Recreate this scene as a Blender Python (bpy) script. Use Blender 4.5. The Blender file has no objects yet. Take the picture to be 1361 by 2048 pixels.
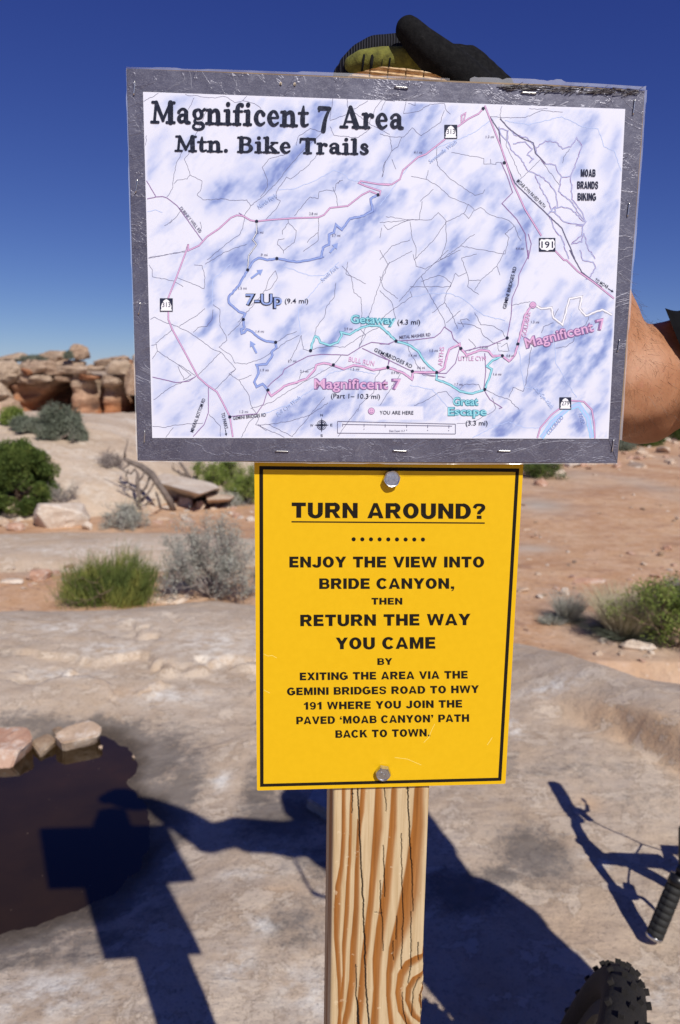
import bpy, bmesh, math, random
import numpy as np
from mathutils import Vector, Matrix, noise as mnoise
R = math.radians
random.seed(7)
SC = bpy.context.scene
COL = SC.collection

# ------------------------------------------------------------------ camera, sky, sun, exposure
CAM_Z = 1.40
FPX, PITCH, ROLL = 1547.0, 0.1749, 0.0155
cam_d = bpy.data.cameras.new('camera')
cam = bpy.data.objects.new('camera', cam_d)
COL.objects.link(cam)
cam_d.sensor_fit = 'VERTICAL'
cam_d.sensor_height = 23.5
cam_d.lens = FPX / 2048 * 23.5
cam_d.clip_start = 0.05
cam_d.clip_end = 3000
cam.matrix_world = (Matrix.Translation((0, 0, CAM_Z)) @ Matrix.Rotation(math.pi / 2 - PITCH, 4, 'X')
                    @ Matrix.Rotation(ROLL, 4, 'Z'))
cam_d.dof.use_dof = True
cam_d.dof.focus_distance = 0.665
cam_d.dof.aperture_fstop = 6.3
SC.camera = cam

SUN_DIR = Vector((-0.31788, 0.66240, -0.67836)).normalized()     # the way the light travels
SUN_ELEV = math.asin(-SUN_DIR.z)
world = bpy.data.worlds.new('World')
SC.world = world
world.use_nodes = True
wn = world.node_tree
wn.nodes.clear()
w_out = wn.nodes.new('ShaderNodeOutputWorld')
w_bg = wn.nodes.new('ShaderNodeBackground')
w_sky = wn.nodes.new('ShaderNodeTexSky')
w_sky.sky_type = 'NISHITA'
w_sky.sun_disc = False
w_sky.sun_elevation = SUN_ELEV
w_sky.sun_rotation = math.atan2(-SUN_DIR.x, -SUN_DIR.y)
w_sky.altitude = 2200
w_sky.air_density = 0.75
w_sky.dust_density = 0.8
w_sky.ozone_density = 3.5
w_bg.inputs['Strength'].default_value = 0.075
# the deep blue of dry desert air: each channel of the sky gets its own response
w_sep = wn.nodes.new('ShaderNodeSeparateColor'); w_com = wn.nodes.new('ShaderNodeCombineColor')
wn.links.new(w_sky.outputs[0], w_sep.inputs[0])
for _i, (_g, _k) in enumerate(((1.21, .83), (1.19, .785), (.745, .78))):
    _a = wn.nodes.new('ShaderNodeMath'); _a.operation = 'MULTIPLY'; _a.inputs[1].default_value = 0.075
    _b = wn.nodes.new('ShaderNodeMath'); _b.operation = 'POWER'; _b.inputs[1].default_value = _g
    _c2 = wn.nodes.new('ShaderNodeMath'); _c2.operation = 'MULTIPLY'; _c2.inputs[1].default_value = _k / 0.075
    wn.links.new(w_sep.outputs[_i], _a.inputs[0]); wn.links.new(_a.outputs[0], _b.inputs[0]); wn.links.new(_b.outputs[0], _c2.inputs[0])
    wn.links.new(_c2.outputs[0], w_com.inputs[_i])
wn.links.new(w_com.outputs[0], w_bg.inputs[0])
wn.links.new(w_bg.outputs[0], w_out.inputs[0])
sun_d = bpy.data.lights.new('sun', 'SUN')
sun_d.energy = 4.7
sun_d.angle = R(0.53)
sun_d.color = (1.0, 0.955, 0.88)
sun = bpy.data.objects.new('sun', sun_d)
COL.objects.link(sun)
sun.rotation_euler = SUN_DIR.to_track_quat('-Z', 'Y').to_euler()
SC.view_settings.view_transform = 'Standard'
SC.view_settings.look = 'None'
SC.view_settings.exposure = 0.0
SC.view_settings.gamma = 1.0
SC.view_settings.use_curve_mapping = False

# ------------------------------------------------------------------ measuring helpers (photo point -> real place)
_cp, _sp, _c, _s = math.cos(PITCH), math.sin(PITCH), math.cos(ROLL), math.sin(ROLL)
CAMP = np.array([0, 0, CAM_Z])


def ray(x, y):
    a, b = (x - 680.5) / FPX, (y - 1024) / FPX
    xx = _c * a + _s * b
    yy = -_s * a + _c * b
    return np.array([xx, _cp - _sp * yy, -(_sp + _cp * yy)])


def P(x, y, depth):
    return Vector(CAMP + ray(x, y) * depth)


SYAW = 0.0733
SN = np.array([math.sin(SYAW), -math.cos(SYAW), 0.0])       # the sign face looks this way (to the viewer)
SO = np.array([0, 0.66, CAM_Z])
SU = np.array([math.cos(SYAW), math.sin(SYAW), 0.0])


def PL(x, y, off=0.0):
    q = ray(x, y)
    t = np.dot(SO + SN * off - CAMP, SN) / np.dot(q, SN)
    return CAMP + q * t


def hit_z(x, y, z):
    q = ray(x, y)
    return CAMP + q * ((z - CAM_Z) / q[2])


# ------------------------------------------------------------------ object helpers
def setp(o, label=None, cat=None, group=None, kind=None):
    if label: o['label'] = label
    if cat: o['category'] = cat
    if group: o['group'] = group
    if kind: o['kind'] = kind
    return o


def link(name, me, mat=None, parent=None):
    o = bpy.data.objects.new(name, me)
    COL.objects.link(o)
    if mat is not None:
        me.materials.clear()
        me.materials.append(mat)
    if parent is not None:
        o.parent = parent
    return o


def empty(name, loc=(0, 0, 0), rz=0.0):
    o = bpy.data.objects.new(name, None)
    o.location = loc
    o.rotation_euler = (0, 0, rz)
    o.empty_display_size = 0.1
    COL.objects.link(o)
    return o


def world_parent(o, parent):
    """parent o (its mesh is in world coordinates) under parent without moving it"""
    o.parent = parent
    loc = Matrix.Translation(parent.location) @ parent.rotation_euler.to_matrix().to_4x4()
    o.matrix_parent_inverse = loc.inverted()
    return o


def wobj(name, me, mat, parent, **kw):
    o = link(name, me, mat)
    if parent is not None:
        world_parent(o, parent)
    setp(o, **kw)
    return o


def mesh_py(name, v, f, smooth=False):
    me = bpy.data.meshes.new(name)
    me.from_pydata([tuple(map(float, q)) for q in v], [], f)
    me.update()
    if smooth:
        me.polygons.foreach_set('use_smooth', [True] * len(me.polygons))
    return me


def mesh_np(name, V, F, smooth=False):
    V = np.asarray(V, dtype=np.float32)
    F = np.asarray(F, dtype=np.int32)
    k = F.shape[1]
    me = bpy.data.meshes.new(name)
    me.vertices.add(len(V)); me.vertices.foreach_set('co', V.ravel())
    me.loops.add(F.size); me.loops.foreach_set('vertex_index', F.ravel())
    me.polygons.add(len(F)); me.polygons.foreach_set('loop_start', np.arange(0, F.size, k, dtype=np.int32))
    try:
        me.polygons.foreach_set('loop_total', np.full(len(F), k, dtype=np.int32))
    except Exception:
        pass
    me.update(calc_edges=True)
    me.validate()
    if smooth:
        me.polygons.foreach_set('use_smooth', np.ones(len(me.polygons), dtype=bool))
    return me


def grid_faces(nr, nc):
    i = np.arange(nr - 1)[:, None] * nc + np.arange(nc - 1)[None, :]
    i = i.ravel()
    return np.stack([i, i + 1, i + nc + 1, i + nc], 1)


def set_mask(me, rgb, name='Mask'):
    a = me.color_attributes.new(name, 'FLOAT_COLOR', 'POINT')
    rgba = np.ones((len(rgb), 4), dtype=np.float32)
    rgba[:, :rgb.shape[1]] = rgb
    a.data.foreach_set('color', rgba.ravel())


def bm_mesh(bm, name, smooth=False):
    me = bpy.data.meshes.new(name)
    bm.normal_update()
    bm.to_mesh(me)
    bm.free()
    if smooth:
        me.polygons.foreach_set('use_smooth', [True] * len(me.polygons))
    return me


# ------------------------------------------------------------------ numpy value noise
_rs = np.random.RandomState(3)
_tab = _rs.rand(256, 256).astype(np.float64)


def vnoise(x, y):
    x = np.asarray(x, float); y = np.asarray(y, float)
    xi = np.floor(x).astype(int); yi = np.floor(y).astype(int)
    fx = x - xi; fy = y - yi
    fx = fx * fx * (3 - 2 * fx); fy = fy * fy * (3 - 2 * fy)
    a = _tab[xi & 255, yi & 255]; b = _tab[(xi + 1) & 255, yi & 255]
    c = _tab[xi & 255, (yi + 1) & 255]; d = _tab[(xi + 1) & 255, (yi + 1) & 255]
    return (a * (1 - fx) + b * fx) * (1 - fy) + (c * (1 - fx) + d * fx) * fy


def fbm(x, y, o=4, g=0.5):
    s = 0; a = 1.0; t = 0
    for k in range(o):
        s = s + a * (vnoise(x * 2 ** k + 17.3 * k, y * 2 ** k + 9.1 * k) - 0.5)
        t += a; a *= g
    return 2 * s / t


def sstep(a, b, x):
    t = np.clip((x - a) / (b - a), 0, 1)
    return t * t * (3 - 2 * t)


def poly_sd(X, Y, poly):
    """signed distance to a polygon, negative inside"""
    X = np.asarray(X, float); Y = np.asarray(Y, float)
    d = np.full(X.shape, 1e9); ins = np.zeros(X.shape, bool)
    n = len(poly)
    for i in range(n):
        ax, ay = poly[i]; bx, by = poly[(i + 1) % n]
        ex, ey = bx - ax, by - ay
        t = np.clip(((X - ax) * ex + (Y - ay) * ey) / (ex * ex + ey * ey), 0, 1)
        d = np.minimum(d, np.hypot(X - ax - t * ex, Y - ay - t * ey))
        c = ((ay > Y) != (by > Y)) & (X < (bx - ax) * (Y - ay) / (by - ay + 1e-12) + ax)
        ins ^= c
    return np.where(ins, -d, d)


# ------------------------------------------------------------------ node helpers
def srgb(r, g, b):
    f = lambda c: (c / 255 / 12.92) if c / 255 <= 0.04045 else ((c / 255 + 0.055) / 1.055) ** 2.4
    return (f(r), f(g), f(b))


class Nt:
    def __init__(self, name, rough=0.8, color=(0.5, 0.5, 0.5), metal=0.0, spec=0.5):
        self.m = bpy.data.materials.new(name)
        self.m.use_nodes = True
        self.t = self.m.node_tree
        self.b = self.t.nodes['Principled BSDF']
        self.b.inputs['Roughness'].default_value = rough
        self.b.inputs['Base Color'].default_value = (*color, 1)
        self.b.inputs['Metallic'].default_value = metal
        self.b.inputs['Specular IOR Level'].default_value = spec
        self.tc = None

    def n(self, typ, **kw):
        nd = self.t.nodes.new(typ)
        for k, v in kw.items():
            setattr(nd, k, v)
        return nd

    def l(self, a, b):
        self.t.links.new(a, b)

    def coord(self, scale=(1, 1, 1), rot=(0, 0, 0), kind='Object'):
        if self.tc is None:
            self.tc = self.n('ShaderNodeTexCoord')
        mp = self.n('ShaderNodeMapping')
        mp.inputs['Scale'].default_value = scale
        mp.inputs['Rotation'].default_value = rot
        self.l(self.tc.outputs[kind], mp.inputs[0])
        return mp.outputs[0]

    def noise(self, scale, detail=4, rough=0.55, dist=0.0, vec=None):
        nd = self.n('ShaderNodeTexNoise')
        nd.inputs['Scale'].default_value = scale
        nd.inputs['Detail'].default_value = detail
        nd.inputs['Roughness'].default_value = rough
        nd.inputs['Distortion'].default_value = dist
        self.l(vec if vec is not None else self.coord(), nd.inputs['Vector'])
        return nd.outputs['Fac']

    def voro(self, scale, feature='F1', vec=None):
        nd = self.n('ShaderNodeTexVoronoi', feature=feature)
        nd.inputs['Scale'].default_value = scale
        self.l(vec if vec is not None else self.coord(), nd.inputs['Vector'])
        return nd.outputs['Distance']

    def ramp(self, fac, stops, interp='LINEAR'):
        nd = self.n('ShaderNodeValToRGB')
        nd.color_ramp.interpolation = interp
        e = nd.color_ramp.elements
        while len(e) < len(stops):
            e.new(0.5)
        for el, (p, c) in zip(e, stops):
            el.position = p
            el.color = (*c, 1) if len(c) == 3 else c
        self.l(fac, nd.inputs[0])
        return nd.outputs[0]

    def mix(self, fac, a, b, mode='MIX'):
        nd = self.n('ShaderNodeMix', data_type='RGBA', blend_type=mode)
        for s, v in ((nd.inputs[0], fac), (nd.inputs[6], a), (nd.inputs[7], b)):
            if hasattr(v, 'is_output'):
                self.l(v, s)
            elif isinstance(v, (int, float)):
                s.default_value = v
            else:
                s.default_value = (*v, 1)
        return nd.outputs[2]

    def math(self, op, a, b=0.0, clamp=False):
        nd = self.n('ShaderNodeMath', operation=op)
        nd.use_clamp = clamp
        for s, v in ((nd.inputs[0], a), (nd.inputs[1], b)):
            if hasattr(v, 'is_output'):
                self.l(v, s)
            else:
                s.default_value = v
        return nd.outputs[0]

    def attr(self, name='Mask'):
        a = self.n('ShaderNodeAttribute', attribute_name=name)
        sp = self.n('ShaderNodeSeparateColor')
        self.l(a.outputs['Color'], sp.inputs[0])
        return a.outputs['Color'], sp.outputs[0], sp.outputs[1], sp.outputs[2]

    def bump(self, h, strength=0.4, dist=0.01, prev=None):
        nd = self.n('ShaderNodeBump')
        nd.inputs['Strength'].default_value = strength
        nd.inputs['Distance'].default_value = dist
        self.l(h, nd.inputs['Height'])
        if prev is not None:
            self.l(prev, nd.inputs['Normal'])
        self.l(nd.outputs[0], self.b.inputs['Normal'])
        return nd.outputs[0]

    def color(self, c):
        self.l(c, self.b.inputs['Base Color'])
        return self


W1 = (1, 1, 1); K0 = (0, 0, 0)


def simple(name, c, rough=0.8, metal=0.0, spec=0.5, var=0.0, scale=20.0, bump=0.0, bscale=200.0, bd=0.001):
    k = Nt(name, rough, c, metal, spec)
    if var:
        f = k.noise(scale, 5, 0.6)
        k.color(k.mix(k.ramp(f, [(0.3, K0), (0.7, W1)]), tuple(x * (1 - var) for x in c), tuple(min(1, x * (1 + var)) for x in c)))
    if bump:
        k.bump(k.noise(bscale, 4, 0.6), bump, bd)
    return k.m


# ------------------------------------------------------------------ stone and soil materials
def make_slickrock():
    k = Nt('slickrock', 0.88, spec=0.25)
    _, st, pale, warm = k.attr()
    n1 = k.noise(1.3, 6, 0.6, 0.4)
    n2 = k.noise(9, 6, 0.62)
    n3 = k.noise(60, 5, 0.7)
    streak = k.noise(3.2, 5, 0.6, 0.3, k.coord((1, 5, 1), (0, 0, R(-14))))
    c = k.ramp(n1, [(0.34, (0.44, 0.325, 0.225)), (0.5, (0.52, 0.405, 0.30)), (0.68, (0.59, 0.475, 0.365))])
    c = k.mix(k.ramp(streak, [(0.38, (0.36,) * 3), (0.60, K0)]), c, (0.40, 0.31, 0.24))
    c = k.mix(k.ramp(n2, [(0.42, K0), (0.72, (0.45, 0.45, 0.45))]), c, (0.56, 0.49, 0.42))
    c = k.mix(k.math('MULTIPLY', warm, k.ramp(n2, [(0.3, (0.4,) * 3), (0.6, W1)])), c, (0.60, 0.40, 0.24))
    fl = k.noise(6.5, 10, 0.72, 0.35)
    c = k.mix(k.ramp(fl, [(0.535, K0), (0.548, (0.55,) * 3), (1.0, (0.55,) * 3)]), c, (0.62, 0.52, 0.415))
    c = k.mix(k.ramp(fl, [(0.518, K0), (0.531, (0.45,) * 3), (0.538, (0.45,) * 3), (0.546, K0)]), c, (0.24, 0.165, 0.11))
    c = k.mix(k.ramp(k.noise(2.1, 9, 0.7, 0.5), [(0.34, (0.45,) * 3), (0.44, K0)]), c, (0.34, 0.255, 0.19))
    pf = k.math('MULTIPLY', pale, k.ramp(k.noise(14, 6, 0.7), [(0.42, K0), (0.6, W1)]))
    c = k.mix(pf, c, (0.74, 0.69, 0.62))
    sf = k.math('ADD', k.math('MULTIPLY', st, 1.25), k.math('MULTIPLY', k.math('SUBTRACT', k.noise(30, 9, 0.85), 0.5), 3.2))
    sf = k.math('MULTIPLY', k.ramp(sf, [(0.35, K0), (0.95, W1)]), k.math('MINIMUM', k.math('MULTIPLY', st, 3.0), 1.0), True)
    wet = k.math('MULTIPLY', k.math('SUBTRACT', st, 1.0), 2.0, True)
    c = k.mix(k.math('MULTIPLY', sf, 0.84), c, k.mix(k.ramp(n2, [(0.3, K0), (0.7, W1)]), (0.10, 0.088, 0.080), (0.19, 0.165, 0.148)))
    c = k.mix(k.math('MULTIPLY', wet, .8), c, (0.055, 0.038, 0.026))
    c = k.mix(k.ramp(n3, [(0.34, (0.45,) * 3), (0.46, K0)]), c, (0.24, 0.18, 0.135))
    c = k.mix(k.ramp(k.noise(170, 3, 0.6), [(0.30, (0.5,) * 3), (0.42, K0)]), c, (0.12, 0.10, 0.09))
    pit = k.ramp(k.voro(26), [(0.05, K0), (0.16, W1)])
    pitm = k.ramp(k.noise(5, 3), [(0.6, K0), (0.66, W1)])
    c = k.mix(k.math('MULTIPLY', k.math('SUBTRACT', 1.0, pit), k.math('MULTIPLY', pitm, 0.5)), c, (0.16, 0.12, 0.1))
    k.color(c)
    b = k.bump(k.noise(22, 8, 0.7), 0.6, 0.012)
    b = k.bump(k.ramp(fl, [(0.52, K0), (0.55, W1)]), 0.35, 0.004, b)
    b = k.bump(k.noise(130, 6, 0.75), 0.5, 0.003, b)
    k.bump(streak, 0.25, 0.02, b)
    return k.m


def make_sand():
    k = Nt('red_sand', 0.95, spec=0.15)
    _, rock, pale, dark = k.attr()
    n1 = k.noise(0.9, 6, 0.6, 0.3)
    n2 = k.noise(8, 6, 0.65)
    c = k.ramp(n1, [(0.32, (0.42, 0.225, 0.12)), (0.52, (0.53, 0.32, 0.185)), (0.68, (0.61, 0.415, 0.265))])
    c = k.mix(k.ramp(n2, [(0.42, K0), (0.68, (0.5,) * 3)]), c, (0.66, 0.47, 0.35))
    c = k.mix(k.ramp(k.noise(30, 5, 0.7), [(0.33, (0.5,) * 3), (0.46, K0)]), c, (0.22, 0.125, 0.085))
    c = k.mix(k.ramp(k.noise(3.2, 8, 0.72, 0.4, k.coord((1, 1.8, 1))), [(0.38, (0.65,) * 3), (0.47, K0)]), c, (0.33, 0.185, 0.12))
    c = k.mix(k.ramp(k.noise(11, 4, 0.6), [(0.29, (0.8,) * 3), (0.33, K0)]), c, (0.15, 0.085, 0.06))
    c = k.mix(k.ramp(k.voro(16), [(0.08, (0.45,) * 3), (0.2, K0)]), c, (0.64, 0.52, 0.43))
    rc = k.ramp(k.noise(1.1, 5, 0.6, 0.3, k.coord((1, 3, 1))), [(0.35, (0.37, 0.30, 0.245)), (0.65, (0.52, 0.44, 0.365))])
    c = k.mix(rock, c, rc)
    k.color(c)
    b = k.bump(k.noise(16, 8, 0.7), 0.5, 0.03)
    k.bump(k.noise(90, 6, 0.7), 0.4, 0.006, b)
    return k.m


def make_cliff_mat():
    k = Nt('cliff_sandstone', 0.9, spec=0.2)
    _, red, pale, dark = k.attr()
    vec = k.coord((1, 1, 3.0))
    n = k.noise(1.2, 7, 0.65, 0.5, vec)
    c = k.ramp(n, [(0.32, (0.40, 0.285, 0.20)), (0.5, (0.52, 0.40, 0.295)), (0.7, (0.60, 0.49, 0.38))])
    c = k.mix(red, c, k.ramp(n, [(0.35, (0.30, 0.105, 0.042)), (0.65, (0.50, 0.225, 0.105))]))
    df = k.math('MULTIPLY', dark, k.ramp(k.noise(2.4, 5), [(0.4, (0.3,) * 3), (0.55, W1)]))  # on the wall this mask paints the alcove's shade into the colour
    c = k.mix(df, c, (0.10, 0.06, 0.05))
    crk = k.noise(2.6, 6, 0.6, 1.2, k.coord((1, 1, 2.2)))
    c = k.mix(k.ramp(crk, [(0.478, K0), (0.495, (0.75,) * 3), (0.502, (0.75,) * 3), (0.52, K0)]), c, (0.16, 0.09, 0.06))
    k.color(c)
    b = k.bump(k.noise(4, 8, 0.7, 0, vec), 0.8, 0.15)
    k.bump(k.noise(20, 6, 0.7), 0.5, 0.04, b)
    return k.m


M_SLICK = make_slickrock()
M_SAND = make_sand()
M_CLIFF = make_cliff_mat()


def rock_mat(name, a, b, cc, crust=(0.66, 0.60, 0.54)):
    k = Nt(name, 0.9, spec=0.2)
    n = k.noise(5, 6, 0.65, 0.3)
    c = k.ramp(n, [(0.32, a), (0.5, b), (0.7, cc)])
    c = k.mix(k.ramp(k.noise(13, 6, 0.7), [(0.52, K0), (0.68, (0.8,) * 3)]), c, crust)
    c = k.mix(k.ramp(k.noise(60, 5, 0.7), [(0.3, (0.6,) * 3), (0.45, K0)]), c, tuple(x * 0.5 for x in a))
    k.color(c)
    k.bump(k.noise(30, 8, 0.72), 0.6, 0.01)
    return k.m


M_ROCK_TAN = rock_mat('tan_stone', (0.38, 0.26, 0.18), (0.50, 0.37, 0.27), (0.58, 0.47, 0.37))
M_ROCK_PINK = rock_mat('pink_stone', (0.36, 0.19, 0.13), (0.46, 0.28, 0.20), (0.54, 0.38, 0.29))
M_ROCK_PALE = rock_mat('pale_stone', (0.46, 0.36, 0.28), (0.58, 0.48, 0.39), (0.64, 0.56, 0.48), (0.74, 0.70, 0.64))
M_ROCK_BROWN = rock_mat('brown_stone', (0.22, 0.14, 0.09), (0.31, 0.22, 0.15), (0.38, 0.29, 0.21), (0.42, 0.34, 0.26))

# ------------------------------------------------------------------ the ground
GZ = -0.20


def ground_z(X, Y):
    X = np.asarray(X, float); Y = np.asarray(Y, float)
    r = np.hypot(X, Y)
    z = GZ + 0.05 * fbm(X * 0.35 + 5, Y * 0.35, 4) * sstep(3, 9, r) + 0.012 * fbm(X * 2.2, Y * 2.2 + 9, 3)
    z = z + 0.03 * fbm(X * 0.9, Y * 1.8 + 3, 4) * sstep(5, 12, Y)
    z = z - 0.25 * sstep(18, 34, Y) * sstep(4, -4, X)
    z = z + 0.6 * fbm(X * 0.02, Y * 0.02 + 4, 3) * sstep(40, 120, r)
    z = np.where(Y < 4.2, z - 0.12, z)
    return z


MOUNDS = []      # (cx, cy, rx, ry, h, rot, base, seed, power, rough, shape)


def mound_z(X, Y, m):
    cx, cy, rx, ry, h, rot, base, seed, power, rough, shape = m
    ca, sa = math.cos(rot), math.sin(rot)
    dx, dy = X - cx, Y - cy
    A = (dx * ca + dy * sa) / rx; B = (-dx * sa + dy * ca) / ry
    wob = 1 + 0.16 * fbm(X * 1.2 / max(rx, .4) + seed, Y * 1.2 / max(ry, .4), 3)
    r = (np.abs(A) ** shape + np.abs(B) ** shape) ** (1 / shape) * wob
    prof = np.clip(1 - r ** 2, 0, 1) ** power
    return base + h * prof - 0.25 * np.maximum(0, r - 1) + rough * fbm(X * 1.1 + seed, Y * 1.6, 5) * sstep(1.1, 0.8, r)


for _m in ((-4.75, 12.3, 2.95, 4.3, 1.02, R(5), -0.30, 3, 0.75, 0.07, 3.0), (-2.0, 13.5, 1.6, 2.4, 0.40, R(20), -0.3, 31, 0.8, 0.05, 2.0),
           (-2.5, 6.75, 2.3, 0.85, 0.15, R(5), -0.26, 9, 0.45, 0.03, 3.0), (-5.0, 23.5, 8.5, 7.0, 0.62, R(-4), -0.55, 14, 0.5, 0.10, 2.6)):
    MOUNDS.append(_m)


def full_z(x, y):
    return max([float(ground_z(x, y))] + [float(mound_z(np.float64(x), np.float64(y), m)) for m in MOUNDS
                                           if abs(x - m[0]) < m[2] * 1.3 and abs(y - m[1]) < m[3] * 1.3])


def G(px, py):
    q = ray(px, py)
    t = 2.0
    for _ in range(4000):
        p = CAMP + q * t
        if p[2] <= full_z(p[0], p[1]):
            break
        t *= 1.006
    return Vector((p[0], p[1], full_z(p[0], p[1])))


def PXW(px, py, w):
    """real size of w photo pixels at the ground point below px, py"""
    d = np.array(G(px, py)) - CAMP
    return w * (d[1] * _cp - d[2] * _sp) / FPX


def ell(X, Y, items, z=0.0):
    """soft mask from ellipses given at photo points lying on the level z"""
    m = np.zeros(X.shape)
    for (px, py, rx, ry, a) in items:
        c = hit_z(px, py, z); ex = hit_z(px + rx, py, z); ey = hit_z(px, py - ry, z)
        ax = ex[0] - c[0]; ay = max(0.02, ey[1] - c[1])
        d = ((X - c[0] + 0.25 * fbm(X * 3, Y * 3) * ax) / ax) ** 2 + ((Y - c[1] + 0.3 * fbm(X * 3 + 7, Y * 3) * ay) / ay) ** 2
        m = np.maximum(m, a * np.exp(-d * 0.9))
    return m


def build_ground():
    nr, nc = 330, 300
    v = np.linspace(0, 1, nr)
    Yr = np.concatenate([np.linspace(-60, 3.4, 16), 3.5 * (700 / 3.5) ** (np.linspace(0, 1, nr - 16) ** 1.15)])
    u = np.linspace(-1, 1, nc)
    U = np.sign(u) * (np.abs(u) * 0.75 + 3.2 * np.abs(u) ** 6)
    Xg = U[None, :] * (3.0 + np.abs(Yr)[:, None] * 0.8)
    Yg = np.repeat(Yr[:, None], nc, 1)
    Zg = ground_z(Xg, Yg)
    V = np.stack([Xg, Yg, Zg], -1).reshape(-1, 3)
    me = mesh_np('ground', V, grid_faces(nr, nc), True)
    X, Y = V[:, 0], V[:, 1]
    rock = sstep(-0.3, 0.3, fbm(X * 0.5, Y * 0.25, 4) - 0.35) * 0.75
    rock = np.maximum(rock, ell(X, Y, [(1085, 1010, 55, 14, 1.0), (1060, 1096, 50, 8, .8), (60, 1145, 50, 10, .8)], GZ))
    rock = np.maximum(rock, sstep(14, 18, Y) * sstep(-1, -3, X) * 0.9)
    set_mask(me, np.stack([np.clip(rock, 0, 1), rock * 0, rock * 0], 1))
    o = link('ground', me, M_SAND)
    setp(o, kind='structure')


build_ground()

# ------------------------------------------------------------------ the near slickrock slab with its puddle
WATER_Z = -0.070
PUD_PX = [(-190, 1640), (-90, 1545), (0, 1506), (62, 1500), (112, 1487), (160, 1478), (205, 1476), (236, 1493), (262, 1512),
          (268, 1532), (256, 1556), (240, 1572), (262, 1588), (284, 1610), (293, 1642), (290, 1690), (268, 1742),
          (222, 1786), (150, 1818), (60, 1848), (0, 1868), (-90, 1890), (-260, 1860)]
PUD = [tuple(hit_z(x, y, WATER_Z)[:2]) for x, y in PUD_PX]
CREST = np.array([(-9, 4.2), (-2.6, 4.75), (-1.6, 4.95), (-0.9, 5.05), (-0.2, 4.95), (0.5, 4.75), (1.0, 4.35), (1.3, 3.95), (1.6, 3.72), (2.0, 3.48), (3.0, 3.15), (9, 2.2)])
LEDGE = [hit_z(x, y, 0.0) for x, y in ((1020, 1452), (1110, 1440), (1190, 1470), (1260, 1500), (1361, 1560), (1500, 1640))]
LX = np.array([p[0] for p in LEDGE]); LY = np.array([p[1] for p in LEDGE])


def slab_z(X, Y):
    X = np.asarray(X, float); Y = np.asarray(Y, float)
    z = 0.036 * fbm(X * 0.8 + 3, Y * 0.8, 4) + 0.013 * fbm(X * 2.6, Y * 2.6 + 2, 4)
    z = z + 0.004 * fbm(X * 14, Y * 14, 3)
    # scalloped pockets on the far part of the slab
    s = fbm(X * 1.9 + 0.8 * fbm(X * 1.5, Y * 1.5, 2), Y * 3.4 + 1, 4)
    m = sstep(2.6, 3.1, Y) * sstep(4.6, 4.1, Y) * sstep(0.6, 0.1, X) * sstep(-2.1, -1.2, X)
    z = z - 0.035 * sstep(0.02, 0.13, s) * m
    # ledge at the right: the far side stands higher
    ly = np.interp(X, LX, LY) + 0.05 * fbm(X * 4, X * 0 + 2, 3)
    hgt = 0.15 * sstep(0.75, 1.35, X)
    z = z + hgt * sstep(0.0, 0.20, Y - ly) * sstep(1.6, 0.4, Y - ly)
    # rounded far edge
    yc = np.interp(X, CREST[:, 0], CREST[:, 1]) + 0.08 * fbm(X * 1.3, X * 0 + 5, 3)
    d = np.maximum(0, Y - yc + 0.9)
    z = z - 0.17 * d * d
    d2 = np.maximum(0, -1.2 - Y); z = z - 0.1 * d2 * d2
    # dip to the puddle
    sd = poly_sd(X, Y, PUD)
    sd = sd + (0.018 * fbm(X * 9, Y * 9, 3) + 0.012 * fbm(X * 30, Y * 30, 3)) * sstep(0.3, 0.0, np.abs(sd))
    zz = WATER_Z + np.where(sd > 0, 0.10 * sd, 0.22 * np.maximum(sd, -0.12))
    w = sstep(0.01, 0.55, sd)
    return zz * (1 - w) + z * w


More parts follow.
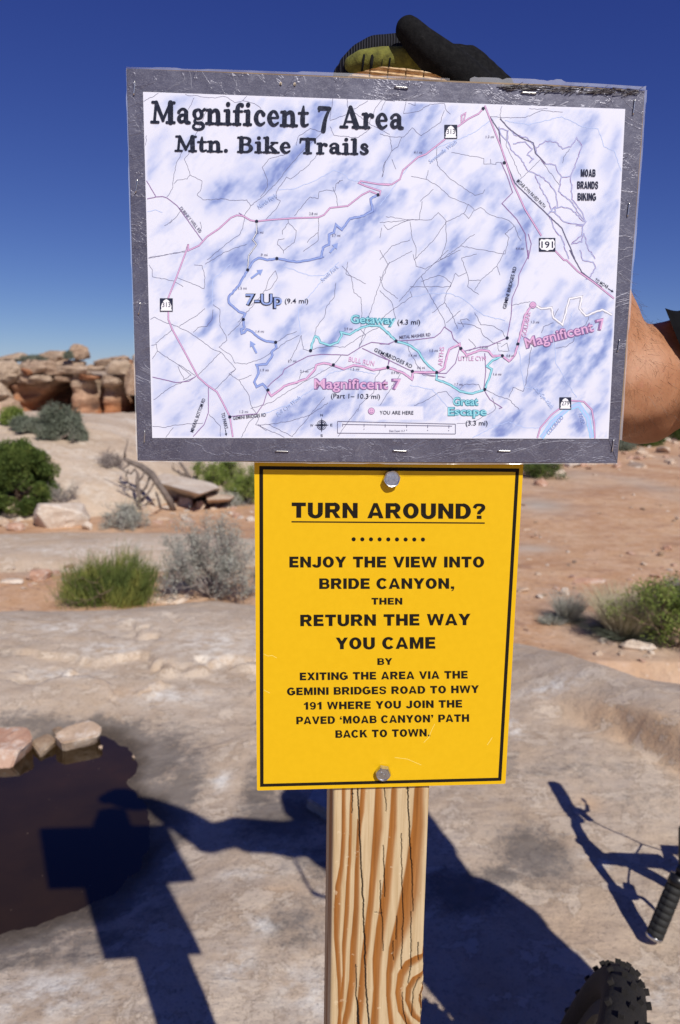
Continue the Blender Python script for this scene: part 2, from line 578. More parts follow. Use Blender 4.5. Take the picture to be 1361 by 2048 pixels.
def build_slab():
    nr, nc = 470, 430
    t = np.linspace(0, 1, nr)
    Yr = np.concatenate([np.linspace(-3.2, 1.0, 30), 1.02 * (6.6 / 1.02) ** np.linspace(0, 1, nr - 30)])
    u = np.linspace(-1, 1, nc)
    U = np.sign(u) * (np.abs(u) * 0.9 + 2.2 * np.abs(u) ** 8)
    Xg = U[None, :] * (0.35 + np.maximum(0.6, Yr)[:, None] * 0.55)
    Yg = np.repeat(Yr[:, None], nc, 1)
    Zg = slab_z(Xg, Yg)
    V = np.stack([Xg, Yg, Zg], -1).reshape(-1, 3)
    me = mesh_np('slickrock_slab', V, grid_faces(nr, nc), True)
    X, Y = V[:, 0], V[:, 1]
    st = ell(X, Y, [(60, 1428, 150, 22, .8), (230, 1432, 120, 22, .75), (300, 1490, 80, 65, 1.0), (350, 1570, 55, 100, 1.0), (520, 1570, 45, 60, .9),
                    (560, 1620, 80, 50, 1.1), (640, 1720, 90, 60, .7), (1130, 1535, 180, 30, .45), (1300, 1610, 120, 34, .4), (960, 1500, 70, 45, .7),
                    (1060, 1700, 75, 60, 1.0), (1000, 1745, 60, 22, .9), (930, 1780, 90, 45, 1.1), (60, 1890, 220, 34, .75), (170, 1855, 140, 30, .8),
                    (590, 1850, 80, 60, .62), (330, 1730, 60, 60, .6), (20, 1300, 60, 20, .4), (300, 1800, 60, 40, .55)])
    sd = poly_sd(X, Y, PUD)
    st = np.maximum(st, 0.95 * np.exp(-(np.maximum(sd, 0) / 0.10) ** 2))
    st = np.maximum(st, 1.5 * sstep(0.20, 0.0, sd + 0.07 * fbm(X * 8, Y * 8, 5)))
    pale = ell(X, Y, [(130, 1250, 60, 10, 1.1), (220, 1300, 60, 12, 1), (330, 1380, 90, 14, 1), (430, 1290, 90, 30, .9), (120, 1340, 90, 16, .8),
                      (440, 1545, 18, 16, 1.4), (530, 1850, 30, 22, 1.2), (470, 1930, 40, 40, 1.1), (80, 1980, 150, 60, .95), (640, 1990, 60, 60, .9),
                      (1100, 1395, 60, 12, 1.1), (1025, 1450, 20, 18, 1.3), (1310, 1980, 50, 30, 1.1), (1190, 1720, 30, 16, 1.0), (500, 1740, 60, 12, .8),
                      (200, 1240, 220, 30, .4), (1130, 1250, 150, 20, .35), (590, 1970, 40, 60, .7)])
    ly = np.interp(X, LX, LY)
    warm = np.exp(-((Y - ly - 0.12) / 0.14) ** 2) * sstep(0.8, 1.2, X) * 1.1
    st = st * (1 - 0.9 * np.clip(warm, 0, 1))
    warm = np.maximum(warm, ell(X, Y, [(560, 1780, 40, 12, .6), (1180, 1610, 28, 18, .7), (250, 1370, 60, 10, .5), (1150, 1860, 90, 60, .35)]))
    set_mask(me, np.clip(np.stack([st, pale, warm], 1), 0, 1.5))
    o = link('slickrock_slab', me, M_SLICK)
    setp(o, kind='structure')

    # the water itself
    k = Nt('muddy_water', 0.02, spec=0.5)
    n = k.noise(2.5, 4)
    c = k.ramp(n, [(0.35, (0.017, 0.0105, 0.004)), (0.6, (0.030, 0.0165, 0.006)), (0.75, (0.052, 0.024, 0.009))])
    c = k.mix(k.ramp(k.noise(60, 2), [(0.75, K0), (0.78, (0.5,) * 3)]), c, (0.3, 0.22, 0.15))
    k.color(c)
    k.bump(k.noise(5, 2), 0.02, 0.01)
    pts = []
    n = len(PUD)
    for i in range(n):                      # rounded outline
        p0, p1, p2, p3 = [np.array(PUD[(i + j) % n]) for j in (-1, 0, 1, 2)]
        for s in (0, .25, .5, .75):
            pts.append(0.5 * ((2 * p1) + (-p0 + p2) * s + (2 * p0 - 5 * p1 + 4 * p2 - p3) * s * s + (-p0 + 3 * p1 - 3 * p2 + p3) * s ** 3))
    bm = bmesh.new()
    cc = np.mean(pts, 0)
    vs = [bm.verts.new((p[0] + (p[0] - cc[0]) * 0.14, p[1] + (p[1] - cc[1]) * 0.14, WATER_Z + 0.0015)) for p in pts]
    f = bm.faces.new(vs)
    bmesh.ops.triangulate(bm, faces=[f])
    bmesh.ops.recalc_face_normals(bm, faces=bm.faces)
    me = bm_mesh(bm, 'puddle_water')
    if me.polygons[0].normal.z < 0:
        me.flip_normals()
    setp(link('puddle_water', me, k.m), kind='structure')


build_slab()


# domes and slabs further back: height fields that dive under the sand
def rock_mound(name, m, n=90, warm=0.15):
    cx, cy, rx, ry, h, rot, base, seed = m[:8]
    t = np.linspace(-1.14, 1.14, n)
    A, B = np.meshgrid(t, t)
    ca, sa = math.cos(rot), math.sin(rot)
    X = cx + (A * rx * ca - B * ry * sa); Y = cy + (A * rx * sa + B * ry * ca)
    V = np.stack([X, Y, mound_z(X, Y, m)], -1).reshape(-1, 3)
    me = mesh_np(name, V, grid_faces(n, n), True)
    x, y = V[:, 0], V[:, 1]
    st = np.clip(0.5 * fbm(x * 0.8 + seed, y * 0.8, 3), 0, 1) * 0.5
    pale = np.clip(fbm(x * 0.9 + seed + 4, y * 2, 3), 0, 1)
    set_mask(me, np.stack([st, pale, np.full(x.shape, warm)], 1))
    setp(link(name, me, M_SLICK), kind='structure')


rock_mound('slickrock_dome', MOUNDS[0], 130)
rock_mound('slickrock_dome', MOUNDS[1], 70)
rock_mound('low_rock_shelf', MOUNDS[2], 100)
rock_mound('far_rock_bench', MOUNDS[3], 110)


# ------------------------------------------------------------------ loose stones
def stone_mesh(name, seed, sx, sy, sz, n=18, rough=0.05, flat=0.0, sub=2, smooth=False):
    rnd = random.Random(seed)
    bm = bmesh.new()
    for i in range(n):
        v = Vector((rnd.gauss(0, 1), rnd.gauss(0, 1), rnd.gauss(0, 1))).normalized()
        v *= rnd.uniform(0.82, 1.1)
        m = max(abs(v.x), abs(v.y), abs(v.z))
        v = v.lerp(v / m * 0.85, 0.45)
        bm.verts.new((v.x, v.y, v.z))
    r = bmesh.ops.convex_hull(bm, input=bm.verts)
    bmesh.ops.delete(bm, geom=[e for e in r['geom_interior'] if isinstance(e, bmesh.types.BMVert)], context='VERTS')
    bmesh.ops.bevel(bm, geom=bm.edges[:], offset=0.07, segments=1, affect='EDGES', clamp_overlap=True)
    bmesh.ops.triangulate(bm, faces=bm.faces)
    bmesh.ops.subdivide_edges(bm, edges=bm.edges, cuts=sub, use_grid_fill=True)
    off = Vector((seed * 3.1, seed * 1.7, 0))
    for v in bm.verts:
        d = mnoise.fractal(v.co * 1.7 + off, 1.0, 2.0, 4) * rough * 2
        v.co += v.co.normalized() * d
        v.co.z = max(v.co.z, -0.75)
    for v in bm.verts:
        v.co = Vector((v.co.x * sx / 2, v.co.y * sy / 2, (v.co.z + 0.75) * sz / 1.75))
    return bm_mesh(bm, name, smooth)


def stone(px, py, w, h, mat, label, dep=None, seed=1, rz=0, tilt=(0, 0), group=None, name='stone', cat='stone', pos=None, sink=0.15, zf=None, n=18, rough=0.05, sub=2, flat=0):
    """px,py: photo point of the middle of the foot; w,h: real width and height"""
    p = pos if pos is not None else G(px, py)
    me = stone_mesh(name, seed, w, dep or w * 0.8, h, n, rough, sub=sub)
    o = link(name, me, mat)
    o.location = (p[0], p[1], p[2] - sink * h)
    o.rotation_euler = (tilt[0], tilt[1], rz)
    setp(o, label, cat, group)
    return o


def pxw(px, py, wpx):
    """real width of wpx photo pixels at the ground point under px,py"""
    p = G(px, py)
    return wpx * np.dot(np.array(p) - CAMP, [0, _cp, -_sp]) / FPX


# stones round the puddle (they stand on the slab)
def on_slab(px, py):
    q = hit_z(px, py, WATER_Z)
    return Vector((q[0], q[1], float(slab_z(q[0], q[1]))))


def shelf_stone(name, top_px, h, foot_px, mat, label, zbase, parent=None):
    """a slab of stone from the outline of its top (photo points on the level zbase+h) and of its foot"""
    tp = [hit_z(x, y, zbase + h + dz) for x, y, dz in top_px]
    ft = [hit_z(x, y, zbase) for x, y in foot_px]
    bm = bmesh.new()
    T = [bm.verts.new(p) for p in tp]; B = [bm.verts.new((p[0], p[1], zbase - 0.01)) for p in ft]
    bm.faces.new(T); bm.faces.new(B[::-1])
    n = len(T)
    for i in range(n):
        bm.faces.new((T[i], B[i], B[(i + 1) % n], T[(i + 1) % n]))
    bmesh.ops.recalc_face_normals(bm, faces=bm.faces)
    bmesh.ops.triangulate(bm, faces=bm.faces)
    bmesh.ops.bevel(bm, geom=bm.edges[:], offset=0.006, segments=2, affect='EDGES', clamp_overlap=True)
    bmesh.ops.triangulate(bm, faces=bm.faces)
    bmesh.ops.subdivide_edges(bm, edges=[e for e in bm.edges if e.calc_length() > 0.03], cuts=3, use_grid_fill=True)
    bm.normal_update()
    for v in bm.verts:
        v.co += v.normal * 0.006 * mnoise.fractal(v.co * 14, 1.0, 2.0, 4)
    c = sum((v.co for v in bm.verts), Vector()) / len(bm.verts)
    for v in bm.verts:
        v.co -= c
    o = link(name, bm_mesh(bm, name), mat)
    o.location = c
    setp(o, label, 'stone')
    return o


zb = WATER_Z
shelf_stone('stone', [(-40, 1462, 0), (0, 1453, 0), (58, 1455, 0), (66, 1478, -.01), (38, 1502, -.02), (-40, 1500, -.02)], 0.085,
            [(-50, 1500), (0, 1478), (60, 1484), (64, 1500), (18, 1545), (-50, 1560)], M_ROCK_PINK,
            'pink slab of stone at the left edge of the photo, lying in the muddy puddle', zb - 0.01)
shelf_stone('stone', [(62, 1482, -.01), (98, 1464, 0), (112, 1480, -.004), (80, 1508, -.02)], 0.04,
            [(66, 1494), (100, 1478), (115, 1488), (82, 1516)], M_ROCK_BROWN,
            'small square brown stone between two bigger stones at the puddle edge', zb)
shelf_stone('stone', [(108, 1468, 0), (140, 1448, .006), (178, 1438, .01), (206, 1455, 0), (200, 1470, -.01), (124, 1486, -.012)], 0.065,
            [(112, 1490), (140, 1474), (180, 1462), (200, 1474), (192, 1488), (127, 1504)], M_ROCK_TAN,
            'angular cream stone, rightmost of the three stones at the puddle edge', zb - 0.004)
shelf_stone('stone', [(104, 1452, 0), (124, 1450, 0), (130, 1458, 0), (112, 1466, 0)], 0.018,
            [(100, 1458), (124, 1454), (132, 1462), (110, 1472)], M_ROCK_BROWN,
            'flat brown chip lying behind the cream stone of the puddle', zb + 0.012)
for i, (px, py, r, lab) in enumerate([(202, 1497, 4.0, 'tiny orange pebble in the water below the cream stone'),
                                      (268, 1516, 3.2, 'tiny orange pebble on the right shore of the puddle')]):
    c = hit_z(px, py, WATER_Z)
    o = link('pebble', stone_mesh('pebble', 40 + i, .018 * r / 4, .016 * r / 4, .012, 12, .04, sub=1), M_ROCK_TAN)
    o.location = (c[0], c[1], WATER_Z + 0.001)
    setp(o, lab, 'pebble')

# weathered plank lying behind the post
o = shelf_stone('wooden_plank', [(612, 1598, 0), (640, 1552, 0), (780, 1590, 0), (745, 1672, 0)], 0.045,
                [(612, 1612), (640, 1566), (780, 1604), (745, 1690)], simple('weathered_plank', (.36, .33, .31), .85, var=.25, scale=30, bump=.4, bscale=90, bd=.003),
                'grey weathered plank lying in the shade directly behind the wooden post', float(slab_z(*hit_z(660, 1640, 0.0)[:2])) + .004)
o['category'] = 'plank'
# boulders and stones on the sand, left of the signpost
p = G(108, 1056)
o = link('boulder', stone_mesh('boulder', 12, .66, .6, .37, 22, .045, sub=3), M_ROCK_PALE)
o.location = (p.x, p.y + .15, p.z - .06); o.rotation_euler = (0.05, 0.08, 0.4)
setp(o, 'rounded pink and white boulder lying in front of the dark green juniper', 'boulder')
stone(175, 1060, .13, .10, M_ROCK_PALE, 'small white stone at the right foot of the pink boulder', seed=5)
stone(32, 1060, .22, .10, M_ROCK_PINK, 'pinkish stone lying left of the pink boulder by the juniper', seed=15)
stone(8, 1052, .18, .10, M_ROCK_TAN, 'tan stone at the left photo edge under the juniper', seed=16)
# flat fallen slabs by the dead tree
zt = GZ
o = shelf_stone('fallen_slab', [(300, 950, 0), (330, 946, .03), (425, 965, .02), (440, 975, 0), (400, 988, 0), (318, 966, 0)], 0.24,
                [(318, 990), (335, 975), (425, 985), (440, 990), (385, 1001), (330, 1000)], M_ROCK_PALE,
                'long flat sandstone slab with a pale top behind the dead branches', float(G(380, 1000).z))
o['category'] = 'rock slab'
o = shelf_stone('fallen_slab', [(405, 972, 0), (438, 968, 0), (470, 992, -.03), (462, 998, -.04), (415, 1000, -.03)], 0.16,
                [(408, 995), (438, 985), (470, 1000), (460, 1006), (415, 1010)], M_ROCK_TAN,
                'small tilted orange slab at the right end of the long flat slab', float(G(430, 1005).z))
o['category'] = 'rock slab'
stone(300, 1028, .30, .12, M_ROCK_TAN, 'flat tan stone at the foot of the dead branches', seed=21, dep=.16)
stone(368, 1012, .26, .12, M_ROCK_PALE, 'pale brick shaped stone under the long flat slab', seed=22, dep=.14)
stone(402, 1018, .13, .13, M_ROCK_TAN, 'small round tan stone right of the dark stump', seed=23)
stone(80, 1158, .22, .09, M_ROCK_PINK, 'pink stone lying on the bright sand left of the green bush', seed=31)
stone(25, 1166, .20, .05, M_ROCK_PALE, 'flat white stone on the sand at the left photo edge', seed=32, dep=.14)
stone(140, 1136, .10, .05, M_ROCK_BROWN, 'small brown stone on the rock shelf above the green bush', seed=33)
stone(335, 1203, .42, .06, M_ROCK_TAN, 'flat tan stone between the green bush and the grey sagebrush', seed=34, dep=.22, rough=.03)
# right of the signpost
stone(1130, 1189, .085, .07, M_ROCK_PALE, 'small white stone standing alone above the small grey grass tuft', seed=41)
stone(1178, 1166, .30, .045, M_ROCK_PINK, 'long flat pink stone lying on the red dirt', seed=42, dep=.10, rough=.03)
stone(1117, 955, .26, .17, M_ROCK_PALE, 'whitish stone under the bottom right corner of the map board', seed=43)
stone(1082, 972, .24, .14, M_ROCK_PINK, 'pinkish stone on the dirt right of the dark shrub by the yellow sign', seed=44)
stone(1335, 1100, .10, .06, M_ROCK_PINK, 'pink stone on the dirt above the green shrub at the right', seed=45)
stone(1322, 1112, .07, .05, M_ROCK_BROWN, 'dark brown stone beside the pink stone above the green shrub', seed=46)
stone(1275, 1296, .24, .07, M_ROCK_PALE, 'pale crusty stone between the bunchgrass and the slickrock edge', seed=47, dep=.12)
stone(1232, 1276, .20, .06, M_ROCK_TAN, 'tan crusty stone in front of the large bunchgrass', seed=48, dep=.12)
stone(1046, 1185, .12, .04, M_ROCK_TAN, 'thin tan stone on the dirt touching the right edge of the yellow sign', seed=49, dep=.07)

prot = [stone_mesh('small_stone', 60 + i, 1, .8, .6, 14, .05, sub=1) for i in range(8)]
rnd = random.Random(5)


def scatter(n, xr, yr, smin, smax, label, group, mats, avoid=None):
    k = 0
    while k < n:
        px = rnd.uniform(*xr); py = yr[0] + (yr[1] - yr[0]) * rnd.random() ** 1.2
        if avoid and avoid(px, py):
            continue
        p = G(px, py)
        me = rnd.choice(prot)
        key = me.name + mats[0].name
        o = bpy.data.objects.new('small_stone', me)
        COL.objects.link(o)
        if not me.materials:
            me.materials.append(mats[0])
        o.material_slots[0].link = 'OBJECT'
        o.material_slots[0].material = rnd.choice(mats)
        s = rnd.uniform(smin, smax)
        o.scale = (s * rnd.uniform(.8, 1.5), s, s * rnd.uniform(.5, .9))
        o.location = (p.x, p.y, p.z - 0.12 * s)
        o.rotation_euler = (rnd.uniform(-.2, .2), rnd.uniform(-.2, .2), rnd.uniform(0, 6.28))
        cn = {'tan_stone': 'tan', 'pink_stone': 'pink', 'pale_stone': 'whitish', 'brown_stone': 'brown'}[o.material_slots[0].material.name]
        f = (px - xr[0]) / (xr[1] - xr[0])
        where = 'left' if f < .34 else ('middle' if f < .67 else 'right')
        up = 'far' if py < (yr[0] + yr[1]) / 2 else 'near'
        setp(o, f'{cn} {label}, {where} {up} part', 'stone', f'{group}, {cn}, {where} {up} part')
        k += 1


SM = [M_ROCK_TAN, M_ROCK_PINK, M_ROCK_PALE]
scatter(110, (1030, 1420), (872, 938), .10, .42, 'stone in the rubble strip behind the red dirt', 'rubble stones behind the red dirt', SM)
scatter(90, (1045, 1361), (940, 1235), .02, .085, 'small stone on the red dirt', 'small stones on the red dirt', SM + [M_ROCK_BROWN])
scatter(40, (290, 505), (1000, 1056), .05, .16, 'small stone in the rubble by the dead branches', 'rubble stones by the dead branches', SM)
scatter(16, (0, 330), (1140, 1200), .03, .09, 'small stone on the sand left of the bush', 'small stones on the left sand', SM)
scatter(12, (0, 60), (1040, 1064), .05, .12, 'small stone below the juniper', 'small stones below the juniper', SM)
scatter(10, (1190, 1361), (1270, 1330), .04, .10, 'small stone under the right shrubs', 'small stones under the right shrubs', SM)


# ------------------------------------------------------------------ the cliff
CY = 34.0


def CW(px, py, Y=CY):
    q = ray(px, py)
    return CAMP + q * (Y / q[1])


def build_cliff():
    root = empty('rock_cliff', (-11, CY, -0.6))
    setp(root, 'layered sandstone cliff with an orange alcove wall and pale boulders stacked on top', 'cliff')
    # the wall: a grid in the photo's x and height, pushed in and out
    nc, nr = 360, 90
    pxs = np.linspace(-420, 900, nc)
    zs = np.linspace(-1.2, 1, nr)
    top_px = np.interp(pxs, [-420, 0, 60, 150, 200, 300, 900], [735, 752, 742, 746, 752, 748, 745])
    foot_px = np.interp(pxs, [-420, 0, 60, 150, 270, 500, 900], [845, 845, 850, 842, 826, 822, 820])
    V = []; C = []
    # depth in metres towards the viewer as a function of photo x
    for j in range(nr):
        v = j / (nr - 1)                       # 0 foot, 1 top
        for i in range(nc):
            px = pxs[i]
            py = foot_px[i] + (top_px[i] - foot_px[i]) * min(1, v / 0.82)
            q = CW(px, py)
            X, Z = q[0], q[2]
            n1 = mnoise.fractal(Vector((X * .5, Z * .8, 1)), 1, 2, 5)
            # buttresses
            b = 0.0
            b += 0.5 * math.exp(-((px - 40) / 16) ** 2)
            b += 0.9 * math.exp(-((px - 172) / 24) ** 4)
            b += 0.7 * math.exp(-((px - 226) / 20) ** 4)
            b -= 0.7 * math.exp(-((px - 205 - (0.5 - v) * 14) / 5) ** 2)
            b -= 1.6 * math.exp(-((px - 256) / 11) ** 2) * (v < .75)
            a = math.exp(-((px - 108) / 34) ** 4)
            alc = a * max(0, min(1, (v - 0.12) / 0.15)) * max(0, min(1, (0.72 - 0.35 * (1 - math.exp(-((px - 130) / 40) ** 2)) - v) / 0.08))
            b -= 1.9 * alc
            b += 0.9 * max(0, 0.22 - v) * 3 * (1 if px < 150 else .6)
            b += -0.9 * math.exp(-((px - 14) / 14) ** 2) * (0.25 < v < .8)
            if px > 290 or px < -20:
                b += 0.9 * math.sin(px * 0.045) * (0.6 + .4 * v) - 1.0 * max(0, math.sin(px * 0.021 + 1)) * (v < .6)
            b += 0.35 * n1 + 0.12 * math.sin(Z * 9 + n1 * 2)
            back = 0
            if v > 0.82:
                back = (v - 0.82) * 40
                Z += (v - 0.82) * 0.5
            V.append((X, CY - b + back, Z))
            red = max(0.0, min(1, 1.35 - v * 1.7 + 0.5 * n1))
            if 140 < px < 200: red *= 0.75
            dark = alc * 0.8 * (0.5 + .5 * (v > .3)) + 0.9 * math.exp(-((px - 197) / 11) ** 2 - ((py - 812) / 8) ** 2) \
                + 0.8 * math.exp(-((px - 172) / 14) ** 2 - ((py - 762) / 6) ** 2) + .8 * math.exp(-((px - 113) / 7) ** 2 - ((py - 774) / 6) ** 2)  # alcove shade painted into the mask, plus three dark spots
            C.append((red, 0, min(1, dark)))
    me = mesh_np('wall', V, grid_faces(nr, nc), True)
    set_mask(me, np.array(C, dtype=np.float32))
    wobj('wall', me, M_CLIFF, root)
    # boulders piled along the rim: (px, foot py, width px, height px, redness)
    caps = [(12, 770, 80, 44), (60, 768, 66, 22), (28, 724, 70, 16), (-40, 765, 70, 50), (-80, 730, 90, 30), (75, 748, 74, 26), (52, 758, 30, 20), (110, 738, 70, 16), (108, 722, 62, 20),
            (160, 720, 42, 28), (140, 735, 70, 14), (150, 748, 80, 16), (108, 750, 60, 16), (84, 764, 52, 13), (195, 742, 60, 12), (128, 763, 46, 12), (60, 750, 34, 14), (128, 748, 30, 12), (218, 731, 56, 13), (240, 750, 54, 28),
            (222, 772, 46, 20), (180, 760, 44, 12), (254, 740, 40, 26), (270, 790, 44, 60), (238, 728, 44, 16), (300, 745, 70, 40), (8, 800, 46, 34), (20, 850, 60, 50), (345, 735, 80, 30), (400, 750, 90, 50), (470, 745, 80, 30), (540, 750, 90, 36)]
    rr = random.Random(4)
    for i, (px, py, w, h) in enumerate(caps):
        Y = CY - 0.4 + (0.6 if py < 745 else -0.3) + rr.uniform(-.3, .3)
        if py > 795: Y -= 1.0
        c = CW(px, py, Y)
        sc = Y / FPX / 0.985
        me = stone_mesh('cap_boulder', 100 + i, w * sc, max(1.0, w * sc * .6), h * sc * 1.12, 26, .09, sub=3, smooth=True)
        n = len(me.vertices)
        red = 0.9 if i in (22, 16, 21) else rr.uniform(0, .25)
        set_mask(me, np.tile(np.array([[red, 0, 0.15 * rr.random()]], dtype=np.float32), (n, 1)))
        o = link('cap_boulder', me, M_CLIFF)
        o.location = (c[0], c[1], c[2])
        o.rotation_euler = (0, rr.uniform(-.06, .06), rr.uniform(-.3, .3))
        world_parent(o, root)


build_cliff()


def build_mesa():
    nc, nr = 260, 26
    xs = np.linspace(-30, 170, nc)
    V = []; C = []
    for j in range(nr):
        v = j / (nr - 1)
        for x in xs:
            prof = 10.6 * (1 / (1 + math.exp(-(x - 28) / 6))) + 0.9 * mnoise.fractal(Vector((x * .07, 3, 0)), 1, 2, 5) + 0.15
            n = mnoise.fractal(Vector((x * .12, v * 2, 5)), 1, 2, 4)
            st = [0, .35, .45, .9, 1][min(4, int(v * 4.999))]
            z = -2 + (prof + 2) * v
            yy = 128 - (1 - v) * 16 * (1 + .3 * n) - 2.5 * n + (12 * max(0, v - .92) * 12)
            V.append((x, yy, z)); C.append((0.35 + .3 * n, 0, .1))
    me = mesh_np('distant_mesa', V, grid_faces(nr, nc), True)
    set_mask(me, np.clip(np.array(C, dtype=np.float32), 0, 1))
    setp(link('distant_mesa', me, M_CLIFF), kind='structure')


build_mesa()


# ------------------------------------------------------------------ plants
def leaf_mat(name, c1, c2, c3, scale=3.0, trans=0.15):
    k = Nt(name, 0.75, spec=0.2)
    k.color(k.ramp(k.noise(scale, 4, 0.6), [(0.32, c1), (0.5, c2), (0.68, c3)]))
    try:
        k.b.inputs['Transmission Weight'].default_value = 0
        k.b.inputs['Subsurface Weight'].default_value = 0
    except Exception:
        pass
    return k.m


M_JUN = leaf_mat('juniper_green', (0.035, 0.055, 0.012), (0.07, 0.105, 0.022), (0.13, 0.16, 0.035), 9)
M_EPH = leaf_mat('bright_stem_green', (0.055, 0.08, 0.022), (0.115, 0.145, 0.035), (0.27, 0.26, 0.06), 7)
M_SAGE = leaf_mat('sage_grey', (0.20, 0.205, 0.175), (0.33, 0.33, 0.285), (0.47, 0.455, 0.40), 14)
M_SAGED = leaf_mat('dark_sage', (0.09, 0.105, 0.075), (0.15, 0.17, 0.125), (0.23, 0.245, 0.19), 4)
M_DRY = leaf_mat('dry_twig', (0.16, 0.125, 0.11), (0.25, 0.21, 0.19), (0.36, 0.31, 0.28), 12)
M_GRASS = leaf_mat('bunchgrass_straw', (0.26, 0.25, 0.14), (0.46, 0.42, 0.28), (0.66, 0.60, 0.45), 12)
M_SHRUBG = leaf_mat('shrub_green', (0.075, 0.11, 0.022), (0.15, 0.20, 0.04), (0.27, 0.31, 0.08), 9)
M_WOODD = simple('dead_wood', (0.17, 0.135, 0.115), 0.9, var=.4, scale=14, bump=.6, bscale=60, bd=.01)
M_BARK = simple('bark', (0.15, 0.10, 0.07), 0.95, var=.4, scale=20, bump=.6, bscale=80, bd=.006)


def unit(v):
    return v / np.maximum(1e-9, np.linalg.norm(v, axis=-1, keepdims=True))


def blades_mesh(name, base, direc, length, width, rng, bend=0.2, seg=3):
    """thin tapering blades (3 quads each): base (n,3), direc (n,3) unit"""
    n = len(base)
    side = unit(np.cross(direc, unit(rng.normal(size=(n, 3)))))
    out = direc * 1.0
    out[:, 2] = 0
    pts = []
    for s in range(seg + 1):
        t = s / seg
        c = base + direc * (length * t)[:, None] + out * (bend * length * t * t)[:, None]
        c[:, 2] -= (bend * 0.5 * length * t * t)
        w = (width * (1 - 0.85 * t))[:, None]
        pts.append(c - side * w); pts.append(c + side * w)
    V = np.stack(pts, 1).reshape(-1, 3)
    F = []
    k = 2 * (seg + 1)
    b = np.arange(n)[:, None] * k
    for s in range(seg):
        F.append(np.concatenate([b + 2 * s, b + 2 * s + 1, b + 2 * s + 3, b + 2 * s + 2], 1))
    return mesh_np(name, V, np.concatenate(F), False)


def leaves_mesh(name, cent, size, rng, aspect=0.45, up=0.0, direc=None):
    n = len(cent)
    a = unit(rng.normal(size=(n, 3)) if direc is None else direc + 0.5 * rng.normal(size=(n, 3)))
    a[:, 2] += up; a = unit(a)
    b = unit(np.cross(a, unit(rng.normal(size=(n, 3)))))
    s = (size * rng.uniform(.6, 1.3, n))[:, None]
    V = np.stack([cent - a * s, cent + b * s * aspect, cent + a * s, cent - b * s * aspect], 1).reshape(-1, 3)
    F = np.arange(4 * n).reshape(-1, 4)
    return mesh_np(name, V, F, False)


def tube_mesh(name, chains, sides=7, noise=0.0, smooth=True):
    """chains: lists of (x,y,z,r)"""
    bm = bmesh.new()
    for ch in chains:
        pts = [Vector(c[:3]) for c in ch]; rr = [c[3] for c in ch]
        rings = []
        ref = Vector((0.3, 0.2, 0.93))
        for i, p in enumerate(pts):
            d = (pts[min(i + 1, len(pts) - 1)] - pts[max(i - 1, 0)]).normalized()
            x = d.cross(ref)
            if x.length < 0.05: x = d.cross(Vector((1, 0, 0)))
            x.normalize(); y = d.cross(x)
            ring = []
            for k in range(sides):
                a = 2 * math.pi * k / sides
                q = (x * math.cos(a) + y * math.sin(a)) * rr[i]
                if noise: q *= 1 + noise * mnoise.noise((p + q) * 18 + Vector((k, 0, 0)))
                ring.append(bm.verts.new(p + q))
            rings.append(ring)
        for i in range(len(rings) - 1):
            for k in range(sides):
                bm.faces.new((rings[i][k], rings[i][(k + 1) % sides], rings[i + 1][(k + 1) % sides], rings[i + 1][k]))
        bm.faces.new(rings[0][::-1]); bm.faces.new(rings[-1])
    return bm_mesh(bm, name, smooth)


def twig_tree(rng, n_main, height, spread, sub=5, r0=0.006, levels=2, up=0.8):
    """random branching sticks from the origin; returns chains and tips"""
    chains = []; tips = []

    def grow(p, d, L, r, lev):
        ch = [(*p, r)]
        q = p.copy(); dd = d.copy()
        ns = 4
        for s in range(ns):
            dd = unit(dd + 0.28 * rng.normal(size=3) + np.array([0, 0, 0.06]))
            q = q + dd * L / ns
            ch.append((*q, r * (1 - 0.75 * (s + 1) / ns)))
            if lev > 0:
                for _ in range(sub if s > 0 else 1):
                    if rng.rand() < .6:
                        grow(q.copy(), unit(dd + 0.75 * rng.normal(size=3) + np.array([0, 0, .2])), L * rng.uniform(.3, .55), r * .5, lev - 1)
        chains.append(ch); tips.append((q, dd)); tips.append(((np.array(ch[-2][:3]) + q) / 2, dd))
    for _ in range(n_main):
        a = rng.rand() * 6.283; e = rng.uniform(.25, 1.0)
        d = unit(np.array([math.cos(a) * (1.1 - e * .7) * spread, math.sin(a) * (1.1 - e * .7) * spread, up * e + .15]))
        grow(np.array([math.cos(a) * .03, math.sin(a) * .03, 0.0]), d, height * rng.uniform(.75, 1.05), r0, levels)
    return chains, tips


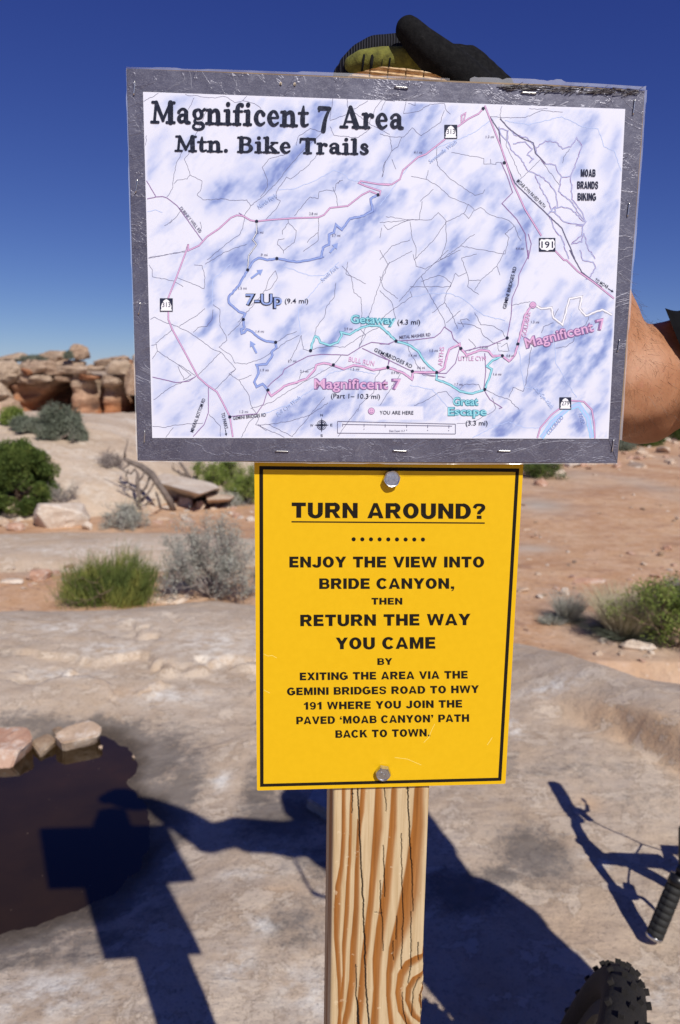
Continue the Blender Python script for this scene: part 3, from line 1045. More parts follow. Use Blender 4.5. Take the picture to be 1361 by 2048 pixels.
def sagebrush(px, py, w, h, label, seed, leafm=None, dens=26, leaf=.012, lean=0, stick=M_DRY, r0=.008, n_main=14, cat='shrub', name='sagebrush', pos=None, lv=2):
    rng = np.random.RandomState(seed)
    p = pos or G(px, py)
    if w > 8:
        w, h = PXW(px, py, w), PXW(px, py, h)
    root = empty(name, (p.x, p.y, p.z - 0.01))
    setp(root, label, cat)
    ch, tips = twig_tree(rng, n_main, 1.0, 1.0, 3, r0 / max(h, .01), lv)
    TT = np.array([t[0] for t in tips])
    sx = w / 2 / max(.2, np.percentile(np.abs(TT[:, 0]), 97)); sz = h / max(.2, np.percentile(TT[:, 2], 98.5))
    cap = 2600
    if len(ch) > cap:
        ids = rng.permutation(len(ch))[:cap]; ch = [ch[i] for i in ids]
    ch = [[(c[0] * sx + lean * c[2], c[1] * sx, c[2] * sz, c[3] * h) for c in k] for k in ch]
    link('branches', tube_mesh('branches', ch, 3, 0, False), stick, root)
    T = np.array([[t[0][0] * sx + lean * t[0][2], t[0][1] * sx, t[0][2] * sz] for t in tips])
    T = T[T[:, 2] > .12 * h]
    cent = np.repeat(T, dens, 0) + rng.normal(size=(len(T) * dens, 3)) * leaf * 2.2
    if len(cent) > 42000: cent = cent[rng.permutation(len(cent))[:42000]]
    cent[:, 2] = np.maximum(cent[:, 2], 0.01)
    link('foliage', leaves_mesh('foliage', cent, leaf, rng, .35, .4), leafm or M_SAGE, root)
    return root


def ephedra(px, py, w, h, label, seed, n=11000, mat=M_EPH, name='green_bush'):
    rng = np.random.RandomState(seed)
    p = G(px, py)
    root = empty(name, (p.x, p.y, p.z - .01))
    setp(root, label, 'bush')
    nl = 34
    lc = np.stack([rng.uniform(-.5, .5, nl) * w * .72, rng.uniform(-.5, .5, nl) * w * .45, np.zeros(nl)], 1)
    lh = h * (0.95 - 1.1 * (lc[:, 0] / w - .08) ** 2 * 2.6) * rng.uniform(.42, 1.0, nl)
    id_ = rng.randint(0, nl, n)
    base = lc[id_] * 0.55 + rng.normal(size=(n, 3)) * [.03 * w, .03 * w, 0]
    base[:, 2] = rng.rand(n) ** 1.3 * lh[id_] * .62
    base[:, :2] += (lc[id_, :2] * 0.85) * (base[:, 2:3] / h) + rng.normal(size=(n, 2)) * .055 * w
    d = np.stack([lc[id_, 0] / w * .9, lc[id_, 1] / w * .9, np.full(n, 1.0)], 1) + rng.normal(size=(n, 3)) * [.22, .22, .05]
    d = unit(d)
    L = lh[id_] * rng.uniform(.16, .36, n)
    me = blades_mesh('stems', base, d, L, np.full(n, .0020), rng, .05)
    link('stems', me, mat, root)
    # woody base
    ch, _ = twig_tree(rng, 12, 1, 1, 2, .012, 1)
    ch = [[(c[0] * w * .35, c[1] * w * .3, c[2] * h * .5, c[3] * h) for c in k] for k in ch]
    link('woody_base', tube_mesh('woody_base', ch, 4, 0, False), M_BARK, root)
    return root


def grass_tuft(px, py, w, h, label, seed, n=1600, mat=None, lean=0.0, name='bunchgrass', bw=.0016):
    rng = np.random.RandomState(seed)
    p = G(px, py)
    root = empty(name, (p.x, p.y, p.z - .01))
    setp(root, label, 'grass tuft')
    a = rng.rand(n) * 6.283; r = np.sqrt(rng.rand(n))
    base = np.stack([np.cos(a) * r * w * .22, np.sin(a) * r * w * .2, np.zeros(n)], 1)
    d = unit(np.stack([np.cos(a) * r * .75 * w / h * .8 + lean, np.sin(a) * r * .6, np.full(n, 1.0)], 1) + rng.normal(size=(n, 3)) * .12)
    me = blades_mesh('blades', base, d, h * rng.uniform(.55, 1.12, n), np.full(n, bw), rng, .22, 4)
    link('blades', me, mat or M_GRASS, root)
    nd = n // 3
    b2 = base[:nd] * 1.1
    d2 = unit(np.stack([np.cos(a[:nd]) * .9, np.sin(a[:nd]) * .9, np.full(nd, .8)], 1) + rng.normal(size=(nd, 3)) * .2)
    link('dry_thatch', blades_mesh('dry_thatch', b2, d2, h * rng.uniform(.3, .6, nd), np.full(nd, bw * 1.2), rng, .4, 3), M_SAGED, root)
    return root


def juniper(px, py, w, h, label, seed, n=60000, depth=None):
    rng = np.random.RandomState(seed)
    p = G(px, py)
    w, h = PXW(px, py, w), PXW(px, py, h)
    root = empty('juniper_tree', (p.x, p.y + w * .3, p.z))
    setp(root, label, 'juniper')
    ncl = 150
    # clumps over a lumpy cone-like crown
    th = rng.rand(ncl) * 6.283; zz = rng.rand(ncl) ** .9
    prof = np.sqrt(np.clip(1 - (zz - .30) ** 2 / .52, 0.02, 1))
    rr = prof * rng.uniform(.55, 1.0, ncl)
    cc = np.stack([np.cos(th) * rr * w / 2, np.sin(th) * rr * w / 2, .05 * h + zz * h * .92], 1)
    cr = rng.uniform(.07, .13, ncl) * w
    idn = rng.randint(0, ncl, n)
    o = unit(rng.normal(size=(n, 3))) * (rng.rand(n) ** .4)[:, None]
    cent = cc[idn] + o * cr[idn][:, None] * [1, 1, 1.1]
    cent[:, 2] = np.maximum(cent[:, 2], .01)
    link('foliage', leaves_mesh('foliage', cent, .014, rng, .5, .5, direc=o), M_JUN, root)
    ch = [[(0, 0, -.05, .07), (.02, 0, h * .3, .055), (.0, .03, h * .7, .03), (0, 0, h * .95, .01)]]
    for i in range(0, ncl, 4):
        z0 = cc[i][2] * .5
        ch.append([(0, 0, z0, .02), (*(cc[i] * [.5, .5, .8]), .014), (*cc[i], .006)])
    link('trunk', tube_mesh('trunk', ch, 5), M_BARK, root)
    return root


juniper(18, 1034, 160, 138, 'dense dark green juniper at the left photo edge behind the pink boulder', 3)
ephedra(215, 1207, .95, .60, 'bright green bushy shrub with upright stems on the sand behind the slickrock', 4)
sagebrush(428, 1197, 190, 160, 'large pale grey sagebrush touching the left edge of the yellow sign', 5, dens=10, leaf=.0075, n_main=26, r0=.008)
sagebrush(250, 1056, 84, 44, 'small round grey shrub at the foot of the dead branches', 6, leafm=M_SAGE, dens=22, leaf=.009, stick=M_DRY, lv=1, n_main=30)
sagebrush(262, 1040, 56, 46, 'thin yellow green sprigs rising behind the small round grey shrub', 7, leafm=M_GRASS, dens=4, leaf=.012, lv=1, n_main=10)
sagebrush(128, 1012, 84, 42, 'dry leafless purple grey shrub behind the pink boulder', 8, dens=1, leaf=.006, n_main=16)
sagebrush(224, 935, 50, 30, 'dark dry shrub on the pale rock left of the dead branches', 9, leafm=M_DRY, dens=6, leaf=.012, lv=1, n_main=22)
# behind the fallen slab
sagebrush(430, 990, 95, 85, 'yellow green shrub under the map board behind the long flat slab', 10, leafm=M_SHRUBG, dens=14, leaf=.014, n_main=12)
sagebrush(495, 1008, 70, 72, 'green shrub touching the left edge of the yellow sign behind the rubble', 11, leafm=M_SHRUBG, dens=12, leaf=.012, n_main=11)
sagebrush(455, 1012, 60, 24, 'low grey shrub in front of the small tilted orange slab', 12, dens=14, leaf=.012, lv=1, n_main=20)
# below the cliff
sagebrush(122, 880, 70, 58, 'tall blue grey bush on the pale rock below the cliff', 13, leafm=M_SAGED, dens=60, leaf=.015, r0=.03, n_main=16)
sagebrush(56, 862, 56, 20, 'low grey bush left of the tall blue grey bush below the cliff', 14, leafm=M_SAGED, dens=60, leaf=.015, r0=.02, lv=1, n_main=26)
sagebrush(26, 850, 26, 26, 'yellow green bush at the left foot of the cliff', 15, leafm=M_SHRUBG, dens=60, leaf=.016, r0=.02, lv=1, n_main=26)
sagebrush(155, 880, 26, 22, 'small dark grey bush right of the tall blue grey bush', 16, leafm=M_SAGED, dens=60, leaf=.014, r0=.02, lv=1, n_main=24)
for (px, py, w, h, lab, s) in ((68, 722, .9, .22, 'dark bush growing on the cliff top, widest of the cliff top bushes', 17),
                               (138, 718, .3, .3, 'dark bush between two cap boulders on the cliff top', 18),
                               (32, 752, .5, .45, 'grey green bush in a gap of the cliff face at the left', 19)):
    q = CW(px, py, CY - .6)
    sagebrush(0, 0, w, h, lab, s, leafm=M_SAGED, dens=40, leaf=.018, r0=.02, lv=1, n_main=18, pos=Vector(q))
# right side
sagebrush(1072, 952, 85, 36, 'dark green shrub touching the top right corner of the yellow sign', 20, leafm=M_JUN, dens=26, leaf=.016, lv=1, n_main=26)
sagebrush(1292, 892, 66, 26, 'low dark green bush in the rubble under the bare elbow', 21, leafm=M_JUN, dens=26, leaf=.022, lv=1, n_main=26)
sagebrush(1362, 880, 56, 34, 'low dark green bush in the rubble at the right photo edge', 22, leafm=M_JUN, dens=26, leaf=.022, lv=1, n_main=26)
sagebrush(1250, 900, 50, 20, 'low grey shrub at the bottom right corner of the map board', 23, leafm=M_SAGED, dens=20, leaf=.022, lv=1, n_main=20)
grass_tuft(1136, 1243, .18, .24, 'small grey green grass tuft above the slickrock edge', 24, 900, mat=M_SAGE)
grass_tuft(1105, 1247, .22, .09, 'very low grass sprig left of the small grey green grass tuft', 25, 400, mat=M_SAGE)
grass_tuft(1250, 1277, .34, .37, 'large straw coloured bunchgrass right of the yellow sign', 26, 3600, bw=.0015, lean=.06)
sagebrush(1350, 1296, 160, 145, 'bright green leafy shrub at the right photo edge beside the bunchgrass', 27, leafm=M_SHRUBG, dens=12, leaf=.010, n_main=12, stick=M_BARK)
sagebrush(1400, 1240, 110, 90, 'pale grey shrub at the right photo edge behind the bright green shrub', 28, dens=14, leaf=.010, n_main=13)


# the dead juniper snag
def snag():
    p = G(338, 1024)
    root = empty('dead_tree', (p.x, p.y, p.z))
    setp(root, 'twisted dead grey juniper branches leaning over the rubble left of the sign', 'dead tree')
    dd = float(np.dot(np.array(p) - CAMP, [0, _cp, -_sp]))

    def W(px, py, r, dy=0.0):
        q = CAMP + ray(px, py) * (dd + dy)
        return (*(Vector(q) - p), r * dd / FPX)
    main = [W(348, 1022, 6, .1), W(338, 1000, 7), W(322, 975, 6, -.1), W(305, 950, 6.5, 0), W(282, 932, 5.5, .1), (W(262, 925, 4.5, .1)), W(250, 918, 4)]
    link('trunk', tube_mesh('trunk', [main], 8, .5), M_WOODD, root)
    br = [[W(250, 918, 3.2, .1), W(250, 905, 2), W(254, 892, 1.5), W(256, 878, .8)],
          [W(262, 926, 3, .1), W(252, 934, 2), W(244, 940, 1)],
          [W(280, 1012, 4, 0), W(278, 985, 4.5), W(275, 965, 4), W(276, 948, 3), W(270, 938, 2.5), W(262, 948, 2.2), W(248, 942, 1.8), W(228, 928, 1.2), W(215, 916, .8)],
          [W(280, 985, 3), W(262, 975, 2.5), W(250, 972, 2), W(236, 962, 1)], [W(262, 974, 2), W(256, 962, 1.6), W(243, 955, .8)],
          [W(278, 990, 3.5), W(292, 975, 3), W(300, 955, 2.5, .05)], [W(283, 1000, 3), W(296, 988, 2.6), W(306, 972, 1.6), W(310, 962, 1)],
          [W(276, 965, 2.4), W(286, 952, 2), W(290, 942, 1.4)], [W(258, 940, 2), (W(252, 950, 1.5)), W(256, 960, 1)],
          [W(284, 1018, 3), W(281, 1005, 3.5)], [W(322, 1018, 3), W(318, 1000, 3), W(312, 984, 1.5)]]
    for b in br:
        link('branch', tube_mesh('branch', [b], 6, .4), M_WOODD, root)


snag()


def snag2():
    p = G(398, 1000)
    root = empty('tree_stump', (p.x, p.y, p.z))
    setp(root, 'dark broken juniper stump standing in front of the long flat slab', 'stump')
    dd = float(np.dot(np.array(p) - CAMP, [0, _cp, -_sp]))
    W = lambda px, py, r, dy=0.0: (*(Vector(CAMP + ray(px, py) * (dd + dy)) - p), r * dd / FPX)
    link('trunk', tube_mesh('trunk', [[W(398, 1012, 13), W(399, 998, 12), W(401, 985, 10), W(400, 976, 5)]], 9, .8), simple('dark_stump', (.09, .06, .05), .95, var=.4, bump=.6, bscale=50, bd=.01), root)
    link('branch', tube_mesh('branch', [[W(395, 985, 5), W(391, 975, 3), W(389, 968, 1.2)]], 6, .5), M_WOODD, root)
    link('branch', tube_mesh('branch', [[W(404, 988, 6), W(410, 978, 3), W(411, 972, 1.5)]], 6, .5), M_WOODD, root)
    p = G(372, 962)
    root = empty('dead_branch', (p.x, p.y, p.z))
    setp(root, 'pale dead branches directly under the map board behind the long flat slab', 'dead branch')
    dd = float(np.dot(np.array(p) - CAMP, [0, _cp, -_sp]))
    W = lambda px, py, r, dy=0.0: (*(Vector(CAMP + ray(px, py) * (dd + dy)) - p), r * dd / FPX)
    for b in ([W(384, 962, 4), W(376, 950, 4), W(370, 938, 3.5), W(360, 924, 2.5)], [W(372, 950, 2.5), W(355, 944, 2), W(340, 938, 1.2)],
              [W(378, 952, 3), W(355, 952, 2), W(335, 948, 1)], [W(392, 958, 5), W(397, 945, 4), W(399, 925, 3.5), (W(405, 900, 3))], [W(352, 944, 1.6), W(345, 932, 1), W(348, 925, .7)]):
        link('branch', tube_mesh('branch', [b], 6, .4), M_WOODD, root)


snag2()


# ------------------------------------------------------------------ the signpost
post_root = empty('trail_signpost', (float(PL(762, 1600)[0]), float(PL(762, 1600)[1]), 0.0), SYAW)
setp(post_root, 'wooden post carrying a framed bike trail map above a yellow turn around sign', 'signpost')


def tp(o):
    return world_parent(o, post_root)


def sub(o, parent):
    """o carries world coordinates; parent is already an unmoved part"""
    o.parent = parent
    o.matrix_parent_inverse = (parent.matrix_parent_inverse.copy())
    o.matrix_parent_inverse = Matrix.Identity(4)
    return o


BACK = -0.004      # the post's front face sits this far behind the yellow sign's face


def wood_fields(px, py):
    """grain of the front face, in photo points: returns band 0..1, crack 0..1"""
    x = (px - 600) * 3.4025; y = (py - 1550) * 3.4025
    x = x + 3.0 * fbm(x * 0.02, y * 0.006, 3)
    bands = [
        [(300, -100, 22), (300, 100, 22), (300, 400, 25), (285, 620, 26), (262, 760, 36), (255, 900, 40), (250, 1100, 30), (270, 1400, 24), (275, 1694, 20), (270, 2000, 20)],
        [(352, 100, 14), (345, 400, 18), (338, 600, 22), (322, 900, 28), (303, 1150, 26), (300, 1350, 16), (282, 1550, 26), (265, 1694, 20), (250, 2000, 20)],
        [(395, 300, 6), (398, 400, 20), (392, 600, 26), (385, 900, 33), (368, 1150, 40), (358, 1400, 42), (330, 1600, 40), (308, 1694, 34), (270, 2000, 30)],
        [(432, 100, 30), (422, 250, 30), (412, 330, 22), (408, 450, 5)],
        [(538, 100, 42), (532, 350, 56), (508, 600, 42), (486, 850, 36), (463, 1050, 38), (440, 1250, 38), (420, 1500, 42), (405, 1694, 34), (380, 2000, 30)],
        [(642, 100, 34), (634, 350, 42), (604, 650, 46), (584, 850, 56), (550, 1050, 58), (524, 1250, 52), (522, 1450, 38), (508, 1694, 48), (480, 2000, 40)],
        [(812, 100, 58), (804, 350, 74), (776, 600, 86), (752, 800, 108), (702, 1000, 92), (644, 1180, 66), (608, 1350, 34), (604, 1500, 28), (625, 1694, 30), (650, 2000, 30)],
        [(885, 100, 8), (884, 400, 9), (878, 700, 14), (872, 950, 16), (862, 1130, 20), (845, 1225, 26), (795, 1250, 42), (735, 1285, 46), (690, 1360, 46), (672, 1480, 38), (690, 1600, 36), (745, 1694, 38), (780, 2000, 40)],
        [(862, 1325, 12), (830, 1350, 24), (780, 1388, 34), (742, 1450, 34), (734, 1530, 28), (775, 1630, 30), (850, 1700, 20)],
        [(860, 1400, 10), (826, 1450, 14), (812, 1530, 14), (832, 1600, 14), (872, 1660, 12)],
        [(862, 1470, 8), (846, 1520, 9), (862, 1580, 8)],
    ]
    # where x and width are single-valued in y the band is sampled by y, the knot's rings by distance to the line
    band = np.zeros(px.shape)
    for b in bands:
        b = np.array(b, float)
        best = np.full(px.shape, 1e9); off = np.zeros(px.shape); wd = np.full(px.shape, 10.0)
        for i in range(len(b) - 1):
            ax, ay, aw = b[i]; bx, by, bw = b[i + 1]
            ex, ey = bx - ax, by - ay
            L2 = ex * ex + ey * ey
            t = np.clip(((x - ax) * ex + (y - ay) * ey) / L2, 0, 1)
            dx = x - ax - t * ex; dy = y - ay - t * ey
            d = np.hypot(dx, dy)
            sgn = np.sign(dx * ey - dy * ex)         # + on the right of a downward line
            m = d < best
            best = np.where(m, d, best); off = np.where(m, d * sgn, off); wd = np.where(m, aw + (bw - aw) * t, wd)
        o = off / (wd * 0.5 + 1e-6)
        prof = sstep(-1.30, -1.0, o) * (1 - .12 * sstep(-.6, .9, o)) * (1 - sstep(0.5, 1.8, o))
        band = np.maximum(band, prof)
    x = x + 5.0 * fbm(x * 0.01, y * 0.02 + 7, 3) + 2.2 * fbm(x * 0.02, y * 0.11, 2)
    cracks = [
        [(395, 80, 5), (405, 350, 8), (425, 750, 8), (440, 1100, 9), (450, 1450, 9), (470, 1700, 9), (480, 2000, 6)],
        [(735, 80, 7), (745, 400, 6), (765, 700, 4), (770, 930, 2)],
        [(690, 400, 2), (700, 850, 4), (702, 1000, 3)], [(565, 480, 1), (574, 700, 5), (578, 830, 2)],
        [(545, 720, 2), (549, 870, 6), (560, 980, 2), (566, 1200, 2)], [(380, 1290, 2), (384, 1500, 5), (394, 1600, 14), (400, 1750, 22), (402, 2000, 14)],
        [(755, 930, 2), (757, 1100, 4), (755, 1310, 3), (735, 1420, 2)], [(700, 1000, 3), (690, 1320, 3)], [(658, 960, 1), (655, 1120, 2)],
        [(635, 1130, 3), (638, 1260, 1)], [(808, 1140, 3), (805, 1260, 2)], [(575, 90, 3), (590, 250, 1)], [(355, 80, 5), (358, 180, 3), (352, 260, 1)],
        [(805, 1380, 3), (770, 1480, 2), (760, 1640, 3)], [(845, 1400, 3), (815, 1500, 3), (820, 1640, 2)], [(700, 1480, 2), (700, 1600, 4), (745, 1750, 4)],
    ]
    crack = np.zeros(px.shape)
    for b in cracks:
        b = np.array(b, float)
        for i in range(len(b) - 1):
            ax, ay, aw = b[i]; bx, by, bw = b[i + 1]
            ex, ey = bx - ax, by - ay
            t = np.clip(((x - ax) * ex + (y - ay) * ey) / (ex * ex + ey * ey), 0, 1)
            d = np.hypot(x - ax - t * ex, y - ay - t * ey)
            w = aw + (bw - aw) * t
            crack = np.maximum(crack, 1 - sstep(0.35 * w, 0.35 * w + 3.6, d))
    for (kx, ky, kr) in ((575, 685, 9), (548, 940, 11), (380, 1306, 9), (750, 1306, 8), (357, 130, 9), (735, 96, 10), (520, 935, 8)):
        crack = np.maximum(crack, 0.7 * (np.hypot((x - kx) * .8, (y - ky) * 1.4) < kr) * (vnoise(x * .2, y * .2) > .45))
    return band, crack


def build_post():
    # material
    k = Nt('treated_pine', 0.62, spec=0.35)
    _, band, crack, rough_top = k.attr()
    vec = k.coord((60, 60, 2.2))
    fine = k.noise(6, 5, 0.6, 0.2, vec)
    pale = k.ramp(fine, [(0.3, (0.44, 0.31, 0.16)), (0.6, (0.57, 0.44, 0.265))])
    brown = k.ramp(fine, [(0.3, (0.21, 0.072, 0.010)), (0.65, (0.335, 0.125, 0.020))])
    c = k.mix(band, pale, brown)
    c = k.mix(rough_top, c, k.ramp(k.noise(3, 4, .6, 0, k.coord((60, 60, 260))), [(.35, (.33, .18, .07)), (.6, (.66, .47, .26))]))
    c = k.mix(crack, c, (0.012, 0.008, 0.006))
    c = k.mix(k.ramp(k.noise(120, 3), [(0.66, K0), (0.72, (0.35,) * 3)]), c, (.75, .62, .42))
    k.color(c)
    k.bump(k.noise(5, 6, 0.65, 0, vec), 0.25, 0.0012)
    MW = k.m
    # the cross-section's front corners, measured at the foot of the sign
    tl = PL(666.5, 1575, BACK); tr = PL(860, 1575, BACK)
    u = SU
    x0 = np.dot(tl - SO, u); x1 = np.dot(tr - SO, u)
    W = x1 - x0
    nx = 210
    us = x0 + W * np.linspace(0, 1, nx)
    # heights: fine where it shows
    def zpx(py): return PL(762, py, BACK)[2]
    ztop = zpx(133)
    zs = np.concatenate([np.linspace(ztop, zpx(168), 40)[:-1], np.linspace(zpx(168), zpx(1560), 30)[:-1],
                         np.linspace(zpx(1560), zpx(2075), 560)[:-1], np.linspace(zpx(2075), -0.1, 60)])
    nz = len(zs)
    Ug, Zg = np.meshgrid(us, zs)
    base = SO + SN * BACK
    X = base[0] + u[0] * Ug; Y = base[1] + u[1] * Ug
    # photo points of the front face
    dz = Zg - CAM_Z
    zc = Y * _cp - dz * _sp; yc = -(dz * _cp + Y * _sp)
    px = 680.5 + FPX * (_c * X - _s * yc) / zc; py = 1024 + FPX * (_s * X + _c * yc) / zc
    band, crack = wood_fields(px, np.clip(py, 1560, 2110))
    far = sstep(2080, 2300, py)
    t = (Ug - x0) / W
    alt = sstep(.35, .65, vnoise(t * 9 + .8 * fbm(t * 2, Zg * 2, 2) + 40, Zg * 0.8))
    band = band * (1 - far) + alt * far; crack = crack * (1 - far)
    top = sstep(ztop - .02, ztop - .012, Zg)
    sawv = sstep(.05, .0, np.abs(((t * 6.3 + .25 * vnoise(t * 0, Zg * 40)) % 1) - .5) * .9) * top * .8
    crack = np.maximum(crack * (1 - top), sawv)
    dep = -0.0016 * crack + 0.0004 * band * (1 - top) + 0.0011 * np.sin(Zg * 1500 + t * 9) * top
    # the torn knot on the right edge and rounded arrises
    edge = np.minimum(Ug - x0, x1 - Ug)
    rnd_ = 0.0032
    ee = np.clip(1 - edge / rnd_, 0, 1)
    dep = dep - rnd_ * (1 - np.sqrt(np.clip(1 - ee ** 2, 0, 1)))
    knot = np.exp(-((py - 1975) / 55) ** 2) * sstep(.90, 1.0, t)
    Ux = Ug + knot * 0.0012 * (1 + 1.5 * fbm(py * .1, py * .02, 3))
    # arched worn top edge
    archz = ztop - 0.011 * np.abs((t - 0.48) * 2) ** 2.2 - .0012 * fbm(t * 12, t * 0, 3)
    Zf = np.where(top > 0, np.minimum(Zg, archz), Zg)
    front = np.stack([base[0] + u[0] * Ux + SN[0] * dep, base[1] + u[1] * Ux + SN[1] * dep, Zf], -1).reshape(-1, 3)
    F = [grid_faces(nz, nx)[:, ::-1]]
    masks = [np.stack([band.ravel(), crack.ravel(), top.ravel()], 1)]
    V = [front]
    n0 = nz * nx
    D = 0.089

    def strip(col):       # side walls: from the front edge back
        nonlocal n0
        colv = front.reshape(nz, nx, 3)[:, col]
        rows = []
        ms = []
        for s in np.linspace(0, 1, 8):
            rows.append(colv + np.array([-SN[0], -SN[1], 0]) * (D * s))
            ms.append(np.stack([sstep(.4, .6, vnoise(np.full(nz, s * 9.0 + col), zs * 3)), zs * 0, top[:, 0]], 1))
        V.append(np.stack(rows, 1).reshape(-1, 3)); masks.append(np.stack(ms, 1).reshape(-1, 3))
        f = grid_faces(nz, 8) + n0
        F.append(f if col else f[:, ::-1])
        n0 += nz * 8
    strip(0); strip(nx - 1)
    # back and top
    topc = front.reshape(nz, nx, 3)[0]
    topb = topc + np.array([-SN[0], -SN[1], 0]) * D
    V.append(np.concatenate([topc, topb])); masks.append(np.tile([[.3, 0, 1.0]], (2 * nx, 1)))
    i = np.arange(nx - 1)
    F.append(np.stack([i, i + nx, i + nx + 1, i + 1], 1) + n0); n0 += 2 * nx
    bl = front.reshape(nz, nx, 3)[:, [0, -1]] + np.array([-SN[0], -SN[1], 0]) * D
    V.append(bl.reshape(-1, 3)); masks.append(np.tile([[.3, 0, 0.0]], (2 * nz, 1)))
    F.append(grid_faces(nz, 2) + n0); n0 += 2 * nz
    Fa = np.concatenate(F)
    me = mesh_np('post', np.concatenate(V), Fa, True)
    set_mask(me, np.concatenate(masks))
    tp(link('post', me, MW))


build_post()

# ------------------------------------------------------------------ flat print helpers (on the sign plane, real lettering)
_layer = [0.0]


def plane_poly_mesh(name, polys, off):
    """polys: lists of photo points lying on the plane at height off above the yellow face"""
    V = []; F = []
    for poly in polys:
        b = len(V)
        V += [PL(x, y, off) for x, y in poly]
        F.append(list(range(b, b + len(poly))))
    me = mesh_py(name, V, F)
    return me


def ribbon(pts, w, off, V, F, wig=0, rng=None, cap=True):
    """a flat line of width w (photo pixels) through photo points"""
    pts = np.array(pts, float)
    if wig:
        out = [pts[0]]
        for a, b in zip(pts[:-1], pts[1:]):
            L = np.hypot(*(b - a)); n = max(1, int(L / 4.5))
            nrm = np.array([-(b - a)[1], (b - a)[0]]) / max(L, 1e-6)
            for s in range(1, n + 1):
                q = a + (b - a) * s / n
                if s < n: q = q + nrm * rng.uniform(-wig, wig) + (b - a) / n * rng.uniform(-.25, .25)
                out.append(q)
        pts = np.array(out)
    n = len(pts)
    d = np.diff(pts, axis=0)
    d /= np.maximum(1e-6, np.hypot(d[:, 0], d[:, 1]))[:, None]
    nn = np.zeros((n, 2))
    for i in range(n):
        a = d[max(i - 1, 0)]; b = d[min(i, n - 2)]
        t = a + b; L = np.hypot(*t)
        t = t / L if L > .3 else b
        m = np.array([-t[1], t[0]])
        c = max(.5, abs(np.dot(m, [-b[1], b[0]])))
        nn[i] = m / c
    b0 = len(V)
    for i in range(n):
        V.append(PL(*(pts[i] + nn[i] * w / 2), off)); V.append(PL(*(pts[i] - nn[i] * w / 2), off))
    for i in range(n - 1):
        k = b0 + 2 * i
        F.append([k, k + 1, k + 3, k + 2])


def disc(c, r, off, V, F, n=14, ry=None):
    b = len(V)
    for i in range(n):
        a = 2 * math.pi * i / n
        V.append(PL(c[0] + r * math.cos(a), c[1] + (ry or r) * math.sin(a), off))
    F.append(list(range(b, b + n)))


def text_mesh(s, p0, p1, h, off, bold=0.0, shear=0.0, name='lettering', spacing=1.0, font=None):
    """text s with its baseline running from photo point p0 to p1 and capitals h photo pixels tall"""
    cu = bpy.data.curves.new(name, 'FONT')
    cu.body = s
    cu.size = 1.0
    cu.offset = bold
    cu.shear = shear
    cu.space_character = spacing
    cu.resolution_u = 3
    ob = bpy.data.objects.new('tmp', cu)
    COL.objects.link(ob)
    dg = bpy.context.evaluated_depsgraph_get()
    dg.update()
    me = bpy.data.meshes.new_from_object(ob.evaluated_get(dg))
    bpy.data.objects.remove(ob); bpy.data.curves.remove(cu)
    n = len(me.vertices)
    co = np.empty(n * 3, dtype=np.float32); me.vertices.foreach_get('co', co)
    co = co.reshape(-1, 3)
    x0, x1 = co[:, 0].min(), co[:, 0].max()
    cap = 0.69 + bold
    p0 = np.array(p0, float); p1 = np.array(p1, float)
    ex = (p1 - p0); L = np.hypot(*ex); ex /= L
    ey = np.array([ex[1], -ex[0]])
    out = np.empty((n, 3), dtype=np.float32)
    for i in range(n):
        q = p0 + ex * ((co[i, 0] - x0) / (x1 - x0) * L) + ey * ((co[i, 1] + bold * .0) / cap * h)
        out[i] = PL(q[0], q[1], off)
    me.vertices.foreach_set('co', out.ravel())
    me.update()
    me.name = name
    return me


def join_meshes(name, ms):
    bm = bmesh.new()
    for m in ms:
        bm.from_mesh(m)
    return bm_mesh(bm, name)


# colours of the print
INK = simple('black_ink', (0.012, 0.009, 0.006), 0.6, spec=.12)

# ------------------------------------------------------------------ the yellow sign
k = Nt('yellow_reflective', 0.45, spec=0.25)
n = k.noise(160, 3)
c = k.mix(k.ramp(n, [(.35, K0), (.65, W1)]), (0.70, 0.42, 0.004), (0.72, 0.435, 0.005))
c = k.mix(k.ramp(k.noise(9, 5, .6, .5), [(.55, K0), (.8, (.2,) * 3)]), c, (0.74, 0.48, 0.012))
k.color(c)
k.bump(k.noise(5, 2), 0.05, 0.01)
M_YEL = k.m
Yc = [(509, 921), (1047.5, 925), (1011.5, 1567.6), (514.4, 1581.2)]
bm = bmesh.new()
fr = [Vector(PL(x, y, 0)) for x, y in Yc]
# rounded corners
pts = []
for i in range(4):
    p = fr[i]; a = fr[i - 1]; b = fr[(i + 1) % 4]
    r = .0012
    pa = p + (a - p).normalized() * r; pb = p + (b - p).normalized() * r
    pts += [pa, p.lerp((pa + pb) / 2, .5), pb]
vf = [bm.verts.new(p) for p in pts]
vb = [bm.verts.new(p - Vector(SN) * 0.0016) for p in pts]
bm.faces.new(vf); bm.faces.new(vb[::-1])
for i in range(len(pts)):
    bm.faces.new((vf[i], vb[i], vb[(i + 1) % len(pts)], vf[(i + 1) % len(pts)]))
bmesh.ops.recalc_face_normals(bm, faces=bm.faces)
yellow = tp(link('yellow_sign', bm_mesh(bm, 'yellow_sign'), M_YEL))


def sub_of(parent, o):
    """child of a part: the part's own inverse already places world coordinates"""
    o.parent = parent
    return o


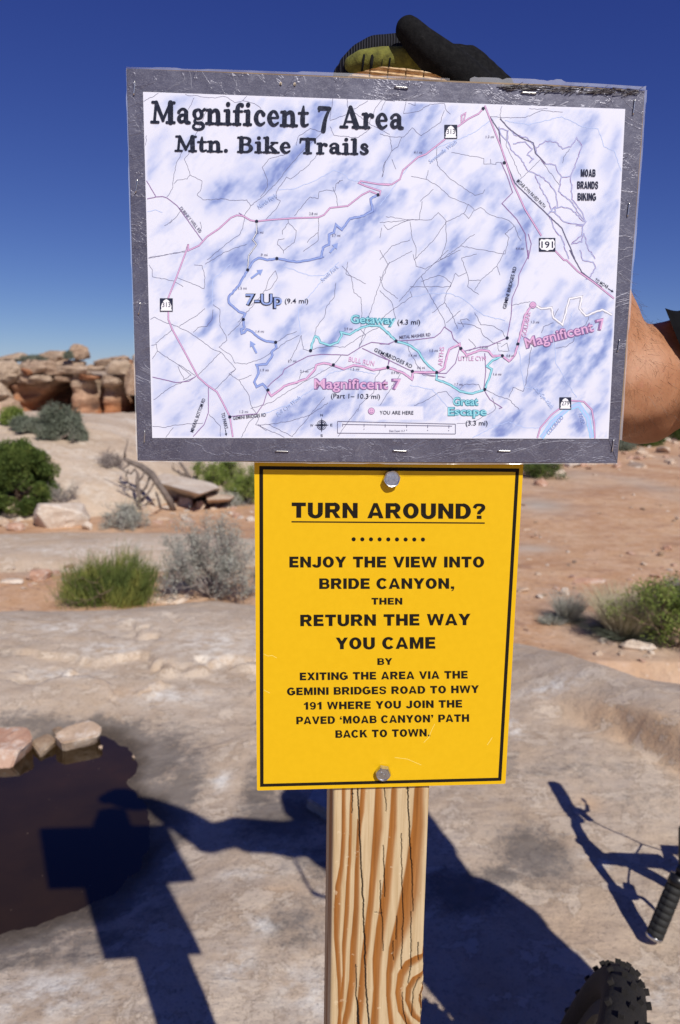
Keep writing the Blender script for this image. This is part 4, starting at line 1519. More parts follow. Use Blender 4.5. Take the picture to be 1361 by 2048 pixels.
Lw = 0.00008
tx = [("TURN AROUND?", (584, 1035.5), (971, 1038), 30.5, .048), ("ENJOY THE VIEW INTO", (579, 1135), (969, 1135), 21.8, .05),
      ("BRIDE CANYON,", (638.7, 1178), (909.4, 1177.6), 21.2, .05), ("THEN", (743.6, 1209.3), (805.3, 1209.3), 13.6, .05),
      ("RETURN THE WAY", (600.8, 1252.5), (941, 1250.4), 23, .05), ("YOU CAME", (672.8, 1298.6), (871.5, 1297.4), 23.4, .05),
      ("BY", (755.1, 1330), (784.7, 1329.6), 13.4, .05), ("EXITING THE AREA VIA THE", (600, 1360.7), (936.1, 1357), 15.4, .048),
      ("GEMINI BRIDGES ROAD TO HWY", (575.3, 1390.7), (958, 1385.8), 15.2, .048), ("191 WHERE YOU JOIN THE", (607.8, 1419.5), (925, 1415), 15.2, .048),
      ("PAVED \u2018MOAB CANYON\u2019 PATH", (593, 1448.7), (939, 1443.6), 15.2, .048), ("BACK TO TOWN.", (671.2, 1475.9), (861.3, 1472.8), 15.2, .048)]


def arc(cx, cy, rx, ry, a0, a1, w0, w1, n=14):
    """part of an oval stroke; w0 where it runs upright, w1 where it runs level"""
    out = []
    for i in range(n + 1):
        a = math.radians(a0 + (a1 - a0) * i / n)
        w = w0 + (w1 - w0) * math.sin(a) ** 2
        out.append((cx + rx * math.cos(a), cy + ry * math.sin(a), w))
    return out


TV, TH = .30, .225        # upright and level stroke weights


def _o(cx, w, top=1.015, bot=-.015): return arc(cx, (top + bot) / 2, w / 2 - TV / 2, (top - bot) / 2 - TH / 2, 0, 360, TV, TH, 28)


# every glyph: advance, closed polygons ('p') and strokes ('s')
def bar(x0, y0, x1, y1):
    if x1 - x0 < .26 and y1 - y0 > .15:
        x0 -= .022; x1 += .022
    elif y0 > .05 and y1 < .95: y0 -= .018; y1 += .018
    elif y0 <= .05: y1 += .03
    else: y0 -= .03
    return [(x0, y0), (x1, y0), (x1, y1), (x0, y1)]


BG = {
    'A': (.98, [('p', [(0, 0), (.27, 0), (.335, .19), (.335, .36), (.49, .76), (.37, 1), (.36, 1)]), ('p', [(.96, 0), (.69, 0), (.625, .19), (.625, .36), (.47, .76), (.59, 1), (.60, 1)]), ('p', [(.36, 1), (.60, 1), (.48, .70)]), ('p', bar(.26, .18, .70, .36))]),
    'B': (.92, [('p', bar(.06, 0, .31, 1)), ('p', bar(.3, .82, .55, 1)), ('p', bar(.3, .42, .58, .59)), ('p', bar(.3, 0, .58, .18)), ('s', arc(.54, .715, .20, .20, 90, -80, .24, .18)), ('s', arc(.57, .30, .205, .21, 85, -90, .26, .18))]),
    'C': (.94, [('s', arc(.47, .5, .34, .42, 38, 322, TV, TH, 24))]),
    'D': (.96, [('p', bar(.06, 0, .31, 1)), ('p', bar(.3, .81, .46, 1)), ('p', bar(.3, 0, .46, .19)), ('s', arc(.46, .5, .33, .405, 90, -90, TV, TH, 18))]),
    'E': (.84, [('p', bar(.06, 0, .31, 1)), ('p', bar(.3, .80, .79, 1)), ('p', bar(.3, .41, .74, .60)), ('p', bar(.3, 0, .80, .20))]),
    'G': (1.0, [('s', arc(.48, .5, .35, .42, 40, 330, TV, TH, 24)), ('p', bar(.50, .38, .95, .56)), ('p', bar(.72, .13, .95, .40))]),
    'H': (.97, [('p', bar(.06, 0, .31, 1)), ('p', bar(.66, 0, .91, 1)), ('p', bar(.3, .40, .67, .61))]),
    'I': (.37, [('p', bar(.06, 0, .31, 1))]),
    'J': (.78, [('p', bar(.47, .3, .72, 1)), ('s', arc(.365, .30, .23, .215, 0, -175, TV, TH))]),
    'K': (.97, [('p', bar(.06, 0, .31, 1)), ('p', [(.31, .33), (.62, 1), (.94, 1), (.31, .62)][:0] or [(.3, .30), (.3, .58), (.62, 1), (.93, 1)]), ('p', [(.42, .50), (.60, .70), (.97, 0), (.66, 0)])]),
    'M': (1.12, [('p', bar(.06, 0, .29, 1)), ('p', bar(.83, 0, 1.06, 1)), ('p', [(.28, 1), (.36, 1), (.60, .30), (.62, 0), (.47, 0), (.28, .70)]), ('p', [(.84, 1), (.76, 1), (.52, .30), (.50, 0), (.65, 0), (.84, .70)])]),
    'N': (.97, [('p', bar(.06, 0, .30, 1)), ('p', bar(.67, 0, .91, 1)), ('p', [(.29, 1), (.30, .62), (.68, 0), (.68, .40)])]),
    'O': (1.0, [('s', _o(.5, .93))]),
    'P': (.88, [('p', bar(.06, 0, .31, 1)), ('p', bar(.3, .81, .55, 1)), ('p', bar(.3, .33, .55, .52)), ('s', arc(.54, .665, .205, .24, 90, -90, TV, TH))]),
    'R': (.97, [('p', bar(.06, 0, .31, 1)), ('p', bar(.3, .81, .57, 1)), ('p', bar(.3, .38, .57, .56)), ('s', arc(.56, .69, .205, .22, 90, -90, TV, TH)), ('p', [(.42, .42), (.66, .44), (.96, 0), (.66, 0)])]),
    'S': (.90, [('s', [(.78, .68, .22), (.70, .86, .2), (.46, .925, .18), (.22, .87, .2), (.17, .70, .24), (.28, .58, .23), (.62, .46, .23), (.73, .32, .25), (.66, .14, .21), (.45, .075, .18), (.22, .13, .2), (.12, .32, .22)])]),
    'T': (.88, [('p', bar(.02, .79, .86, 1)), ('p', bar(.315, 0, .565, .8))]),
    'U': (.96, [('p', bar(.06, .36, .31, 1)), ('p', bar(.65, .36, .90, 1)), ('s', arc(.48, .36, .295, .285, 180, 360, TV, TH, 18))]),
    'V': (.95, [('p', [(0, 1), (.27, 1), (.50, .26), (.60, 0), (.35, 0)]), ('p', [(.95, 1), (.68, 1), (.45, .26), (.35, 0), (.60, 0)])]),
    'W': (1.32, [('p', [(0, 1), (.25, 1), (.40, .26), (.45, 0), (.24, 0)]), ('p', [(.24, 0), (.45, 0), (.66, .70), (.77, 1), (.54, 1)]), ('p', [(1.31, 1), (1.06, 1), (.91, .26), (.86, 0), (1.07, 0)]), ('p', [(1.07, 0), (.86, 0), (.65, .70), (.54, 1), (.77, 1)])]),
    'X': (.95, [('p', [(0, 1), (.3, 1), (.94, 0), (.64, 0)]), ('p', [(.93, 1), (.63, 1), (0, 0), (.3, 0)])]),
    'Y': (.93, [('p', [(0, 1), (.28, 1), (.56, .54), (.585, .36), (.345, .36)]), ('p', [(.93, 1), (.65, 1), (.37, .54), (.345, .36), (.585, .36)]), ('p', bar(.34, 0, .59, .4))]),
    '1': (.66, [('p', bar(.30, 0, .54, 1)), ('p', [(.06, .60), (.06, .79), (.24, .86), (.34, 1), (.42, 1), (.42, .72)])]),
    '9': (.80, [('s', arc(.39, .66, .245, .255, 0, 360, .23, .17, 22)), ('s', [(.645, .66, .23), (.64, .42, .23), (.58, .2, .22), (.40, .08, .17), (.13, .16, .2)])]),
    '?': (.80, [('s', [(.13, .70, .22), (.22, .88, .2), (.42, .92, .18), (.62, .86, .22), (.64, .68, .24), (.50, .52, .22), (.41, .42, .22), (.40, .30, .22)]), ('p', bar(.29, 0, .53, .22))]),
    '.': (.38, [('p', bar(.07, 0, .31, .23))]),
    ',': (.38, [('p', bar(.07, 0, .31, .23)), ('p', [(.20, 0), (.31, 0), (.26, -.16), (.10, -.24), (.10, -.15), (.19, -.10)])]),
    '\u2019': (.34, [('p', bar(.05, .76, .28, 1)), ('p', [(.17, .77), (.28, .77), (.23, .60), (.07, .52), (.07, .61), (.16, .66)])]),
    '\u2018': (.34, [('p', bar(.05, .54, .28, .78)), ('p', [(.05, .77), (.16, .77), (.17, .88), (.26, .93), (.26, 1.02), (.10, .94)])]),
    ' ': (.42, []),
}


def block_text(s, a, b, h, off, mat, parent, thin=1.0):
    a = np.array(a, float); b = np.array(b, float)
    gap = .055
    tot = sum(BG[c][0] + gap for c in s) - gap - .06
    L = np.hypot(*(b - a)); ex = (b - a) / L; ey = np.array([ex[1], -ex[0]])
    sx = L / tot
    V = []; F = []; x = -.03; kk = 0
    for c in s:
        adv, shapes = BG[c]
        for kind, g in shapes:
            kk += 1
            o_ = off + (kk % 6) * .000003
            f = lambda gx, gy: PL(*(a + ex * ((x + gx) * sx) + ey * (gy * h)), o_)
            b0 = len(V)
            if kind == 'p':
                V += [f(*q) for q in g]; F.append(list(range(b0, b0 + len(g))))
            else:
                if len(g) < 13:
                    q = []
                    for i in range(len(g) - 1):
                        p0 = np.array(g[max(i - 1, 0)]); p1 = np.array(g[i]); p2 = np.array(g[i + 1]); p3 = np.array(g[min(i + 2, len(g) - 1)])
                        for t in (0, .25, .5, .75):
                            q.append(tuple(0.5 * (2 * p1 + (p2 - p0) * t + (2 * p0 - 5 * p1 + 4 * p2 - p3) * t * t + (3 * p1 - p0 - 3 * p2 + p3) * t ** 3)))
                    q.append(g[-1]); g = q
                n = len(g)
                for i in range(n):
                    d = np.array(g[min(i + 1, n - 1)][:2]) - np.array(g[max(i - 1, 0)][:2])
                    if i in (0, n - 1) and np.hypot(g[0][0] - g[-1][0], g[0][1] - g[-1][1]) < 1e-3:
                        d = np.array(g[1][:2]) - np.array(g[-2][:2])
                    d = d / max(1e-6, np.hypot(*d)); w = g[i][2] / 2
                    V.append(f(g[i][0] - d[1] * w, g[i][1] + d[0] * w)); V.append(f(g[i][0] + d[1] * w, g[i][1] - d[0] * w))
                    if i: F.append([b0 + 2 * i - 2, b0 + 2 * i - 1, b0 + 2 * i + 1, b0 + 2 * i])
        x += adv + gap
    return sub_of(parent, link('lettering', mesh_py('lettering', V, F), mat))


for s, a, b, h, bo in tx:
    block_text(s, a, b, h, Lw, INK, yellow)
V = []; F = []
ribbon([(583.5, 1043.6), (970, 1046.2)], 2.7, Lw, V, F)
sub_of(yellow, link('underline', mesh_py('underline', V, F), INK))
V = []; F = []
for i in range(9):
    disc((707.8 + i * (846.4 - 707.8) / 8, 1078.6 + .06 * i), 4.2, Lw, V, F)
sub_of(yellow, link('dot_row', mesh_py('dot_row', V, F), INK))
O = [(519, 932), (1039, 937), (1003.2, 1561.5), (520.6, 1573.8)]
I = [(526.7, 939.2), (1031.6, 944), (997, 1555.4), (527.6, 1567.6)]
Vb = [PL(x, y, Lw) for x, y in O + I]
me = mesh_py('border_line', Vb, [[i, (i + 1) % 4, 4 + (i + 1) % 4, 4 + i] for i in range(4)])
sub_of(yellow, link('border_line', me, INK))
# faint scratches
V = []; F = []
for s in ([(528, 1308), (536, 1312), (545, 1311), (554, 1316)], [(870, 1448), (864, 1460), (858, 1475), (848, 1485)], [(790, 1515), (815, 1518), (843, 1530)], [(528, 1380), (540, 1386)], [(975, 1490), (985, 1475)]):
    ribbon(s, 1.0, Lw * 1.6, V, F)
sub_of(yellow, link('scratch', mesh_py('scratch', V, F), simple('scratch_yellow', (.86, .66, .14), .4)))

M_ZINC = simple('zinc_bolt', (0.52, 0.53, 0.55), 0.30, metal=1.0, var=.25, scale=400, bump=.3, bscale=900, bd=.0003)


def bolt(px, py, rot, rad, letters, tiltx=0, tiltz=0):
    c = Vector(PL(px, py, 0.0055))
    bm = bmesh.new()
    H = 0.0048
    rings = []
    for (r, z, n6) in ((rad, -H, 1), (rad, -0.0010, 1), (rad * .90, 0.0002, 0), (rad * .80, 0.0, 0), (rad * .74, -.0003, 0)):
        ring = []
        for i in range(36):
            a = 2 * math.pi * i / 36
            hexr = rad * math.cos(math.pi / 6) / math.cos((a % (math.pi / 3)) - math.pi / 6)
            rr_ = hexr if n6 else min(r, hexr)
            ring.append(bm.verts.new((rr_ * math.cos(a + rot), rr_ * math.sin(a + rot), z)))
        rings.append(ring)
    for a, b in zip(rings[:-1], rings[1:]):
        for i in range(36):
            bm.faces.new((a[i], a[(i + 1) % 36], b[(i + 1) % 36], b[i]))
    bm.faces.new(rings[-1]); bm.faces.new(rings[0][::-1])
    me = bm_mesh(bm, 'bolt')
    M = Matrix((SU.tolist(), (0, 0, 1), SN.tolist())).transposed().to_4x4()
    M = Matrix.Translation(c) @ M @ Matrix.Rotation(tiltx, 4, 'X') @ Matrix.Rotation(tiltz, 4, 'Y')
    # raised letters
    cu = bpy.data.curves.new('mark', 'FONT'); cu.body = letters; cu.size = rad * .78; cu.align_x = 'CENTER'; cu.align_y = 'CENTER'; cu.extrude = .0003
    ob = bpy.data.objects.new('tmp', cu); COL.objects.link(ob)
    dg = bpy.context.evaluated_depsgraph_get(); dg.update()
    lm = bpy.data.meshes.new_from_object(ob.evaluated_get(dg))
    bpy.data.objects.remove(ob)
    me.transform(M); lm.transform(M @ Matrix.Translation((0, 0, -.0002)) @ Matrix.Rotation(-.12, 4, 'Z'))
    b = sub_of(yellow, link('bolt', me, M_ZINC))
    sub_of(yellow, link('bolt_marking', lm, M_ZINC))
    # washer-like stub between head and sign
    bm = bmesh.new()
    bmesh.ops.create_cone(bm, cap_ends=True, segments=24, radius1=rad * .82, radius2=rad * .82, depth=0.0022)
    m2 = bm_mesh(bm, 'washer'); m2.transform(Matrix.Translation(Vector(PL(px, py, 0.0009)))
                                           @ Matrix((SU.tolist(), (0, 0, 1), SN.tolist())).transposed().to_4x4())
    sub_of(yellow, link('washer', m2, M_ZINC))


bolt(784.7, 957.9, .18, .0077, 'FH', -.08, .05)
bolt(766.8, 1549.6, -.15, .0073, 'FH', .10, -.12)

# ------------------------------------------------------------------ the map board
BO = 0.0125          # board face stands this far in front of the yellow face
kb = [(253.5, 137), (500, 145), (760, 156), (1100, 169), (1290, 181), (1283, 300), (1262, 560), (1247, 800), (1235, 926), (900, 927), (600, 925), (276, 921), (270, 700), (262, 420)]
k = Nt('weathered_plywood', 0.9)
k.color(k.ramp(k.noise(30, 5), [(.3, (.16, .11, .07)), (.7, (.35, .26, .17))]))
M_PLY = k.m
bm = bmesh.new()
vf = [bm.verts.new(Vector(PL(x, y, BO - .0006))) for x, y in kb]
vb = [bm.verts.new(v.co - Vector(SN) * .0105) for v in vf]
bm.faces.new(vf); bm.faces.new(vb[::-1])
for i in range(len(vf)):
    bm.faces.new((vf[i], vb[i], vb[(i + 1) % len(vf)], vf[(i + 1) % len(vf)]))
bmesh.ops.recalc_face_normals(bm, faces=bm.faces)
board = tp(link('map_board', bm_mesh(bm, 'map_board'), M_PLY))

# silver-grey tape under clear film
def tape_mat():
    k = Nt('crinkled_grey_tape', 0.40, spec=0.6, metal=0.25)
    n1 = k.noise(26, 6, .65, .6)
    z = k.n('ShaderNodeSeparateXYZ'); k.l(k.coord(), z.inputs[0])
    c = k.ramp(n1, [(.3, (0.058, 0.056, 0.088)), (.5, (0.082, 0.081, 0.122)), (.7, (0.118, 0.118, 0.165))])
    thr = k.noise(3, 3, .5, 0, k.coord((220, 220, 900)))
    c = k.mix(k.ramp(thr, [(.5, K0), (.64, (.28,) * 3)]), c, (.32, .32, .37))
    wr = k.noise(13, 5, .6, 1.6, k.coord((1, 1, 1.8), (.3, .2, .5)))
    line = k.ramp(wr, [(.478, K0), (.497, W1), (.503, W1), (.52, K0)])
    wr2 = k.noise(30, 4, .6, 1.2)
    line2 = k.ramp(wr2, [(.485, K0), (.497, (.7,) * 3), (.503, (.7,) * 3), (.514, K0)])
    c = k.mix(k.math('MULTIPLY', line2, .16), c, (.42, .42, .46))
    k.color(c)
    h = k.math('ADD', k.math('MULTIPLY', line, 1.0), k.math('ADD', k.math('MULTIPLY', line2, .5), k.noise(60, 5, .7)))
    k.bump(h, .34, .0006)
    k.b.inputs['Coat Weight'].default_value = .45
    k.b.inputs['Coat Roughness'].default_value = .22
    return k.m


M_TAPE = tape_mat()
rngT = np.random.RandomState(8)


def tape(corners, name='tape_strip', off=BO, nu=90, nv=14, seed=0):
    """a strip of tape between four photo points (tl, tr, br, bl), crinkled"""
    a, b, c_, d = [np.array(PL(x, y, off)) for x, y in corners]
    s = np.linspace(0, 1, nu)[None, :, None]; t = np.linspace(0, 1, nv)[:, None, None]
    Pm = (a * (1 - s) + b * s) * (1 - t) + (d * (1 - s) + c_ * s) * t
    U = Pm @ SU * 100; Z = Pm[..., 2] * 100
    h = 0.00022 * fbm(U * .9 + seed, Z * .9, 4) + 0.00012 * np.abs(fbm(U * 2.2 + seed, Z * 2.2, 3))
    edge = np.minimum(np.minimum(s[..., 0], 1 - s[..., 0]) * nu / nv, np.minimum(t[..., 0], 1 - t[..., 0]))
    Pm = Pm + SN * np.maximum(h, -.0002)[..., None]
    me = mesh_np(name, Pm.reshape(-1, 3), grid_faces(nv, nu)[:, ::-1], True)
    return sub_of(board, link(name, me, M_TAPE))


# inner edge of the tape (the paper) and outer edge (the board)
tape([(253.5, 137), (1290, 181), (1252, 219), (286, 183)], seed=1, nu=220, nv=22)
tape([(304, 875), (1218, 877), (1235, 926), (276, 921)], seed=5, nu=220, nv=22)
tape([(254, 138), (287, 184), (305, 876), (276, 920)], seed=9, off=BO + .0003, nu=18, nv=160)
tape([(1250, 218), (1290, 182), (1235, 925), (1217, 877)], seed=13, off=BO + .0003, nu=18, nv=160)

# clear film reaching past the board's edge
k = Nt('clear_film', 0.12, (0.80, 0.84, 0.92), spec=0.6)
k.b.inputs['Alpha'].default_value = 0.30
k.bump(k.noise(40, 4), .4, .001)
M_FILM = k.m
rf = random.Random(2)


def film(pts, w0, w1, outward):
    pts = np.array(pts, float); n = 60
    t = np.linspace(0, 1, n); seg = np.linspace(0, 1, len(pts))
    X = np.interp(t, seg, pts[:, 0]); Y = np.interp(t, seg, pts[:, 1])
    V = []; F = []
    w = w0
    for i in range(n):
        if rf.random() < .25: w = rf.uniform(w0, w1)
        V.append(PL(X[i], Y[i], BO - .001)); V.append(PL(X[i] + outward[0] * w, Y[i] + outward[1] * w, BO - .0005 + rf.uniform(-.0004, .0004)))
        if i: F.append([2 * i - 2, 2 * i - 1, 2 * i + 1, 2 * i])
    sub_of(board, link('film_edge', mesh_py('film_edge', V, F, True), M_FILM))


film([(253, 137), (500, 145), (700, 153), (900, 161)], 3, 7, (0, -1))
film([(940, 163), (1100, 169), (1200, 174), (1292, 180)], 6, 12, (.1, -1))
film([(1290, 180), (1283, 300), (1262, 560), (1240, 880)], 1.5, 5, (1, 0))
film([(253.5, 137), (262, 420), (270, 700), (276, 921)], 1, 3, (-1, 0))
film([(276, 921), (600, 925), (900, 927), (1235, 926)], .8, 2.2, (0, 1))
# dark frayed wad of tape at the top right
bm_pts = []
V = []; F = []
for i in range(150):
    x = rf.uniform(1006, 1280); y = 172 + (x - 1000) * .035 + rf.uniform(-4, 7)
    a = rf.uniform(-.16, .16) - .5 * (rf.random() < .2); L = rf.uniform(8, 26)
    b = len(V)
    for (dx, dy) in ((-L / 2, -.8), (L / 2, -.3), (L / 2, .5), (-L / 2, .8)):
        V.append(PL(x + dx * math.cos(a) - dy * math.sin(a), y + dx * math.sin(a) + dy * math.cos(a), BO + rf.uniform(.0006, .0018)))
    F.append([b, b + 1, b + 2, b + 3])
sub_of(board, link('frayed_tape', mesh_py('frayed_tape', V, F), simple('frayed_tape', (.06, .05, .055), .5, var=.6, scale=300)))

M_STAPLE = simple('staple_wire', (0.62, 0.62, 0.60), 0.32, metal=1.0, var=.2, scale=300)
for (a, b) in (((270, 163), (268, 189)), ((275.5, 360), (271.5, 385)), ((281, 606), (277.5, 628)), ((290, 862), (289, 884)),
               ((791, 173), (816, 175.5)), ((1044, 184.5), (1073, 186.5)), ((1270.5, 199), (1267, 228)), ((1259, 406), (1256, 432)), ((1240, 680), (1236, 703)),
               ((1228, 880), (1225, 902)), ((552, 902), (577, 903)), ((787, 901), (814, 902.5)), ((997, 901.5), (1022, 902)), ):
    A = Vector(PL(*a, BO + .0012)); B = Vector(PL(*b, BO + .0012))
    d = (B - A).normalized(); back = -Vector(SN) * .003
    r = .00052
    sub_of(board, link('staple', tube_mesh('staple', [[(*(A + back), r), (*(A + back * .2), r), (*A, r * 1.05), (*(A + d * .001), r), (*(B - d * .001), r), (*B, r * 1.05), (*(B + back * .2), r), (*(B + back), r)]], 8), M_STAPLE))
for (x, y) in ((562, 167), (590, 168)):
    V = []; F = []; disc((x, y), 2.6, BO + .0008, V, F, 8, 3.6)
    sub_of(board, link('staple_hole', mesh_py('staple_hole', V, F), simple('staple_hole', (.5, .42, .33), .8)))
for (x, y, w, h) in ((562, 168, 1.2, 2.2), (590.5, 169, 1.1, 2.2)):
    V = []; F = []; disc((x, y), w, BO + .001, V, F, 8, h)
    sub_of(board, link('staple_hole', mesh_py('staple_hole', V, F), INK))

# ------------------------------------------------------------------ the printed map
_ZT = {'A': (240, 120, 2.5204), 'B': (760, 120, 2.4745), 'C': (240, 500, 2.5204), 'D': (760, 500, 2.4745)}


def Z(k, *p):
    ox, oy, s = _ZT[k]
    return [(ox + p[i] / s, oy + p[i + 1] / s) for i in range(0, len(p), 2)]


SHO = BO + .0006
paper_px = [(286.5, 183.5), (1251, 218), (1217.5, 877.5), (305, 876)]


def build_sheet():
    nu, nv = 420, 290
    a, b, c_, d = [np.array(PL(x, y, SHO)) for x, y in paper_px]
    s = np.linspace(0, 1, nu)[None, :, None]; t = np.linspace(0, 1, nv)[:, None, None]
    Pm = (a * (1 - s) + b * s) * (1 - t) + (d * (1 - s) + c_ * s) * t
    pa = [np.array(q, float) for q in paper_px]
    px = ((pa[0] * (1 - s) + pa[1] * s) * (1 - t) + (pa[3] * (1 - s) + pa[2] * s) * t)
    X, Y = px[..., 0], px[..., 1]
    wx = X + 16 * fbm(X / 40, Y / 40, 3); wy = Y + 16 * fbm(X / 40 + 9, Y / 40 + 4, 3)
    m = np.zeros(X.shape)
    # tinted hills: streaks (x0,y0,x1,y1,width,strength)
    st = [(330, 260, 300, 330, 16, .35), (340, 215, 380, 200, 14, .4), (560, 215, 500, 290, 22, .45), (640, 215, 560, 330, 26, .6), (560, 330, 420, 385, 26, .75), (500, 355, 440, 400, 22, .6),
          (770, 230, 700, 330, 16, .35), (830, 200, 790, 290, 22, .7), (860, 215, 830, 300, 18, .55), (690, 350, 520, 400, 14, .55), (620, 380, 560, 410, 14, .5), (780, 310, 740, 350, 16, .6), (720, 300, 650, 350, 14, .4),
          (560, 410, 480, 490, 14, .5), (500, 480, 430, 520, 18, .6), (430, 500, 410, 600, 11, .75), (420, 590, 395, 660, 11, .7), (450, 520, 500, 500, 14, .5), (760, 400, 640, 500, 20, .75), (660, 490, 540, 520, 12, .55), (700, 430, 620, 480, 16, .6),
          (800, 380, 740, 440, 10, .5), (690, 540, 600, 620, 16, .4), (640, 560, 590, 640, 12, .35), (560, 560, 530, 620, 12, .4), (480, 620, 470, 680, 14, .35), (590, 640, 520, 700, 18, .5), (560, 660, 520, 730, 16, .5),
          (690, 640, 640, 690, 14, .6), (720, 610, 660, 660, 12, .5), (330, 730, 300, 790, 22, .35), (420, 760, 350, 830, 30, .35), (470, 790, 430, 850, 24, .45), (560, 740, 500, 790, 14, .5), (620, 790, 540, 840, 16, .6), (700, 760, 640, 830, 12, .75),
          (680, 800, 600, 840, 14, .6), (720, 770, 690, 850, 10, .6), (760, 790, 720, 840, 12, .5), (900, 780, 800, 850, 16, .35), (860, 590, 800, 660, 14, .45), (960, 600, 900, 640, 16, .5), (900, 480, 850, 560, 26, .65), (880, 520, 800, 590, 30, .6),
          (850, 440, 780, 500, 20, .35), (990, 450, 930, 510, 18, .5), (1045, 430, 1015, 520, 18, .85), (1030, 500, 1010, 580, 14, .75), (960, 350, 920, 380, 14, .6), (1000, 380, 960, 350, 14, .6), (1010, 360, 980, 400, 12, .5), (880, 380, 860, 400, 10, .5),
          (1110, 290, 1030, 240, 14, .4), (1140, 330, 1080, 270, 12, .3), (1180, 240, 1150, 330, 16, .4), (1235, 270, 1215, 330, 12, .5), (1240, 330, 1200, 420, 14, .45), (1230, 400, 1190, 470, 12, .35), (1080, 430, 1060, 480, 14, .35),
          (1120, 560, 1080, 620, 12, .5), (1160, 560, 1100, 640, 12, .45), (1200, 600, 1160, 680, 12, .5), (1230, 640, 1190, 720, 14, .5), (1150, 700, 1110, 780, 14, .6), (1190, 700, 1150, 770, 12, .65), (1220, 740, 1180, 820, 12, .5), (1090, 720, 1060, 780, 14, .6),
          (1120, 780, 1080, 840, 16, .5), (1050, 800, 1000, 860, 16, .65), (1080, 820, 1030, 850, 14, .6), (1150, 810, 1150, 850, 10, .7), (1210, 800, 1190, 850, 10, .6), (1010, 730, 1000, 790, 12, .4), (940, 760, 900, 800, 12, .4), (1110, 640, 1060, 700, 12, .5),
          (960, 540, 900, 600, 12, .35), (1000, 640, 960, 690, 10, .3), (850, 700, 780, 690, 10, .35), (610, 470, 560, 470, 10, .3), (370, 260, 350, 330, 16, .25), (760, 850, 820, 810, 10, .4), (620, 860, 680, 840, 10, .4)]
    for x0, y0, x1, y1, w, a_ in st:
        ex, ey = x1 - x0, y1 - y0
        tt = np.clip(((wx - x0) * ex + (wy - y0) * ey) / (ex * ex + ey * ey), 0, 1)
        dd = np.hypot(wx - x0 - tt * ex, wy - y0 - tt * ey)
        m = np.maximum(m, a_ * np.exp(-(dd / w) ** 2 * .9))
    # diagonal ridged noise
    a45 = (X * .72 + Y * .69); b45 = (X * -.69 + Y * .72)
    n1 = fbm(a45 / 18, b45 / 46, 4); n2 = fbm(a45 / 45 + 3, b45 / 80, 3)
    n1 = n1 + .35 * fbm(a45 / 5, b45 / 9, 3)
    amp = .55 + .45 * sstep(650, 1000, X) * sstep(480, 700, Y)
    m = .82 * m * (1 + .7 * n1) + np.clip(n1 * .55 + n2 * .6 + .03, 0, 1) * amp
    # plain paper under the titles' legend boxes and round the rim
    def box(x0, y0, x1, y1, s_=3): return sstep(x0 - s_, x0, X) * sstep(x1 + s_, x1, X) * sstep(y0 - s_, y0, Y) * sstep(y1 + s_, y1, Y)
    m = m * (1 - box(722, 810, 836, 836)) * (1 - box(676, 843, 911, 867))
    rim = np.minimum(np.minimum(s[..., 0], 1 - s[..., 0]) * 950, np.minimum(t[..., 0], 1 - t[..., 0]) * 680)
    m = m * sstep(0, 7, rim)
    U = Pm @ SU * 100; Zz = Pm[..., 2] * 100
    Pm = Pm + SN * (0.00004 * fbm(U * .12, Zz * .12, 2))[..., None]
    me = mesh_np('map_sheet', Pm.reshape(-1, 3), grid_faces(nv, nu)[:, ::-1], True)
    mm = np.clip(m, 0, 1.2).ravel()
    set_mask(me, np.stack([mm, mm, mm], 1))
    k = Nt('printed_map_paper', 0.35, spec=0.4)
    _, r, g, b_ = k.attr()
    k.color(k.ramp(r, [(0.0, (0.71, 0.725, 0.83)), (.3, (0.53, 0.58, 0.78)), (.65, (0.33, 0.40, 0.66)), (1.0, (0.20, 0.26, 0.54))]))
    k.b.inputs['Coat Weight'].default_value = .6
    k.b.inputs['Coat Roughness'].default_value = .10
    k.bump(k.noise(14, 3), .08, .001)
    return sub_of(board, link('map_sheet', me, k.m))


sheet = build_sheet()


def print_mat(name, c, rough=0.5):
    return simple(name, c, rough, spec=.15)


P_GREY = print_mat('print_grey', (0.12, 0.115, 0.20))
P_DARK = print_mat('print_navy', (0.020, 0.025, 0.055))
P_PURP = print_mat('print_purple', (0.26, 0.15, 0.34))
P_PINK = print_mat('print_pink', (0.66, 0.40, 0.62))
P_BLUE = print_mat('print_blue', (0.14, 0.18, 0.46))
P_BLUE2 = print_mat('print_light_blue', (0.26, 0.35, 0.68))
P_CYAN = print_mat('print_cyan', (0.28, 0.62, 0.72))
P_TEAL = print_mat('print_teal', (0.06, 0.26, 0.36))
P_RIV = print_mat('print_river', (0.42, 0.52, 0.80))
P_SKYB = print_mat('print_river_blue', (0.32, 0.58, 0.85))
P_WHITE = print_mat('print_white', (0.82, 0.83, 0.88))
P_LGREY = print_mat('print_pale_grey', (0.42, 0.42, 0.50))
rngL = np.random.RandomState(12)
_lay = [SHO + .00006]


def lines(name, mat, w, polys, wig=0.0, dl=.000014):
    for i, p in enumerate(polys):
        V = []; F = []
        ribbon(p, w, _lay[0] + (i % 5) * .000002, V, F, wig, rngL)
        sub_of(board, link(name, mesh_py(name, V, F), mat))
    _lay[0] += dl


